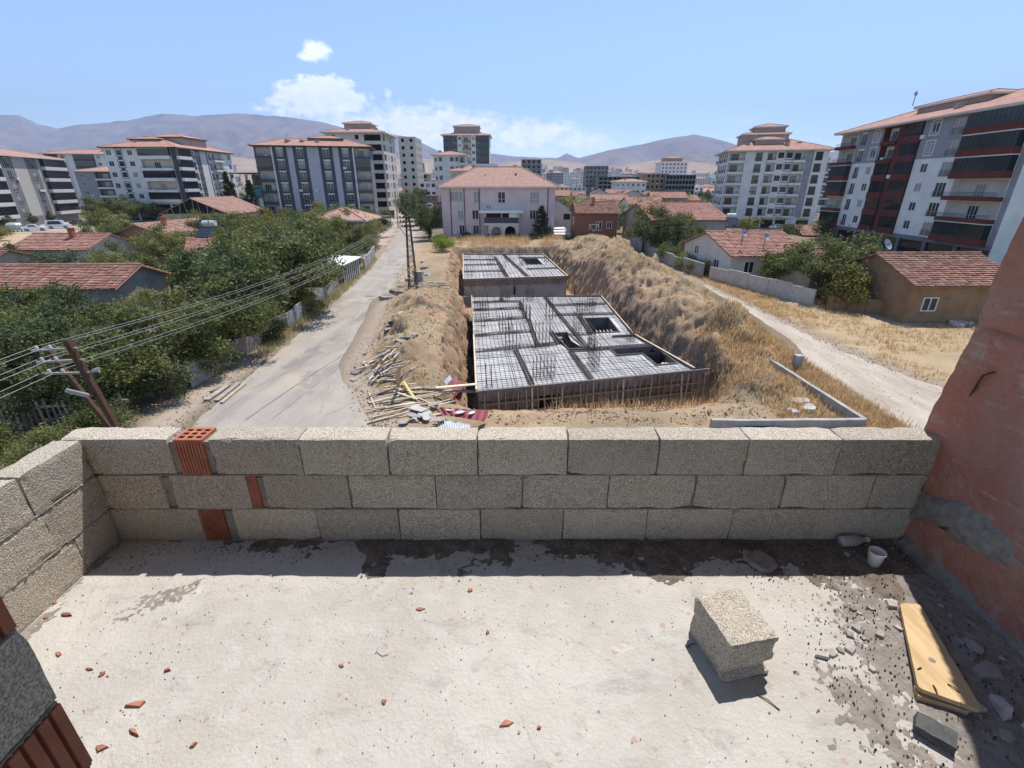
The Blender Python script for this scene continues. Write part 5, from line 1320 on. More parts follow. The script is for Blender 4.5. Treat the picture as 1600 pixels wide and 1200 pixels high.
def far_left():
    bal = dict(par=m_whsheet, proj=1.0, gm=m_glass_b); w = m_mgrey
    cols = [(2.4, 'x', m_mgrey), (3.4, 'g', w, bal), (.5, 'x', m_conc_pale), (1.5, 'F', w), (1.6, 'x', m_conc_pale), (1.5, 'F', w), (.5, 'x', m_conc_pale), (3.4, 'g', w, bal)]
    apartment('apartment_block', 'grey apartment block with rounded white balconies above the parked cars', (-124, 112), (-135, 156), 16, 0, 5, 2.95, cols[::1], [(1, 'x'), (1, 'w'), (1, 'x')], None, gh=2.4, wall=m_mgrey, fascia=m_offwhite, seed=8, chim=2, attic=[(.3, .5, 8, 8, 2.8)])
    apartment('apartment_block', 'grey banded block with small white balconies behind the leafy street trees', (-166, 196), (-132, 196), 18, 0, 4, 3.0, [(2, 'w', m_grey), (1, 'x', m_grey), (3, 'b', m_mgrey, dict(par=m_white)), (1, 'x', m_grey), (3, 'b', m_mgrey, dict(par=m_white)), (1.6, 'x', m_dgrey), (2, 'g', m_white, dict(par=m_white))], None, None, gh=3, wall=m_mgrey, fascia=m_offwhite, seed=9, chim=1)
    apartment('apartment_block', 'white block with black glazed balconies rising behind the grey blocks', (-206, 230), (-163, 236), 18, 0, 7, 2.85, [(2, 'x', m_maroon), (1.2, 'F', m_offwhite), (1, 'x'), (3, 'g', m_grey, dict(par=m_dgrey)), (1.2, 'w'), (1.2, 'w'), (2.2, 'g', m_white, dict(par=m_dgrey)), (1.2, 'w'), (1, 'n'), (1.6, 'g', m_white, dict(par=m_dgrey))], None, None, gh=3, wall=m_white, fascia=m_offwhite, seed=10, chim=2, attic=[(.6, .5, 10, 8, 2.5)])
far_left()
def white_right():
    w = m_white; b1 = dict(par=m_white, proj=.7); D = dict(frame=m_frame_d, fw=1.7)
    z0 = -1.6
    front = [(3.6, 'bd', w, b1), (.7, 'x'), (1.0, 'x'), (2.1, 'Fd', w), (.6, 'x'), (2.0, 'bd', w, b1), (1.7, 'wd'), (1.7, lambda f: 'wdf'), (2.5, 'bd', w, b1), (1.5, 'x', m_grey), (2.1, 'Fd', w), (.8, 'x')]
    left = [(1.4, 'bd', w, b1), (1.2, 'Fd'), (1.2, 'Fd'), (1.2, 'Fd'), (1.2, 'Fd'), (.4, 'x')]
    root, q = apartment('apartment_block', 'white apartment block with dark framed windows and yellow shop signs below', (60.5, 146), (84.5, 139.5), 22, z0, 6, 2.86, front, [(1.5, 'b', w, b1), (1, 'x'), (1.5, 'b', w, b1)], left,
              ground=[(2.2, 'x'), (.8, 's'), (2, 's'), (1.2, 'sy'), (2, 'sy'), (1.8, 'sy'), (1.2, 'x'), (2, 'sy'), (.6, 'x')], gh=3.3, wall=w, fascia=m_offwhite, opts=dict(frame=m_frame_d, fw=1.7, sign=mat('yellow_sign', (.50, .40, .14), (.40, .33, .13), 3, .6)), seed=11, ov=1.3, attic=[(.42, .30, 7, 5, 3.0), (.40, .55, 12, 9, 4.6), (.45, .6, 8, 7, 6.6)], chim=5, pitch=.34)
white_right()
def maroon_right():
    z0 = -.9; gr = lambda f: m_grey if f >= 4 else m_white
    B = dict(par=m_maroon, proj=1.1, gm=m_glass_g, bk=m_offwhite); Cn = dict(par=m_maroon, proj=.35, gm=m_glass_b, bk=m_white)
    p0, p1 = Vector((70.4, 113)), Vector((67.9, 69))
    cols = [(4.6, lambda f: 'b' if f in (1, 4, 5) else 'g', m_white, B), (3.0, 'Fs', gr), (3.0, lambda f: 'wf' if f in (0, 1, 4, 5) else 'w', gr, dict(frame=m_frame_w)), (3.2, lambda f: 'b' if f >= 4 else 'g', m_maroon, Cn), (1.1, 'x', m_maroon), (3.6, 'g', m_maroon, Cn), (4.0, lambda f: 'wf' if f in (0, 1, 4, 5) else 'w', gr, dict(frame=m_frame_w)),
            (3.6, 'F', gr, dict(fw=2.2)), (7.6, lambda f: 'b' if f in (1, 2) else 'g', m_white, B), (.8, 'x', m_grey)]
    root, q = apartment('apartment_block', 'long apartment block in white and grey with maroon balconies', p0, p1, 17, z0, 6, 3.0, cols, None, None, ground=[(1, 's', m_mgrey)] * 7, gh=3.0, wall=m_white, fascia=m_offwhite, seed=12, ov=1.2, rowm=None, attic=[(.50, .42, 15, 6, 2.9), (.93, .38, 5, 6, 4.0)], chim=4, pitch=.36, opts=dict(band=m_white))
    F = Fac(root, p0, p1, z0, MB(), [m_white], random.Random(1))
    c = F.pt(F.L * .33, 24.2, 3.0); b = MB(); b.tube([c, (c[0], c[1], c[2] + 2.4)], .08, 6); b.obox((c[0], c[1], c[2] + 1.9), (0, 1, .3), (1, 0, 0), .7, .1, .5); b.build('antenna', m_steel, root)
maroon_right()
# --- the pink house at the end of the pit
def pink_house():
    Y0 = 97.8; x0, x1 = -13.6, 8.3; Hh = 9.75; D = 13
    root = thing('pink_house', 'pale pink three storey house with hipped tile roof and arched porch', 'house', ((x0 + x1) / 2, Y0 + D / 2, 0))
    wb = MB(); mats = [m_pink]; F = Fac(root, (x0, Y0), (x1, Y0), 0, wb, mats, random.Random(4))
    PX = lambda px: (px - 685) / (870 - 685) * (x1 - x0) - .0
    # openings (photo x range, sill, head, kind)
    win = [(699, 720, 7.2, 9.0), (737, 748, 6.9, 9.0), (777, 789, 6.9, 8.9), (829, 844, 6.8, 8.9), (710, 720, 3.8, 5.6), (734, 745, 3.9, 5.6), (829, 844, 3.9, 5.6), (712, 721, .95, 2.8), (735, 745, .95, 2.8), (757, 766, 5.85, 6.55)]
    us = sorted(set([0, F.L] + [PX(w[0]) for w in win] + [PX(w[1]) for w in win])); vs = sorted(set([0, Hh] + [w[2] for w in win] + [w[3] for w in win]))
    for i in range(len(us) - 1):
        for j in range(len(vs) - 1):
            u, v = (us[i] + us[i + 1]) / 2, (vs[j] + vs[j + 1]) / 2
            if not any(PX(w[0]) < u < PX(w[1]) and w[2] < v < w[3] for w in win): F.quad(us[i], us[i + 1], vs[j], vs[j + 1], 0, m_pink)
    for w in win:
        a, c, e, f = PX(w[0]), PX(w[1]), w[2], w[3]
        wb.quad(F.pt(a, e), F.pt(c, e), F.pt(c, e, .15), F.pt(a, e, .15)); wb.quad(F.pt(a, f, .15), F.pt(c, f, .15), F.pt(c, f), F.pt(a, f)); wb.quad(F.pt(a, e), F.pt(a, e, .15), F.pt(a, f, .15), F.pt(a, f)); wb.quad(F.pt(c, e, .15), F.pt(c, e), F.pt(c, f), F.pt(c, f, .15))
        q = F.window((a + c) / 2, e, .04, c - a, f - e, 'w'); F.obox('sill', a - .08, c + .08, e - .08, e, .0, .1, m_conc_pale)
    for (a, c) in (((x1, Y0), (x1, Y0 + D)), ((x1, Y0 + D), (x0, Y0 + D)), ((x0, Y0 + D), (x0, Y0))):
        G = Fac(root, a, c, 0, wb, mats, random.Random(1)); G.quad(0, G.L, 0, Hh, 0, m_pink)
    wb.build('wall', mats, root)
    ro = roof_hip(root, [(x0, Y0), (x1, Y0), (x1, Y0 + D), (x0, Y0 + D)], Hh, .7, 3.7, m_tile_pink, m_offwhite)
    for px, py, h in ((758, 277, .8), (806, 275, .8)): p = atY(px, py, Y0 + 3.5); b = MB(); b.box(p.x - .18, p.x + .18, p.y - .18, p.y + .18, p.z - .6, p.z + h * .6); b.build('vent_pipe', m_frame_d, ro)
    p = atY(797, 283, Y0 + 2.6); b = MB(); b.tube([(p.x, p.y, p.z - .7), (p.x, p.y, p.z), (p.x, p.y, p.z + .35)], [.75, .7, .25], 10); b.build('roof_vent', m_conc_pale, ro)
    # projecting balcony porch
    a, c = PX(754), PX(811)
    F.obox('balcony_slab', a, c, 2.9, 3.3, -.02, 1.8, m_offwhite); F.obox('balcony_parapet', a + .1, c - .1, 3.3, 4.35, 1.62, 1.74, m_dgrey)
    F.obox('balcony_parapet', a + .1, a + .22, 3.3, 4.35, .0, 1.62, m_dgrey); F.obox('balcony_parapet', c - .22, c - .1, 3.3, 4.35, .0, 1.62, m_dgrey)
    F.obox('awning', PX(747), PX(818), 5.45, 5.6, -.0, 2.1, m_frame_w); F.obox('awning_valance', PX(747), PX(818), 5.15, 5.45, 2.02, 2.1, m_frame_w)
    F.obox('blind', PX(795), PX(811), 4.35, 5.3, 1.66, 1.72, m_frame_w); F.obox('balcony_back', a + .3, PX(794), 3.4, 5.3, .0, .06, m_maroon)
    for px in (757, 783, 808): F.obox('balcony_post', PX(px) - .06, PX(px) + .06, 4.35, 5.45, 1.64, 1.72, m_frame_w)
    # arched porch front
    b = MB(); n = 10
    def arch(u0, u1, ctr, rad, spring, top):
        P = [(u0, 0), (ctr - rad, 0), (ctr - rad, spring)] + [(ctr - rad * math.cos(t * math.pi / n), spring + rad * math.sin(t * math.pi / n)) for t in range(1, n)] + [(ctr + rad, spring), (ctr + rad, 0), (u1, 0), (u1, top), (u0, top)]
        for k in range(len(P) - 1):
            pass
        # strips between the arch line and the lintel
        xs = [u0, ctr - rad] + [ctr - rad * math.cos(t * math.pi / n) for t in range(1, n)] + [ctr + rad, u1]
        zs = [0, None] ; 
        def zz(x): return 0 if abs(x - ctr) >= rad - 1e-6 else spring + math.sqrt(max(0, rad * rad - (x - ctr) ** 2))
        b_ = MB()
        for (p, q) in ((u0, ctr - rad), (ctr + rad, u1)): b_.hexa([F.pt(p, 0, -1.74), F.pt(q, 0, -1.74), F.pt(q, 0, -1.5), F.pt(p, 0, -1.5), F.pt(p, top, -1.74), F.pt(q, top, -1.74), F.pt(q, top, -1.5), F.pt(p, top, -1.5)])
        xs = [ctr - rad * math.cos(t * math.pi / n) for t in range(n + 1)]
        for p, q in zip(xs[:-1], xs[1:]):
            z0_, z1_ = max(spring, zz(p)), max(spring, zz(q)); b_.hexa([F.pt(p, z0_, -1.74), F.pt(q, z1_, -1.74), F.pt(q, z1_, -1.5), F.pt(p, z0_, -1.5), F.pt(p, top, -1.74), F.pt(q, top, -1.74), F.pt(q, top, -1.5), F.pt(p, top, -1.5)])
        b_.build('porch_arch', m_offwhite, root)
    arch(PX(761), PX(784), PX(774), 1.0, 1.65, 2.9); arch(PX(784.3), PX(811), PX(797), 1.1, 1.65, 2.9)
    F.obox('porch_door', PX(789), PX(805), 0, 2.6, .02, .08, m_dark); F.obox('porch_window', PX(770), PX(780), .3, 1.3, .02, .1, m_glass)
    for px in (699, 721.5, 746, 858): F.obox('downpipe', PX(px), PX(px) + .12, .1, Hh - .2, .02, .14, m_maroon)
    for px, v in ((701, 1.1), (836, 3.2), (726, 1.2)): F.obox('air_conditioner', PX(px), PX(px) + .8, v, v + .6, .02, .35, m_white)
    # annexe
    ax = x1 + .02; b = MB(); b.hexa([(ax, Y0 + 4, 0), (ax + 3.9, Y0 + 4, 0), (ax + 3.9, Y0 + 12, 0), (ax, Y0 + 12, 0), (ax, Y0 + 4, 7.6), (ax + 3.9, Y0 + 4, 5.4), (ax + 3.9, Y0 + 12, 5.4), (ax, Y0 + 12, 7.6)]); b.build('annexe', m_offwhite, root)
    G = Fac(root, (ax, Y0 + 4), (ax + 3.9, Y0 + 4), 0, MB(), [m_white], random.Random(2)); G.obox('annexe_window', 2.2, 3.5, 3.6, 4.7, .0, .06, m_glass); 
    b = MB(); b.hexa([(ax, Y0 + 3.8, 7.64), (ax + 4.1, Y0 + 3.8, 5.32), (ax + 4.1, Y0 + 12, 5.32), (ax, Y0 + 12, 7.64), (ax, Y0 + 3.8, 7.8), (ax + 4.1, Y0 + 3.8, 5.48), (ax + 4.1, Y0 + 12, 5.48), (ax, Y0 + 12, 7.8)]); b.build('annexe_roof', m_conc, root)
    b = MB(); q = [at(866, 372, .9), at(893, 372, .9), at(880, 362, 1.4), at(864, 363, 1.4)]; 
    for k in range(3):
        a_, c_ = q[0].lerp(q[3], k / 3), q[1].lerp(q[2], k / 3); e_, f_ = q[1].lerp(q[2], (k + .9) / 3), q[0].lerp(q[3], (k + .9) / 3); P = [a_, c_, e_, f_]
        b.hexa([(p.x, p.y, p.z + .6 + .15 * k) for p in P] + [(p.x, p.y, p.z + .66 + .15 * k) for p in P])
    b2 = b.build('awning', m_white, None, origin=q[0]); tag(b2, 'white stepped canopy roof beside the pink house annexe', 'canopy')
    for p in q:
        c_ = MB(); c_.box(p.x - .05, p.x + .05, p.y - .05, p.y + .05, -.1, p.z + .62); c_.build('post', m_steel, b2)
pink_house()
# --- far blocks along the skyline
def tower(label, x0, x1, ytop, Y, wall, nc, kind='o', roof=None, z0=-1, name='tower_block', depth=None, attic=None, fh=3.0, seed=1, side=True, opts={}, gh=3.0, yb=None):
    a, c = atY(x0, ytop, Y), atY(x1, ytop, Y); H = a.z - z0; fl_ = max(1, round((H - gh) / fh)); fh = (H - gh) / fl_
    cols = [(1, kind)] * nc if isinstance(kind, str) else kind
    return apartment(name, label, (a.x, Y), (c.x, Y), depth or (c.x - a.x) * .8, z0, fl_, fh, cols, [(1, 'o')] * 3 if side and c.x < 0 else None, [(1, 'o')] * 3 if side and a.x > 0 else None, gh=gh, wall=wall, roof=roof, ov=1.0, seed=seed, attic=attic, chim=2 if roof else 0, opts=opts)
m_fgrey = mat('bare_concrete_frame', (.235, .225, .215), (.18, .17, .16), .3, .95)
m_brown = mat('tan_render', (.33, .25, .165), (.27, .20, .135), .3, .95)
G1 = dict(par=m_dgrey, proj=.7)
tower('tall white block with slate balcony corners behind the pink house roof', 692, 764, 211, 250, m_white, 0, [(2.4, 'g', m_mgrey, G1), (1.4, 'Fd', m_mgrey), (1.2, 'w'), (2.4, 'b', m_white, dict(par=m_brown)), (1.2, 'w'), (1.2, 'Fd', m_mgrey), (2.4, 'g', m_mgrey, G1)], m_roof_far, attic=[(.5, .5, 12, 9, 4)], seed=21, depth=16)
tower('white terraced block with red roof before the tall slate cornered block', 677, 727, 242, 190, m_white, 0, [(1, 'nd'), (1, 'wd'), (1.4, 'x'), (1.2, 'wd'), (1, 'wd'), (1.4, 'bd', m_white, dict(par=m_white))], m_roof_far, seed=22, depth=11, name='apartment_block')
tower('plain white wing with few small windows joining the terraced block', 729, 778, 256, 204, m_white, 5, 'wd', None, seed=23, depth=9, name='apartment_block')
tower('low cream block with bright tile roof just behind the pink roof', 704, 762, 267, 150, m_offwhite, 5, 'w', m_roof_far, seed=24, depth=12, name='apartment_block')
tower('dark striped tower in the distance at the end of the road', 628, 663, 255, 420, m_white, 0, [(1, 'x', m_mgrey), (1, 'Fd'), (.6, 'x', m_mgrey), (1, 'Fd'), (1.4, 'x', m_mgrey), (1, 'Fd'), (.6, 'x', m_mgrey), (1, 'Fd'), (1, 'x', m_mgrey)], None, seed=25, side=False, depth=20)
tower('beige block with tiled roof at the end of the road', 633, 667, 272, 330, m_beige, 0, [(1, 'O'), (1, 'o'), (1, 'o'), (1, 'o'), (1, 'O')], m_roof_far, seed=26, depth=14, attic=[(.5, .5, 8, 6, 2)], name='apartment_block', side=False)
tower('bare grey tower with flat top behind the pink house roof', 815, 846, 249, 330, m_fgrey, 4, 'o', None, seed=27)
tower('dark bare concrete tower rising over the red roofs', 916, 951, 259, 400, m_fgrey, 6, 'o', None, seed=28)
tower('long bare grey block beside the dark concrete tower', 936, 1000, 276, 380, m_fgrey, 9, 'O', None, seed=29, name='apartment_block')
tower('low white block with red roof before the tan block', 962, 1010, 284, 290, m_white, 6, 'w', m_roof_far, seed=30, depth=12, name='apartment_block')
tower('tan unfinished block with stepped top', 1011, 1046, 271, 300, m_brown, 5, 'o', None, seed=31, attic=None, name='apartment_block')
tower('grey slatted block next to the tan block', 1042, 1088, 273, 295, m_fgrey, 9, 'O', None, seed=32, name='apartment_block')
tower('pale block of many windows above the slatted grey block', 1034, 1075, 254, 460, m_white, 7, 'o', m_roof_far, seed=33, attic=[(.5, .5, 16, 10, 4)], name='apartment_block')
tower('small white far block beside the dark concrete tower', 898, 914, 288, 480, m_white, 3, 'o', None, seed=34, name='apartment_block')
tower('white block of stacked balconies between the white and maroon blocks', 1288, 1318, 254, 240, m_white, 0, [(1, 'b', m_mgrey, dict(par=m_white)), (1, 'b', m_mgrey, dict(par=m_white))], None, seed=35, name='apartment_block', z0=-2)
tower('red brick house with oval sign by the road trees', 664, 700, 305, 128, m_brickwall, 4, 'w', None, seed=36, name='brick_house', depth=10, z0=0)
tower('white low house at the foot of the terraced block', 655, 690, 283, 215, m_white, 4, 'wd', None, seed=37, name='apartment_block', depth=10)
# ================================================================ small houses
def tile_slope(root, a, b_, e_a, e_b, m, rows, name='roof_slope', seed=1, step=.075, seg=.5):
    # a,b_: ridge ends; e_a,e_b: eave ends. Stepped tile courses laid one over the other
    a, b_, e_a, e_b = [Vector(v) for v in (a, b_, e_a, e_b)]; r = random.Random(seed); mb = MB()
    up = (b_ - a).cross(e_a - a).normalized(); up = up if up.z > 0 else -up
    base = [a - up * .1, b_ - up * .1, e_b - up * .1, e_a - up * .1]
    mb.hexa([base[0], base[3], base[2], base[1], base[0] + up * .06, base[3] + up * .06, base[2] + up * .06, base[1] + up * .06])
    L_ = (b_ - a).length; ns = max(1, int(L_ / seg))
    for k in range(rows):
        t0, t1 = k / rows, min(1.0, (k + 1.12) / rows)
        for s in range(ns):
            u0, u1 = s / ns, (s + 1) / ns - .004
            P = lambda u, t: a.lerp(b_, u).lerp(e_a.lerp(e_b, u), t)
            h0 = -.03; h1 = step * r.uniform(.75, 1.3)
            q = [P(u0, t0) + up * h0, P(u0, t1) + up * (h1 - .03), P(u1, t1) + up * (h1 - .03), P(u1, t0) + up * h0]
            w = [x + up * .028 for x in q]
            mb.hexa(q + w)
    return mb.build(name, m, root)
def gable_house(name, label, A, B, zr, w, drop, wall, roof, rows=14, ov=.35, gable='wall', wins=(), seed=1, cat='house', chimney=None, z0=None, tiles=True):
    A, B = Vector((A[0], A[1], 0)), Vector((B[0], B[1], 0)); d = (B - A).normalized(); s = Vector((d.y, -d.x, 0))   # s: right-hand side when walking A->B
    if s.y > 0: s = -s                                                                                           # s points to the camera side
    z0 = float(terrain(A.x, A.y)) - .2 if z0 is None else z0
    root = thing(name, label, cat, ((A + B) / 2 + Vector((0, 0, z0)))); ze = zr - drop
    Z = lambda p, z: Vector((p.x, p.y, z))
    ins = .96
    c = [A + s * w * ins, B + s * w * ins, B - s * w * ins, A - s * w * ins]
    if (c[1] - c[0]).cross(c[2] - c[0]).z < 0: cc = c[::-1]
    else: cc = c
    b = MB(); b.hexa([Z(p, z0) for p in cc] + [Z(p, ze - .02) for p in cc]); b.build('wall', wall, root)
    for P in (A, B):
        g = MB(); i_ = d * (.1 if P is A else -.1)
        tri = [Z(P + s * w * ins, ze - .015), Z(P - s * w * ins, ze - .015), Z(P, zr - .10)]
        g.add(tri + [t + i_ for t in tri], [(0, 1, 2), (5, 4, 3), (0, 3, 4, 1), (1, 4, 5, 2), (2, 5, 3, 0)])
        if gable == 'open' and P is A:
            g.build('gable_void', m_dark, root)
            for k in range(-4, 5):
                q = P + s * w * k / 5 - d * .12; t_ = 1 - abs(k) / 5; st = MB(); st.bar(Z(q, ze), Z(q + s * (.25 if k % 2 else -.25), ze + drop * t_ - .12), .12); st.build('truss_strut', m_wood_grey, root)
        else: g.build('gable', wall, root)
    f = 1 + ov / w; dz = drop * ov / w
    Ao, Bo = A - d * ov, B + d * ov
    for sg in (1, -1):
        ea, eb = Z(Ao + s * sg * w * f, ze - dz), Z(Bo + s * sg * w * f, ze - dz)
        tile_slope(root, Z(Ao, zr), Z(Bo, zr), ea, eb, roof, rows, seed=seed + sg)
    b = MB(); n = max(2, int((B - A).length / .5))
    for k in range(n): p, q = Z(Ao.lerp(Bo, k / n), zr + .03), Z(Ao.lerp(Bo, (k + .96) / n), zr + .05); b.tube([p, q], .12, 6)
    b.build('ridge_tiles', roof, root)
    for (side, u, zc, ww, hh) in wins:      # side: 's' long camera side, 'A' gable end
        if side == 's': F = Fac(root, A + s * w * ins, B + s * w * ins, 0, MB(), [wall], random.Random(seed)); 
        else: F = Fac(root, A - s * w * ins, A + s * w * ins, 0, MB(), [wall], random.Random(seed))
        if F.n.dot(s if side == 's' else -d) < 0:
            F = Fac(root, F.p0 + F.d * F.L, F.p0, 0, MB(), [wall], random.Random(seed)); u = 1 - u
        fr, g0, g1 = win_mesh(ww, hh, 'w'); o = F.put('window', fr, F.L * u, zc, -.10); link('pane', g0, o)
    if chimney is not None:
        p = A.lerp(B, chimney) + s * w * .25; b = MB(); b.box(p.x - .25, p.x + .25, p.y - .25, p.y + .25, zr - drop * .5, zr + .7); b.box(p.x - .32, p.x + .32, p.y - .32, p.y + .32, zr + .7, zr + .8); b.build('chimney', m_brick, root)
    return root
gable_house('garden_house', 'grey gabled house with striped red tile roof deep in the walnut gardens', (-41, 37.3), (-29.3, 37.6), 4.3, 2.9, 1.1, m_grplaster, m_tile, 15, wins=(), seed=1)
gable_house('garden_house', 'small red roofed house at the edge of the yellow field', (-58, 60), (-48.8, 59.6), 4.6, 3.6, 1.3, m_offwhite, m_tile, 11, seed=2, chimney=.6)
gable_house('garden_house', 'brown walled house with pale tile roof below the open gabled barn', (-51.5, 68), (-50.5, 80), 5.1, 4.6, 1.6, m_mud, m_tile_pink, 12, seed=3, chimney=.3)
gable_house('open_barn', 'large barn with open dark gable trusses in front of the white block', (-71, 112), (-72, 131), 7.4, 7.4, 3.2, m_beige, m_tile_pink, 14, gable='open', seed=4)
gable_house('garden_house', 'red roofed house with solar water heater among the left gardens', (-37, 56.5), (-27.5, 60.5), 4.4, 3.4, 1.2, m_offwhite, m_tile, 12, seed=5)
gable_house('garden_house', 'pale walled house at the picture edge behind the striped red roof', (-66, 47), (-50, 48), 4.2, 3.6, 1.2, m_beige, m_tile_old, 10, seed=6)
h5 = [atY(478, 345, 84), atY(570, 343, 84)]
r5 = thing('garden_house', 'low house with hipped pink roof below the slate striped block', 'house', ((h5[0] + h5[1]) / 2 + Vector((0, 5, 0))))
b = MB(); b.box(h5[0].x + .5, h5[1].x - .5, 84.5, 94, 0, h5[0].z); b.build('wall', m_beige, r5)
roof_hip(r5, [(h5[0].x + .5, 84.5), (h5[1].x - .5, 84.5), (h5[1].x - .5, 94), (h5[0].x + .5, 94)], h5[0].z, .6, 1.9, m_tile_pink, m_offwhite)
# right hand side
gable_house('garden_house', 'cream house with clean red tile roof beside the garden wall', (23.7, 59.4), (32.6, 60.4), 4.9, 6.0, 1.9, m_offwhite, m_tile, 18, ov=.5, wins=(('A', .3, 2.0, 1.1, 1.1), ('s', .25, .9, 1.2, 1.3), ('A', .75, .8, 1.2, 1.3)), seed=7)
gable_house('garden_house', 'lower annexe with faded brown tile roof joined to the cream house', (28.8, 49.6), (35, 50.6), 4.0, 3.1, 1.0, m_beige, m_tile_old, 10, seed=8, wins=(('s', .2, .7, .8, 1.2),))
gable_house('mud_house', 'mud plastered house under weathered ribbed tiles below the maroon block', (31.2, 41.2), (39.6, 41.4), 4.7, 4.6, 1.7, m_mud, m_tile_old, 17, seed=9, wins=(('s', .2, .8, 1.2, 1.1),))
gable_house('brick_house', 'small brick house with patched grey tile roof next to the pink house', (atY(897, 332, 93).x, 93), (atY(958, 332, 93).x, 93), 7.3, 4.7, 1.7, m_brickwall, m_tile_old, 12, seed=10, wins=(('s', .55, 2.6, 1.0, 1.5), ('s', .8, 2.9, .9, 1.2), ('A', .5, 3.3, 1.6, 1.4)), chimney=.45)
gable_house('plaster_house', 'tall blank grey plaster gable house beside the dark leafy tree', (21, 84), (33, 85), 7.3, 7.6, 2.1, m_grplaster, m_tile, 14, seed=11)
FH = [(905, 302, 165, 12, 'white', 0), (938, 322, 128, 10, 'old', 1), (951, 304, 172, 14, 'pink', 2), (985, 297, 190, 16, 'red', 3), (1003, 308, 150, 12, 'red', 4), (1042, 300, 180, 14, 'red', 5), (1052, 316, 138, 12, 'old', 6), (1072, 330, 121, 10, 'old', 7),
      (918, 312, 150, 10, 'pink', 8), (1022, 324, 130, 9, 'old', 9), (893, 299, 215, 12, 'red', 10), (975, 313, 160, 12, 'old', 11), (1012, 299, 225, 16, 'red', 12), (1064, 305, 205, 14, 'red', 13), (1272, 352, 120, 10, 'old', 14), (935, 296, 240, 16, 'red', 15), (965, 296, 255, 14, 'pink', 16), (872, 297, 180, 10, 'red', 17)]
ADJ = ['white walled house with bright roof and low lean-to', 'little house under patched brown tiles', 'pinkish roofed long house', 'broad red roofed house', 'red roofed house with brick front', 'bright red roofed house', 'brown roofed house behind the leafy tree', 'tumbledown house with slipped tiles', 'pale pink roofed cottage', 'cottage with weathered brown roof', 'red roofed house close behind the pink house annexe', 'old brown roofed house among the trees', 'far red roofed house below the grey block', 'long red roofed house below the slatted block', 'faded roofed shed at the foot of the white shop block', 'distant red roofed house below the bare concrete tower', 'distant pink roofed house beside the bare concrete tower', 'red roofed house half hidden by the pink house']
for k, (px, py, Y, ln, kd, sd) in enumerate(FH):
    p = atY(px, py, Y); rm = {'white': m_tile, 'old': m_tile_old, 'pink': m_tile_pink, 'red': m_tile}[kd]
    gable_house('town_house', ADJ[k] + ' in the old quarter', (p.x - ln * .42, Y - 1.5 + (k % 3)) if k % 3 else (p.x, Y - 5), (p.x + ln * .42, Y + 1 - (k % 3)) if k % 3 else (p.x + 1.2, Y + 6), p.z, 4.2 + k % 3, 1.7, (m_white, m_beige, m_brickwall, m_offwhite)[k % 4], rm, 7, seed=30 + k, wins=(('s', .3, p.z - 3.8, 1.3, 1.3), ('s', .7, p.z - 3.8, 1.3, 1.3)))
# ---------------------------------------------------------------- roof things
def solar(px, py, z, label, sc=1.0):
    p = at(px, py, z); root = thing('solar_heater', label, 'water heater', p)
    b = MB(); b.tube([(p.x - .7 * sc, p.y, z + 1.5 * sc), (p.x + .7 * sc, p.y, z + 1.5 * sc)], .32 * sc, 12); b.build('tank', m_whsheet, root)
    b = MB(); b.obox((p.x, p.y - 1.0 * sc, z + .65 * sc), (1, 0, 0), (0, 1, .75), 1.8 * sc, 1.7 * sc, .08); b.build('collector_panel', m_glass, root)
    for sx in (-1, 1):
        b = MB(); b.bar((p.x + sx * .6 * sc, p.y, z - .8), (p.x + sx * .6 * sc, p.y, z + 1.5 * sc), .06); b.bar((p.x + sx * .8 * sc, p.y - 1.6 * sc, z + .1), (p.x + sx * .6 * sc, p.y, z + 1.2 * sc), .05); b.build('stand', m_rust, root)
def dish(px, py, z, label, r_=.45, group=None):
    p = at(px, py, z); root = thing('satellite_dish', label, 'satellite dish', p, group=group)
    b = MB(); n = 14; ax = Vector((.35, -.75, .5)).normalized(); u = ax.orthogonal().normalized(); w = ax.cross(u); c = Vector((p.x, p.y, z + .5))
    b.v = [tuple(c)] + [tuple(c + (u * math.cos(2 * math.pi * k / n) + w * math.sin(2 * math.pi * k / n)) * r_ * q + ax * (r_ * .35 * q * q)) for q in (.5, 1) for k in range(n)]
    for k in range(n): j = (k + 1) % n; b.f += [(0, 1 + k, 1 + j), (1 + k, 1 + n + k, 1 + n + j, 1 + j)]; b.m += [0, 0]
    b.build('reflector', m_steel, root, smooth=True)
    b = MB(); b.bar((p.x, p.y, z - .8), c, .06); b.bar(c, c + ax * r_ * 1.1, .03); b.build('mount', m_rust, root)
solar(332, 371, 4.6, 'solar water heater with white tank on the left red garden roof')
solar(1140, 352, 5.3, 'solar water heater on the clean red roof ridge of the cream house', .8)
dish(365, 374, 4.2, 'satellite dish on the red garden roof near the white tank'); dish(392, 362, 4.4, 'satellite dish beyond the white tank among the left garden trees')
dish(1160, 372, 4.6, 'thin satellite dish high on the clean red roof', .4); dish(1195, 377, 4.2, 'satellite dish low on the clean red roof by its right end', .4); dish(1382, 392, 4.7, 'white satellite dish above the weathered mud house roof', .5)
p = at(1168, 360, 5.0); b = MB(); b.tube([p - Vector((0, 0, .3)), p + Vector((0, 0, 2.4))], .04, 6); b.bar(p + Vector((-.5, 0, 2.2)), p + Vector((.5, 0, 2.2)), .04)
for k in range(4): b.bar(p + Vector((-.4 + .25 * k, -.3, 2.2)), p + Vector((-.4 + .25 * k, .3, 2.2)), .02)
o = b.build('antenna', m_rust, origin=p); tag(o, 'thin television antenna mast on the clean red roof ridge', 'antenna')
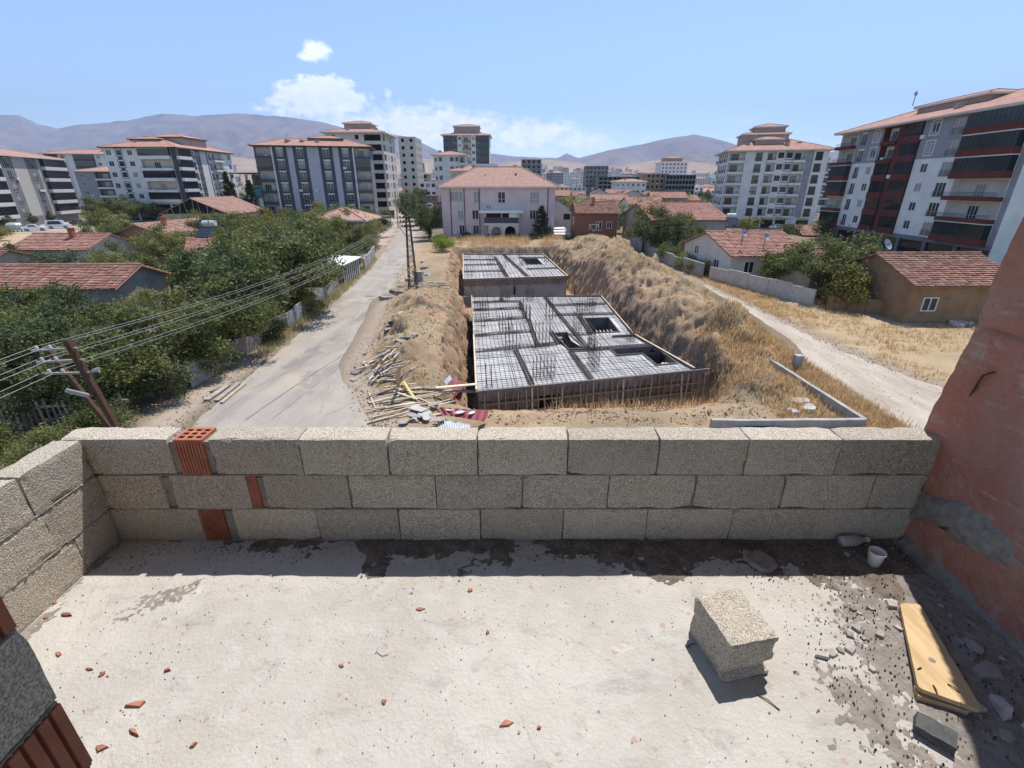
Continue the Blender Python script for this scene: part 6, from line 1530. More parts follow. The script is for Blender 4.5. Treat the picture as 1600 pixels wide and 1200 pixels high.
# ---------------------------------------------------------------- walls, fences, sheds
def panel_wall(name, label, pts, h, t, m, each=2.2, cap=None, jit=.06, part='panel', seed=1, cat='wall'):
    pts = [Vector((x, y, 0)) for x, y in pts]; root = thing(name, label, cat, pts[0] + Vector((0, 0, ztop(pts[0].x, pts[0].y)))); r = random.Random(seed)
    for a, c in zip(pts[:-1], pts[1:]):
        n = max(1, round((c - a).length / each)); d = (c - a).normalized()
        for k in range(n):
            p, q = a.lerp(c, k / n) + d * .015, a.lerp(c, (k + 1) / n) - d * .015; mid = (p + q) / 2; z = ztop(mid.x, mid.y); hh = h * r.uniform(1 - jit, 1 + jit)
            b = MB(); s = Vector((-d.y, d.x, 0)); o_ = s * r.uniform(-jit, jit) * .5; b.bar(p + o_ + Vector((0, 0, z + hh / 2 - .2)), q + o_ + Vector((0, 0, z + hh / 2 - .2)), t, hh + .4)
            b.build(part, m[r.randrange(len(m))] if isinstance(m, list) else m, root)
    return root
panel_wall('garden_wall', 'old grey garden wall overgrown by shrubs along the dirt track', [(20.6, 73), (21.4, 64), (22.3, 55.8)], 1.55, .25, m_grplaster, 2.4)
panel_wall('garden_wall', 'pale smooth concrete panel wall before the cream house', [(22.7, 54.9), (24.5, 49.2), (27.3, 42.2)], 1.55, .14, m_conc_pale, 2.6, jit=.1)
panel_wall('garden_wall', 'low mud coloured wall with stones on top by the mud house', [(27.9, 41.3), (30.4, 39.9), (33.2, 38.7)], 1.25, .3, m_mud, 1.6)
panel_wall('boundary_wall', 'grey concrete wall along the far road beyond the tin shed', [(-18.9, 61.5), (-19.6, 66.5), (-21, 74)], 1.5, .2, m_grplaster, 2.0)
m_rustp = mat('rusty_sheet', (.33, .17, .07), (.20, .11, .055), 1.5, .85, .2, 10)
panel_wall('garden_fence', 'patchwork fence of rusty and grey sheets at the road edge', [(-17.2, 23.2), (-17.0, 28.5), (-16.9, 34.5), (-17.4, 41), (-18.1, 49.5)], 1.35, .05, [m_wood_grey, m_rustp, m_wood_grey, m_tin], 1.5, jit=.14, seed=4, cat='fence')
def picket():
    root = thing('picket_fence', 'weathered wooden picket fence in the shade of the garden trees', 'fence', (-22.5, 18.2, 0)); r = random.Random(6)
    a, c = Vector((-26.5, 17.4, 0)), Vector((-17.6, 19.6, 0)); d = (c - a).normalized(); n = int((c - a).length / .24)
    for k in range(n):
        p = a.lerp(c, k / n); h = r.uniform(1.05, 1.4); b = MB(); b.bar(p + Vector((0, 0, -.1)), p + d * r.uniform(-.05, .05) + Vector((0, 0, h)), .1, .03, up=(-d.y, d.x, 0)); b.build('picket', m_wood_grey if k % 4 else m_wood, root)
    for z in (.35, .95): b = MB(); b.bar(a + Vector((0, .05, z)), c + Vector((0, .05, z)), .05, .08); b.build('rail', m_wood_grey, root)
picket()
def shed():
    root = thing('tin_shed', 'small tin shed with bright white sheet roof beside the road', 'shed', (-20, 55, 0))
    x1, x0, y0, y1 = -18.2, -21.6, 51.5, 57.5
    n = 9
    for k in range(n):
        b = MB(); a = Vector((x1, lerp(y0, y1, k / n) + .01, 1.0)); c = Vector((x1 - .1, lerp(y0, y1, (k + 1) / n) - .01, 1.0)); b.bar(a, c, .04, 2.2); b.build('sheet', m_tin, root)
    b = MB(); b.box(x0, x1 - .15, y0, y0 + .1, 0, 2.1); b.box(x0, x1 - .15, y1 - .1, y1, 0, 2.1); b.box(x0, x0 + .1, y0 + .1, y1 - .1, 0, 2.0); b.build('back_wall', m_wood_grey, root)
    b = MB(); b.hexa([(x0 - .3, y0 - .3, 2.35), (x1 + .25, y0 - .3, 2.12), (x1 + .25, y1 + .3, 2.12), (x0 - .3, y1 + .3, 2.35), (x0 - .3, y0 - .3, 2.42), (x1 + .25, y0 - .3, 2.19), (x1 + .25, y1 + .3, 2.19), (x0 - .3, y1 + .3, 2.42)]); b.build('roof', m_white, root)
shed()
def tarp():
    c = at(1500, 478); root = thing('tarp_shelter', 'white tarpaulin shelter leaning on the mud house front', 'shelter', (c.x, c.y, ztop(c.x, c.y))); z = ztop(c.x, c.y)
    b = MB(); P = [(c.x - 1.0, c.y - .3, z + 1.1), (c.x + 2.6, c.y - .6, z + 1.0), (c.x + 2.6, c.y + 1.7, z + 2.1), (c.x - .8, c.y + 1.7, z + 2.1)]; b.hexa(P + [(p[0], p[1], p[2] + .05) for p in P]); b.build('roof_sheet', m_white, root)
    b = MB(); b.box(c.x + .6, c.x + 2.5, c.y - .45, c.y - .35, z - .1, z + 1.0); b.build('side_sheet', m_whsheet, root)
    for x in (-.9, 2.4): b = MB(); b.bar((c.x + x, c.y - .3, z - .1), (c.x + x, c.y - .3, z + 1.1), .08); b.build('post', m_wood_grey, root)
    for k in range(9):
        r = random.Random(k); q = at(1490 + 5 * k * r.random(), 494 + 12 * r.random()); o = link('junk_sack', shard_mesh('junk_sack', .9, .6, .35, 700 + k, (m_white_pl, m_wood, m_conc_pale, m_pink)[k % 4], 8), None, (q.x, q.y, ztop(q.x, q.y) - .02), k); tag(o, 'pale sack or scrap in the junk heap before the tarpaulin shelter', 'junk', 'junk before the tarpaulin shelter')
tarp()
def ypost():
    p = at(926, 384); p.z = ztop(p.x, p.y); root = thing('basketball_hoop', 'green and white basketball hoop frame standing before the brick house', 'basketball hoop', p)
    b = MB(); b.tube([p, p + Vector((0, 0, 2.2))], .09, 8); b.build('pole', mat('green_paint', (.12, .3, .2), (.1, .25, .17), 3, .6), root)
    t = p + Vector((0, 0, 1.9)); b = MB()
    for s in (-1, 1): b.bar(t, t + Vector((s * .8, 0, 1.3)), .1)
    b.bar(t + Vector((-.8, 0, 1.3)), t + Vector((.8, 0, 1.3)), .1); b.bar(t + Vector((-.8, 0, .2)), t + Vector((-.8, 0, 1.3)), .06); b.bar(t + Vector((.8, 0, .2)), t + Vector((.8, 0, 1.3)), .06); b.build('frame', m_frame_w, root)
ypost()
# ---------------------------------------------------------------- power line
def lattice():
    p = at(646, 453); p.z = 0.1; root = thing('lattice_pole', 'rusty steel lattice power pole at the road edge', 'power pole', p); H = 7.1; b0, b1 = .42, .16
    lg = []
    for sx, sy in ((-1, -1), (1, -1), (1, 1), (-1, 1)):
        b = MB(); b.bar(p + Vector((sx * b0, sy * b0, -.3)), p + Vector((sx * b1, sy * b1, H)), .085); b.build('leg', m_rust, root)
    b = MB(); n = 14
    for k in range(n):
        z0, z1 = H * k / n, H * (k + 1) / n; w0, w1 = lerp(b0, b1, k / n), lerp(b0, b1, (k + 1) / n)
        C0 = [p + Vector((sx * w0, sy * w0, z0)) for sx, sy in ((-1, -1), (1, -1), (1, 1), (-1, 1))]; C1 = [p + Vector((sx * w1, sy * w1, z1)) for sx, sy in ((-1, -1), (1, -1), (1, 1), (-1, 1))]
        for i in range(4):
            j = (i + 1) % 4; b.bar(C0[i] if k % 2 else C0[j], C1[j] if k % 2 else C1[i], .045)
    o = b.build('bracing', m_rust, root)
    tips = []
    for z, w in ((H - .1, .75), (H - .5, .75), (H - .95, .6)):
        b = MB(); b.bar(p + Vector((-w, -.1, z)), p + Vector((w, -.1, z)), .09); a = b.build('crossarm', m_rust, root)
        for s in (-1, -.55, .55, 1):
            q = p + Vector((s * w * .95, -.1, z)); i_ = MB(); i_.tube([q, q + Vector((0, 0, .1)), q + Vector((0, 0, .2))], [.06, .07, .04], 8); i_.build('insulator', m_rust, a); tips.append(q + Vector((0, 0, .2)))
    b = MB(); b.tube([p + Vector((-.2, -.2, 5.2)), p + Vector((-.8, -.2, 6.1)), p + Vector((-.75, -.1, 6.6))], .03, 5); b.build('drop_cable', m_rust, root)
    b = MB(); b.bar(p + Vector((-.75, -.1, H + .05)), p + Vector((-1.9, -.2, H + .05)), .07); b.obox(p + Vector((-2.1, -.2, H + .05)), (1, 0, 0), (0, 1, 0), .7, .25, .12); b.build('street_lamp', m_steel, root)
    return p, tips
LP, LT_ = lattice()
def leaning_pole():
    Yp = 12.5; t = atY(104, 531, Yp); m_ = atY(182, 667, Yp); d = (m_ - t).normalized(); base = t + d * (t.z / -d.z); root = thing('leaning_pole', 'leaning rusty steel power pole with lamp and three crossarms before the gardens', 'power pole', base)
    b = MB(); b.bar(base - d * -.3, t, .15, .14, up=(0, 1, 0)); b.build('pole', m_rust, root)
    s0 = atY(76, 548, Yp + .5); s1 = atY(172, 667, Yp + .2); dd = (s1 - s0).normalized(); sb = s0 + dd * (s0.z / -dd.z); b = MB(); b.bar(sb, s0, .11, .1, up=(0, 1, 0)); b.build('strut', m_rust, root)
    tips = []
    for (xa, ya, xb, yb) in ((50, 548, 121, 544), (58, 566, 132, 562), (70, 584, 140, 582)):
        a, c = atY(xa, ya, Yp), atY(xb, yb, Yp); q = MB(); q.bar(a, c, .055, .055); arm = q.build('crossarm', m_conc, root)
        for f in (.12, .42):
            e = a.lerp(c, f); i_ = MB(); i_.tube([e, e + Vector((0, 0, .06)), e + Vector((0, 0, .13))], [.03, .045, .03], 8); i_.build('insulator', m_ins, arm); tips.append(e + Vector((0, 0, .12)))
    a = atY(146, 618, Yp); c = atY(138, 618, Yp - .6); e = atY(103, 610, Yp - .9); b = MB(); b.bar(a, c, .05); b.build('lamp_arm', m_rust, root)
    b = MB(); f = (e - c); b.bar(c, e, .17, .09); b.build('lamp_head', m_steel, root)
    b = MB(); b.tube([atY(140, 582, Yp), atY(147, 579, Yp - .15), atY(155, 578, Yp - .1)], [.03, .05, .09], 8); b.build('horn', m_steel, root)
    return tips
PT_ = leaning_pole()
pb = Vector((-13.2, 2.0, 0)); rt = thing('power_pole', 'straight steel power pole carrying the wires past the balcony', 'power pole', pb)
b = MB(); b.bar(pb, pb + Vector((0, 0, 6.4)), .18); b.build('pole', m_rust, rt)
for z in (6.2, 5.7, 5.2): b = MB(); b.bar(pb + Vector((-.8, 0, z)), pb + Vector((.8, 0, z)), .06); b.build('crossarm', m_conc, rt)
m_wire = mat('aluminium_wire', (.36, .36, .36), (.30, .30, .30), 4, .6, metal=.2)
def wire(a, c, sag, label, group):
    b = MB(); n = 28; b.tube([a.lerp(c, k / n) - Vector((0, 0, sag * 4 * (k / n) * (1 - k / n))) for k in range(n + 1)], .0065, 5); o = b.build('power_wire', m_wire, origin=a); tag(o, label, 'wire', group)
for k in range(6): wire(PT_[k], LT_[(0, 1, 4, 5, 8, 9)[k]], .9, 'sagging bare wire from the leaning pole to the lattice pole', 'wires above the gardens')
for k in range(6): wire(PT_[k], pb + Vector(((-.6, -.2)[k % 2], 0, (6.3, 5.8, 5.3)[k // 2])), .25, 'bare wire running from the leaning pole towards the balcony side', 'wires beside the balcony')
for k in range(4): wire(LT_[(0, 3, 4, 7)[k]], Vector((-30 + k * .4, 128, 7.5)), .8, 'bare wire running from the lattice pole down the far road', 'wires along the far road')
pb2 = Vector((-29.4, 128, 0)); rt = thing('power_pole', 'distant thin power pole beside the far road', 'power pole', pb2); b = MB(); b.tube([pb2, pb2 + Vector((0, 0, 7.8))], [.16, .09], 8); b.build('pole', m_conc, rt); b = MB(); b.bar(pb2 + Vector((-.9, 0, 7.4)), pb2 + Vector((.9, 0, 7.4)), .1); b.build('crossarm', m_rust, rt)
# roadside sign
sp_ = at(611, 356); rt = thing('billboard', 'dark brown roadside sign panel with gold lettering on one post', 'sign', sp_)
zt = atY(611, 335, sp_.y).z; b = MB(); b.box(sp_.x - .08, sp_.x + .08, sp_.y - .08, sp_.y + .08, 0, zt); b.build('post', m_rust, rt)
hw = (618 - 603) / 2 / FPX * (sp_.y * .93); b = MB(); b.box(sp_.x - hw, sp_.x + hw, sp_.y - .25, sp_.y - .1, zt - .8, zt + 1.0); pnl = b.build('panel', mat('dark_brown_sign', (.035, .018, .014), (.03, .015, .012), 2, .6), rt)
m_gold = mat('gold_letter', (.42, .30, .13), (.36, .26, .12), 3, .6); b = MB()
for k in range(5):
    x = sp_.x - hw * .72 + k * hw * .32; b.box(x, x + .06, sp_.y - .27, sp_.y - .251, zt + .1, zt + .7); b.box(x + .06, x + .22, sp_.y - .27, sp_.y - .251, zt + (.62, .36, .1, .62, .36)[k], zt + (.70, .44, .18, .70, .44)[k])
b.box(sp_.x - hw * .7, sp_.x + hw * .7, sp_.y - .27, sp_.y - .251, zt - .45, zt - .35); b.build('lettering', m_gold, pnl)
q = atY(671, 321, 121); rt = thing('oval_sign', 'white oval shop sign on the red brick house by the road', 'sign', (q.x, 121, 0)); b = MB(); n = 20
b.v = [(q.x + 1.0 * math.cos(2 * math.pi * k / n), 121 + y, q.z + .62 * math.sin(2 * math.pi * k / n)) for y in (0, .15) for k in range(n)]; b.f = [tuple(range(n)), tuple(range(2 * n - 1, n - 1, -1))] + [(k, n + k, n + (k + 1) % n, (k + 1) % n) for k in range(n)]; b.m = [0] * len(b.f); b.build('panel', m_white, rt)
b = MB(); b.box(q.x - .55, q.x + .5, 120.96, 120.995, q.z - .15, q.z + .15); b.build('lettering', m_dgrey, rt); b = MB(); b.tube([(q.x, 121.2, 0), (q.x, 121.2, q.z)], .08, 8); b.build('post', m_steel, rt)
# ---------------------------------------------------------------- cars
CARM = {}
def paint(c):
    if c not in CARM:
        m = bpy.data.materials.new('car_paint'); m.use_nodes = True; b_ = m.node_tree.nodes['Principled BSDF']; b_.inputs['Base Color'].default_value = (*c, 1); b_.inputs['Roughness'].default_value = .25; b_.inputs['Coat Weight'].default_value = .6; CARM[c] = m
    return CARM[c]
m_tyre = mat('tyre', (.02, .02, .02), (.03, .03, .03), 5, .8); m_lamp = mat('lamp_lens', (.6, .6, .58), (.5, .5, .48), 4, .2); m_tail = mat('tail_lens', (.35, .02, .02), (.3, .02, .02), 4, .3)
def car(x, y, rz, c, label, van=False, group=None):
    root = thing('parked_car', label, 'car', (x, y, .035), rz, group)
    if van: prof = [(-2.2, .35), (-2.25, 1.0), (-2.1, 1.9), (-.2, 1.95), (1.1, 1.9), (1.6, 1.15), (2.2, 1.0), (2.3, .55), (2.25, .3)]
    else: prof = [(-2.2, .35), (-2.25, .8), (-2.1, .98), (-1.5, 1.0), (-.95, 1.42), (.35, 1.46), (1.1, 1.0), (2.0, .85), (2.2, .6), (2.2, .3)]
    b = MB(); n = len(prof)
    for hw_, k in ((.84, 1), (-.84, 1)):
        b.v += [(px, (.84 if hw_ > 0 else -.84) * (1 if pz < 1.02 else .84), pz) for px, pz in prof]
    b.f = [tuple(range(n)), tuple(range(2 * n - 1, n - 1, -1))] + [(i, n + i, n + (i + 1) % n, (i + 1) % n) for i in range(n)]; b.m = [0] * len(b.f)
    body = link('body', b.mesh('body', paint(c)), root); bv = body.modifiers.new('bevel', 'BEVEL'); bv.width = .08; bv.segments = 2
    def add(nm, q, m): link(nm, q.mesh(nm, m), root)
    zt = 1.85 if van else 1.38; xb, xf = (-1.9, 1.0) if van else (-1.1, .75)
    for s in (-1, 1):
        q = MB(); y0 = s * .855; y1 = s * .735
        P = [(xb + .1, y0, 1.03), (xf, y0, 1.03), (xf - .5, y1, zt), (xb + .3, y1, zt)]; q.quad(*(P if s < 0 else P[::-1])); q.v = [(a, bb + s * .012, cc) for a, bb, cc in q.v]; add('side_window', q, m_glass)
        for wx in (-1.35, 1.4):
            q = MB(); q.tube([(wx, s * .70, .32), (wx, s * .88, .32)], .32, 14); w = link('wheel', q.mesh('wheel', m_tyre), root); q = MB(); q.tube([(wx, s * .87, .32), (wx, s * .895, .32)], .18, 10); link('rim', q.mesh('rim', m_steel), w)
        q = MB(); q.box(2.15, 2.26, s * .55 - .16, s * .55 + .16, .62, .78); add('headlight', q, m_lamp); q = MB(); q.box(-2.29, -2.2, s * .6 - .14, s * .6 + .14, .75, .9); add('tail_light', q, m_tail)
    q = MB(); q.quad((xf + .42, -.66, 1.04), (xf + .42, .66, 1.04), (xf - .32, .6, zt + .02), (xf - .32, -.6, zt + .02)); add('windscreen', q, m_glass)
    q = MB(); q.quad((xb - .42, .66, 1.05), (xb - .42, -.66, 1.05), (xb + .08, -.6, zt), (xb + .08, .6, zt)); add('rear_window', q, m_glass)
    return root
sa = math.atan2((p2 - p1).y, (p2 - p1).x)
for px, py, rzo, c, lb, vn in ((55, 361, 0, (.75, .75, .74), 'white saloon car parked beside the yellow field', False), (92, 357, 0, (.72, .72, .72), 'white estate car parked below the rounded white balconies', True), (126, 352, .25, (.03, .03, .035), 'black car parked behind the silver car at the kerb', False),
                               (151, 356, 0, (.50, .54, .60), 'silver blue car parked nearest the garden houses', False), (190, 350, 1.3, (.5, .5, .52), 'grey car parked under the white block columns', False), (196, 341, 1.5, (.8, .8, .8), 'white van facing out beside the white block columns', True)):
    p = at(px, py); car(p.x, p.y, sa + rzo, c, lb, vn)
for px, py, c, lb, vn in ((641, 329, (.8, .8, .78), 'white van driving away down the far road', True), (635, 333, (.05, .06, .06), 'dark car parked at the wall of the far road', False)):
    p = at(px, py); car(p.x, p.y, R(104), c, lb, vn)
for x, y, c, lb in ((72, 134, (.65, .65, .66), 'silver car parked before the yellow shop signs'), (76.5, 133.5, (.05, .05, .06), 'black car parked before the yellow shop signs'), (81, 132, (.35, .37, .4), 'grey car parked by the last yellow shop sign')):
    o = car(x, y, R(-12), c, lb); o.location.z = float(terrain(x, y)) + .03
p = at(25, 362); rt = thing('rubbish_container', 'white and grey rubbish container beside the yellow field', 'container', p); b = MB(); b.box(p.x - 1.2, p.x + 1.2, p.y - .7, p.y + .7, .35, 1.5); b.build('bin', m_steel, rt); b = MB(); b.hexa([(p.x - 1.25, p.y - .75, 1.5), (p.x + 1.25, p.y - .75, 1.5), (p.x + 1.25, p.y + .75, 1.5), (p.x - 1.25, p.y + .75, 1.5), (p.x - 1.0, p.y - .5, 1.95), (p.x + 1.0, p.y - .5, 1.95), (p.x + 1.0, p.y + .75, 1.95), (p.x - 1.0, p.y + .75, 1.95)]); b.build('lid', m_white, rt)
for sx in (-1, 1):
    for sy in (-1, 1): b = MB(); b.tube([(p.x + sx * .95 - .05, p.y + sy * .5, .17), (p.x + sx * .95 + .05, p.y + sy * .5, .17)], .17, 8); b.build('wheel', m_tyre, rt)
# ================================================================ trees
m_leaf = leafmat('walnut_leaves', (.175, .185, .062), (.110, .138, .046), .55, .40, .5)
m_leaf2 = leafmat('light_leaves', (.26, .25, .08), (.175, .19, .06), .5, .40, .5)
m_leaf3 = leafmat('dark_leaves', (.115, .135, .052), (.078, .102, .04), .5, .36, .8)
m_leafb = leafmat('bright_shrub_leaves', (.30, .36, .04), (.17, .25, .03), .4, .35, .8)
m_leafo = leafmat('yellowing_leaves', (.24, .20, .05), (.11, .12, .03), .5, .3, 1.5)
m_pine = leafmat('conifer_needles', (.045, .062, .024), (.03, .045, .018), .4, .2, .8)
m_bark = mat('bark', (.17, .125, .09), (.10, .075, .055), 6, .95, .5, 30)
def leaf_quads(pts, size, r):
    n = len(pts); pts = np.array(pts); rg = np.random.RandomState(r)
    a = rg.normal(size=(n, 3)); a /= np.linalg.norm(a, axis=1)[:, None]
    nrm = rg.normal(size=(n, 3)); nrm[:, 2] += .55; nrm -= a * (nrm * a).sum(1)[:, None]; nrm /= np.linalg.norm(nrm, axis=1)[:, None]
    c = np.cross(nrm, a); s = size * rg.uniform(.6, 1.35, n)[:, None]
    v = np.stack([pts - a * s, pts - c * s * .45, pts + a * s, pts + c * s * .45], 1).reshape(-1, 3)
    f = np.arange(4 * n).reshape(-1, 4)
    return v, f
def make_tree(seed, n, leaf, rx, rz, cz, nclump, spread, kind='broad', trunk=.035):
    r = random.Random(seed); C = []
    if kind == 'broad':
        while len(C) < nclump:
            x, y, z = r.uniform(-1, 1), r.uniform(-1, 1), r.uniform(-1, 1); q = math.sqrt(x * x + y * y + z * z)
            if q > 1 or q < .42: continue
            k = r.uniform(.85, 1.18)
            C.append((x * rx * k, y * rx * k, cz + z * rz * k * (1 if z > 0 else .85)))
    else:
        for k in range(nclump):
            t = (k + .5) / nclump; z = .12 + .86 * t; rr = rx * (1 - t) ** .85 * r.uniform(.55, 1.1); a = r.uniform(0, 6.28); C.append((rr * math.cos(a), rr * math.sin(a), z))
    P = []
    for k in range(n):
        c = C[r.randrange(len(C))]; s = spread * (1 if kind == 'broad' else 1.1 - c[2] * .7)
        P.append((c[0] + r.gauss(0, s), c[1] + r.gauss(0, s), max(.06, c[2] + r.gauss(0, s * .75) + (0 if kind == 'broad' else -.3 * (abs(c[0]) + abs(c[1]))))))
    v, f = leaf_quads(P, leaf, seed)
    me = bpy.data.meshes.new('crown'); me.from_pydata(v.tolist(), [], f.tolist()); me.update()
    b = MB(); top = cz + rz * .3 if kind == 'broad' else .95
    b.tube([(0, 0, -.03), (.01, 0, .12), (.0, .012, cz * .6), (0, 0, top)], [trunk * 1.25, trunk, trunk * .7, trunk * .15], 8)
    for c in C[:10 if kind == 'broad' else 0]: z0 = cz * r.uniform(.35, .7); b.tube([(0, 0, z0), (c[0] * .5, c[1] * .5, (z0 + c[2]) / 2 + .01), c], [trunk * .5, trunk * .3, trunk * .08], 5)
    return me, b.mesh('trunk', m_bark, smooth=True)
VAR = [make_tree(s, n, lf, rx, rz, cz, nc, sp) for s, n, lf, rx, rz, cz, nc, sp in ((1, 8500, .021, .46, .36, .60, 30, .066), (2, 8500, .021, .54, .34, .60, 34, .066), (3, 7500, .021, .40, .38, .60, 22, .07), (4, 8500, .022, .58, .30, .62, 36, .062), (5, 6500, .023, .44, .40, .56, 20, .078))]
PINE = make_tree(11, 7000, .016, .26, 0, .5, 90, .045, 'cone', .03)
BUSH = [make_tree(s, 5200, .030, .62, .42, .46, 24, .12, 'broad', .02) for s in (21, 22)]
FAR = [make_tree(s, 1500, .045, .50, .38, .58, 18, .10) for s in (31, 32)]
TM = {}
def tmesh(v, m):
    k = (v[0].name, m.name)
    if k not in TM: c = v[0].copy(); c.materials.clear(); c.materials.append(m); TM[k] = c
    return TM[k]
rt_ = random.Random(55)
def tree(x, y, h, v, m, label, group=None, wide=1.0, name='broadleaf_tree', cat='tree'):
    root = thing(name, label, cat, (x, y, float(terrain(x, y)) - .02), rt_.uniform(0, 6.28), group)
    sx_ = rt_.uniform(.86, 1.16)
    for nm, me in (('trunk', v[1]), ('crown', tmesh(v, m))):
        o = link(nm, me, root); o.scale = (h * wide * sx_, h * wide / sx_, h)
    return root
ROADT = [(-17.9, 24.0, 4.6), (-17.6, 28.2, 4.9), (-18.6, 32.0, 5.9), (-18.2, 36.8, 6.6), (-18.4, 41.2, 6.9), (-20.6, 45.6, 6.8), (-25.4, 51.0, 6.4), (-25.0, 58.5, 6.2)]
HEDGE = [(-17.3, 22.0, 2.2), (-17.1, 25.6, 2.4), (-16.8, 31.2, 1.9), (-17.2, 39.0, 2.3), (-19.4, 19.6, 2.0), (-21, 16.2, 1.7), (-24, 15.8, 2.0), (-18, 15.6, 1.6), (-27, 16.6, 2.2), (-18.0, 18.4, 1.6), (-21.4, 19.4, 2.2), (-24.6, 20.2, 2.3), (-20.4, 60, 2.4), (-22.2, 66, 2.6), (-24.5, 72, 2.8), (-23.3, 78.5, 2.8), (-27.6, 81.5, 3.0)]  # bushes before the picket fence are added to darken the ground there
GARD = [(-24, 27, 3.7), (-24.6, 32.0, 3.6), (-24.3, 38, 6.0), (-24.8, 43.5, 6.3), (-26.5, 48.5, 6.2), (-28.5, 54, 6.0), (-29.5, 44.5, 4.4), (-33.5, 46.5, 4.2), (-38.5, 46, 4.2), (-44, 46, 4.4), (-43.5, 53, 4.4), (-42, 62.5, 4.8), (-34, 66, 5.8), (-30.5, 70, 6.0), (-38, 71.5, 6.0), (-45, 63, 5.4), (-46.5, 74, 5.6), (-57, 68, 5.4), (-61, 77, 6), (-42, 82, 6.2), (-35, 80, 6.3), (-26.5, 64, 6.0), (-28.4, 76, 6.4), (-54.5, 53.5, 4.2), (-50, 38, 4.5), (-56, 34, 4.6), (-62, 42, 5), (-71, 50, 5), (-66, 36, 4.5), (-75, 62, 5.5), (-80, 50, 5.4), (-48, 28, 4.4), (-55, 24, 4.4), (-64, 28, 4.6)]
NEAR = [(-18.9, 20.6, 3.9), (-22.4, 21.2, 4.3), (-26.4, 22.6, 4.5), (-30.8, 25.2, 4.4), (-28.4, 29.5, 4.3), (-33, 30.6, 3.9), (-37.5, 32, 3.7), (-42, 31.5, 3.9), (-36, 26.5, 4.2)]
for k, (x, y, h) in enumerate(ROADT): tree(x, y, h, VAR[k % 5], (m_leaf, m_leaf, m_leaf3)[k % 3], 'leafy walnut tree overhanging the patchwork fence at the road edge', 'trees along the road edge', 1.12)
for k, (x, y, h) in enumerate(HEDGE): tree(x, y, h, BUSH[k % 2], (m_leaf3, m_leaf, m_leaf3, m_leaf2)[k % 4], 'low leafy bush against the road edge fence', 'bushes along the road edge', 1.05, 'bush', 'bush')
for k, (x, y, h) in enumerate(GARD): tree(x, y, h, VAR[(k * 2 + 1) % 5], (m_leaf, m_leaf2, m_leaf3, m_leaf, m_leaf2, m_leafo, m_leaf)[k % 7], 'leafy walnut tree in the left gardens between the red roofs', 'trees in the left gardens', 1.1)
for k, (x, y, h) in enumerate(NEAR): tree(x, y, h, VAR[(k + 2) % 5], (m_leaf, m_leaf3, m_leaf)[k % 3], 'dense dark tree behind the picket fence and leaning pole', 'trees behind the picket fence', 1.2)
BEH = [(-24.6, 81.5, 4.6), (-28.5, 82.0, 4.4), (-32, 83, 4.2), (-25.4, 88, 5.0), (-52, 92, 6), (-46, 98, 6.5), (-39, 101, 7), (-33, 97, 6.6), (-29.5, 88, 6.4), (-58, 88, 5.6), (-28, 103, 6), (-62, 98, 5.5), (-36, 112, 6), (-86, 104, 5), (-92, 110, 5.5)]
for k, (x, y, h) in enumerate(BEH): tree(x, y, h, VAR[k % 5], (m_leaf2, m_leaf, m_leafo)[k % 3], 'leafy tree below the slate striped block and open barn', 'trees below the striped block', 1.1)
for x, y, h, lb in ((-76, 137, 13.5, 'tall dark conifer before the open roof frame building'), (-71.5, 139, 11.5, 'shorter dark conifer next to the tall conifer'), (-60.5, 86, 4.5, 'small conical conifer among the left garden roofs')): tree(x, y, h, PINE, m_pine, lb, None, 1.0, 'conifer_tree')
for k, (x, y, h) in enumerate(((-119, 146, 7.5), (-112.5, 147, 7.2), (-107, 150, 5.5))): tree(x, y, h, VAR[k], m_leaf, 'round street tree between the grey block and the white block', 'street trees by the white block', 1.25)
for k, (x, y, h) in enumerate(((-126.5, 124, 4.2), (-127, 132, 3.2), (-131, 142, 3.4))): tree(x, y, h, VAR[k], m_leaf3, 'small tree at the foot of the rounded balconies', 'small trees under the balconies', .9)
tree(-101, 96, 3.8, BUSH[0], m_leaf2, 'grey green bush in the yellow field', None, 1, 'bush', 'bush')
# right side
tree(22.0, 73.5, 7.0, VAR[1], m_leaf3, 'broad dark tree beside the blank grey gable', None, 1.0)
tree(26.0, 76.5, 6.4, VAR[3], m_leaf, 'leafy tree standing behind the broad dark tree near the gable')
tree(21.0, 78.5, 7.6, VAR[4], m_leafo, 'yellowing tree top rising over the broad dark tree', None, .7)
tree(22.6, 68.5, 3.2, BUSH[0], m_leaf, 'green bush at the end of the old garden wall', None, 1.0, 'bush', 'bush')
tree(22.6, 62.5, 2.3, BUSH[1], m_leaf2, 'silvery shrub leaning over the old garden wall', None, 1.1, 'bush', 'bush')
tree(23.0, 58.0, 2.2, BUSH[0], m_leafo, 'yellow flowered shrub on the old garden wall', None, 1.2, 'bush', 'bush')
tree(28.0, 51.0, 4.0, VAR[0], m_leaf, 'young tree before the cream house window', None, .95)
tree(29.4, 45.4, 5.8, VAR[3], m_leaf, 'big leafy tree behind the smooth concrete panels', None, 1.1)
tree(33.0, 46.0, 6.0, VAR[1], m_leaf, 'broad leafy tree between the annexe and the mud house', None, 1.1)
tree(29.8, 42.4, 3.8, BUSH[1], m_leafo, 'yellow green bush spilling over the low mud wall', None, 1.0, 'bush', 'bush')
tree(31.0, 42.4, 2.8, BUSH[0], m_leaf, 'green bush against the mud house side wall', None, 1.0, 'bush', 'bush')
tree(5.6, 93.6, 6.6, PINE, m_pine, 'dark conifer in front of the pink house', None, 1.45, 'conifer_tree')
tree(-16.2, 96.5, 6.4, VAR[2], m_leaf3, 'dark tree at the pink house corner by the road', None, .9)
tree(-17.2, 104, 6.8, VAR[0], m_leaf, 'tree hugging the pink house side behind the corner tree', None, .8)
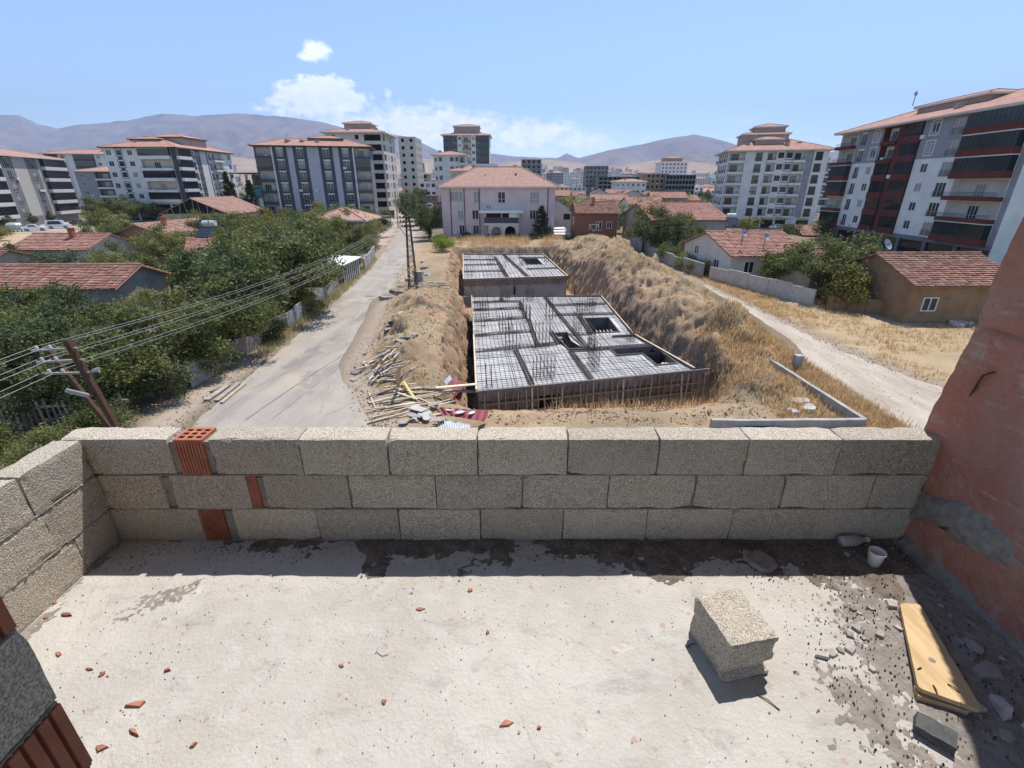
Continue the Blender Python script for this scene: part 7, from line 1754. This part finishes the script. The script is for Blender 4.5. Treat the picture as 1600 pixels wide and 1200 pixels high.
tree(-22.5, 122, 7.5, VAR[2], m_leaf3, 'tree before the red brick house with the oval sign', None, .8)
tree(-11.6, 80.5, 2.9, BUSH[0], m_leafb, 'bright yellow green shrub at the pit corner', None, 1.0, 'bush', 'bush')
for k, (x, y, h) in enumerate(((-4, 95.6, 1.6), (-9, 95.8, 1.8), (0.5, 95.7, 1.5), (-12.6, 90, 1.7), (9.8, 91, 1.6))): tree(x, y, h, BUSH[k % 2], m_leaf3 if k % 2 else m_leaf, 'low bush along the foot of the pink house', 'low bushes by the pink house', 1.2, 'bush', 'bush')
TOWN = [(17.5, 101, 5), (26, 104, 5), (31, 112, 5.5), (22, 122, 5.5), (37, 130, 6), (29, 138, 6.5), (42, 140, 6.5), (50, 150, 7), (20, 140, 6.5), (34, 108, 5), (15, 108, 5.5), (19, 116, 6.5), (12.5, 124, 5.5), (27, 112, 5.5), (24, 131, 6), (33, 122, 6), (40, 118, 5), (46, 128, 6), (38, 150, 7), (30, 165, 7), (18, 150, 7), (52, 128, 5), (47, 165, 7), (56, 118, 4.5), (86, 128, 4), (91, 122, 4.5), (60, 185, 8), (25, 185, 8), (44, 200, 8), (10, 175, 7), (68, 108, 4), (58, 104, 4)]
for k, (x, y, h) in enumerate(TOWN): tree(x, y, h, FAR[k % 2], (m_leaf, m_leaf3, m_leaf2)[k % 3], 'small tree between the old quarter houses', 'trees in the old quarter', 1.1)
FARL = [(-31, 150, 8), (-36, 168, 8), (-35, 190, 9), (-40, 215, 9), (-26, 135, 7), (-56, 255, 9), (-52, 275, 10), (-66, 330, 11), (-20, 175, 8), (-10, 190, 9)]
for k, (x, y, h) in enumerate(FARL): tree(x, y, h, FAR[k % 2], (m_leaf3, m_leaf)[k % 2], 'tree lining the far end of the asphalt road', 'trees along the far road', .8)
# ================================================================ far town, hills and mountains
def town():
    r = random.Random(91); b = MB(); w = MB()
    mats = [m_white, m_offwhite, m_conc_pale, m_roof_far, m_grey]
    wm = mat('far_window', (.09, .09, .10), (.07, .07, .08), .05)
    for k in range(1400):
        Y = 380 + 2100 * r.random() ** 1.3; X = r.uniform(-.35, .75) * Y if r.random() < .75 else r.uniform(-1.6, 1.6) * Y
        if abs(X + .2 * Y) < 12 and Y < 700: continue
        if Y < 520 and -60 < X < 40: continue
        fl_ = r.choice((2, 3, 3, 4, 5, 6, 8)) if Y > 600 else r.choice((2, 2, 3)); h = fl_ * 3; ww, dd = r.uniform(9, 20), r.uniform(9, 16); z = hillz(X, Y); m = r.choice((0, 0, 1, 1, 2, 4))
        b.box(X - ww / 2, X + ww / 2, Y, Y + dd, z - 6, z + h, m)
        if r.random() < .6: P = [(X - ww / 2 - .6, Y - .6, z + h + .01), (X + ww / 2 + .6, Y - .6, z + h + .01), (X + ww / 2 + .6, Y + dd + .6, z + h + .01), (X - ww / 2 - .6, Y + dd + .6, z + h + .01)]; b.add(P + [(X, Y + dd / 2, z + h + 2.4)], [(0, 1, 4), (1, 2, 4), (2, 3, 4), (3, 0, 4), (3, 2, 1, 0)], 3)
        n = int(ww / 3.2)
        for f in range(fl_):
            for i in range(n): x = X - ww / 2 + ww * (i + .5) / n; w.quad((x - .75, Y - .05, z + f * 3 + 1), (x + .75, Y - .05, z + f * 3 + 1), (x + .75, Y - .05, z + f * 3 + 2.4), (x - .75, Y - .05, z + f * 3 + 2.4))
    o = b.build('distant_town', mats); tag(o, 'pale mass of distant town blocks below the mountains', 'town', kind='stuff')
    w.build('town_windows', wm, o)['kind'] = 'stuff'
    b = MB()
    for k in range(1500):
        Y = 260 + 1500 * r.random() ** 1.4; X = r.uniform(-1.3, 1.3) * Y
        if abs(X + .2 * Y) < 9: continue
        z = hillz(X, Y); s = r.uniform(2, 4.5); 
        for q in range(5):
            x, y, zz, t = X + r.gauss(0, s * .6), Y + r.gauss(0, s * .6), z + s * r.uniform(.4, 1.1), s * r.uniform(.35, .7)
            b.add([(x - t, y, zz), (x, y - t, zz), (x + t, y, zz), (x, y + t, zz), (x, y, zz + t), (x, y, zz - t - 1)], [(0, 1, 4), (1, 2, 4), (2, 3, 4), (3, 0, 4), (1, 0, 5), (2, 1, 5), (3, 2, 5), (0, 3, 5)])
    tag(b.build('distant_trees', m_leaf), 'dark specks of distant town trees', 'trees', kind='stuff')
def hillz(X, Y):
    t = max(0, Y - 700); return t * .022 * (1 + .4 * math.sin(X * .004 + 1)) + max(0, Y - 1500) * .03
town()
def ridge(name, prof, Yr, Yf, zf, mt, nseg=260, ndep=60, rough=.30, seed=0):
    # prof: skyline in photo pixels -> crest at distance Yr, slope falling to Yf with gullies
    xs = [p[0] for p in prof]; ys = [p[1] for p in prof]; b = MB()
    for i in range(nseg + 1):
        px = xs[0] + (xs[-1] - xs[0]) * i / nseg; py = float(np.interp(px, xs, ys)); cr = atY(px, py, Yr); cr.z = max(cr.z, zf + 1); u = cr.x / Yr
        for j in range(ndep + 1):
            t = j / ndep; Y = Yf + (Yr - Yf) * t if t <= 1 else Yr
            X = u * Y; base = (t ** 1.25) * (cr.z - zf)
            g_ = mnoise.fractal(Vector((X / 900 + seed, Y / 1500, seed)), .75, 2.1, 6) ; rg = abs(mnoise.noise(Vector((X / 420 + seed, Y / 2600, 3 + seed)))) + .5 * abs(mnoise.noise(Vector((X / 170 + seed, Y / 900, 5 + seed))))
            z = zf + base + (cr.z - zf) * rough * (g_ * .6 - rg * .9) * math.sin(min(1, t) * math.pi) ** .8
            if t == 1: z = cr.z + (cr.z - zf) * .012 * mnoise.noise(Vector((X / 160, 1, seed)))
            b.v.append((X, Y, z if j else -20))
    for i in range(nseg):
        for j in range(ndep):
            a = i * (ndep + 1) + j; b.f.append((a, a + ndep + 1, a + ndep + 2, a + 1)); b.m.append(0)
    o = b.build(name, mt, smooth=True); tagS(o)
m_mtn = mat('mountain_rock', (.25, .19, .165), (.15, .12, .11), .0025, .95, detail=9, spec=.05)
m_hill = mat('dry_hill', (.36, .265, .19), (.25, .19, .14), .006, .95, detail=8, spec=.05)
ridge('mountains', [(-470, 268), (-420, 240), (-360, 215), (-300, 198), (-120, 188), (-40, 182), (0, 180), (30, 180), (60, 194), (90, 201), (120, 195), (150, 193), (200, 188), (255, 177), (300, 181), (370, 177), (440, 182), (500, 190), (560, 206), (620, 224), (690, 246), (760, 262)], 8600, 3600, 20, m_mtn, seed=1)
ridge('mountains', [(480, 232), (560, 214), (600, 208), (640, 214), (690, 238), (740, 244), (770, 240), (800, 244), (840, 246), (870, 247), (885, 240), (905, 247), (960, 250), (1040, 252)], 9800, 5200, 20, m_mtn, seed=2)
ridge('mountains', [(830, 262), (880, 252), (920, 243), (950, 235), (1000, 226), (1040, 217), (1085, 210), (1120, 217), (1160, 229), (1200, 238), (1290, 240), (1320, 232), (1380, 226), (1450, 228), (1600, 222), (1800, 215), (1950, 228), (2050, 262)], 8000, 3400, 20, m_mtn, seed=3)
ridge('dry_hills', [(420, 262), (520, 256), (600, 250), (650, 246), (700, 252), (760, 258), (800, 252), (860, 250), (905, 255), (940, 262), (975, 257), (1020, 251), (1060, 250), (1120, 257), (1200, 262), (1330, 258), (1500, 250), (1900, 240), (2100, 268)], 3300, 1900, 14, m_hill, nseg=160, ndep=26, rough=.3, seed=4)
ridge('dry_hills', [(-600, 270), (-480, 244), (-200, 240), (0, 244), (200, 240), (330, 240), (420, 252), (470, 262)], 3000, 1500, 14, m_hill, nseg=100, ndep=22, rough=.3, seed=5)
# ================================================================ the hazy air
hz = MB(); hz.box(-15500, 15500, -1000, 12900, -30, 1900)
m_haze = bpy.data.materials.new('haze'); m_haze.use_nodes = True; nt = m_haze.node_tree; nt.nodes.clear()
ho = nt.nodes.new('ShaderNodeOutputMaterial'); hv = nt.nodes.new('ShaderNodeVolumePrincipled'); hv.inputs['Color'].default_value = (.52, .68, 1.0, 1); hv.inputs['Density'].default_value = 8.5e-5; hv.inputs['Anisotropy'].default_value = .0
nt.links.new(hv.outputs[0], ho.inputs['Volume'])
o = hz.build('haze', m_haze); tag(o, 'thin pale haze filling the air over the town', 'haze', kind='stuff')
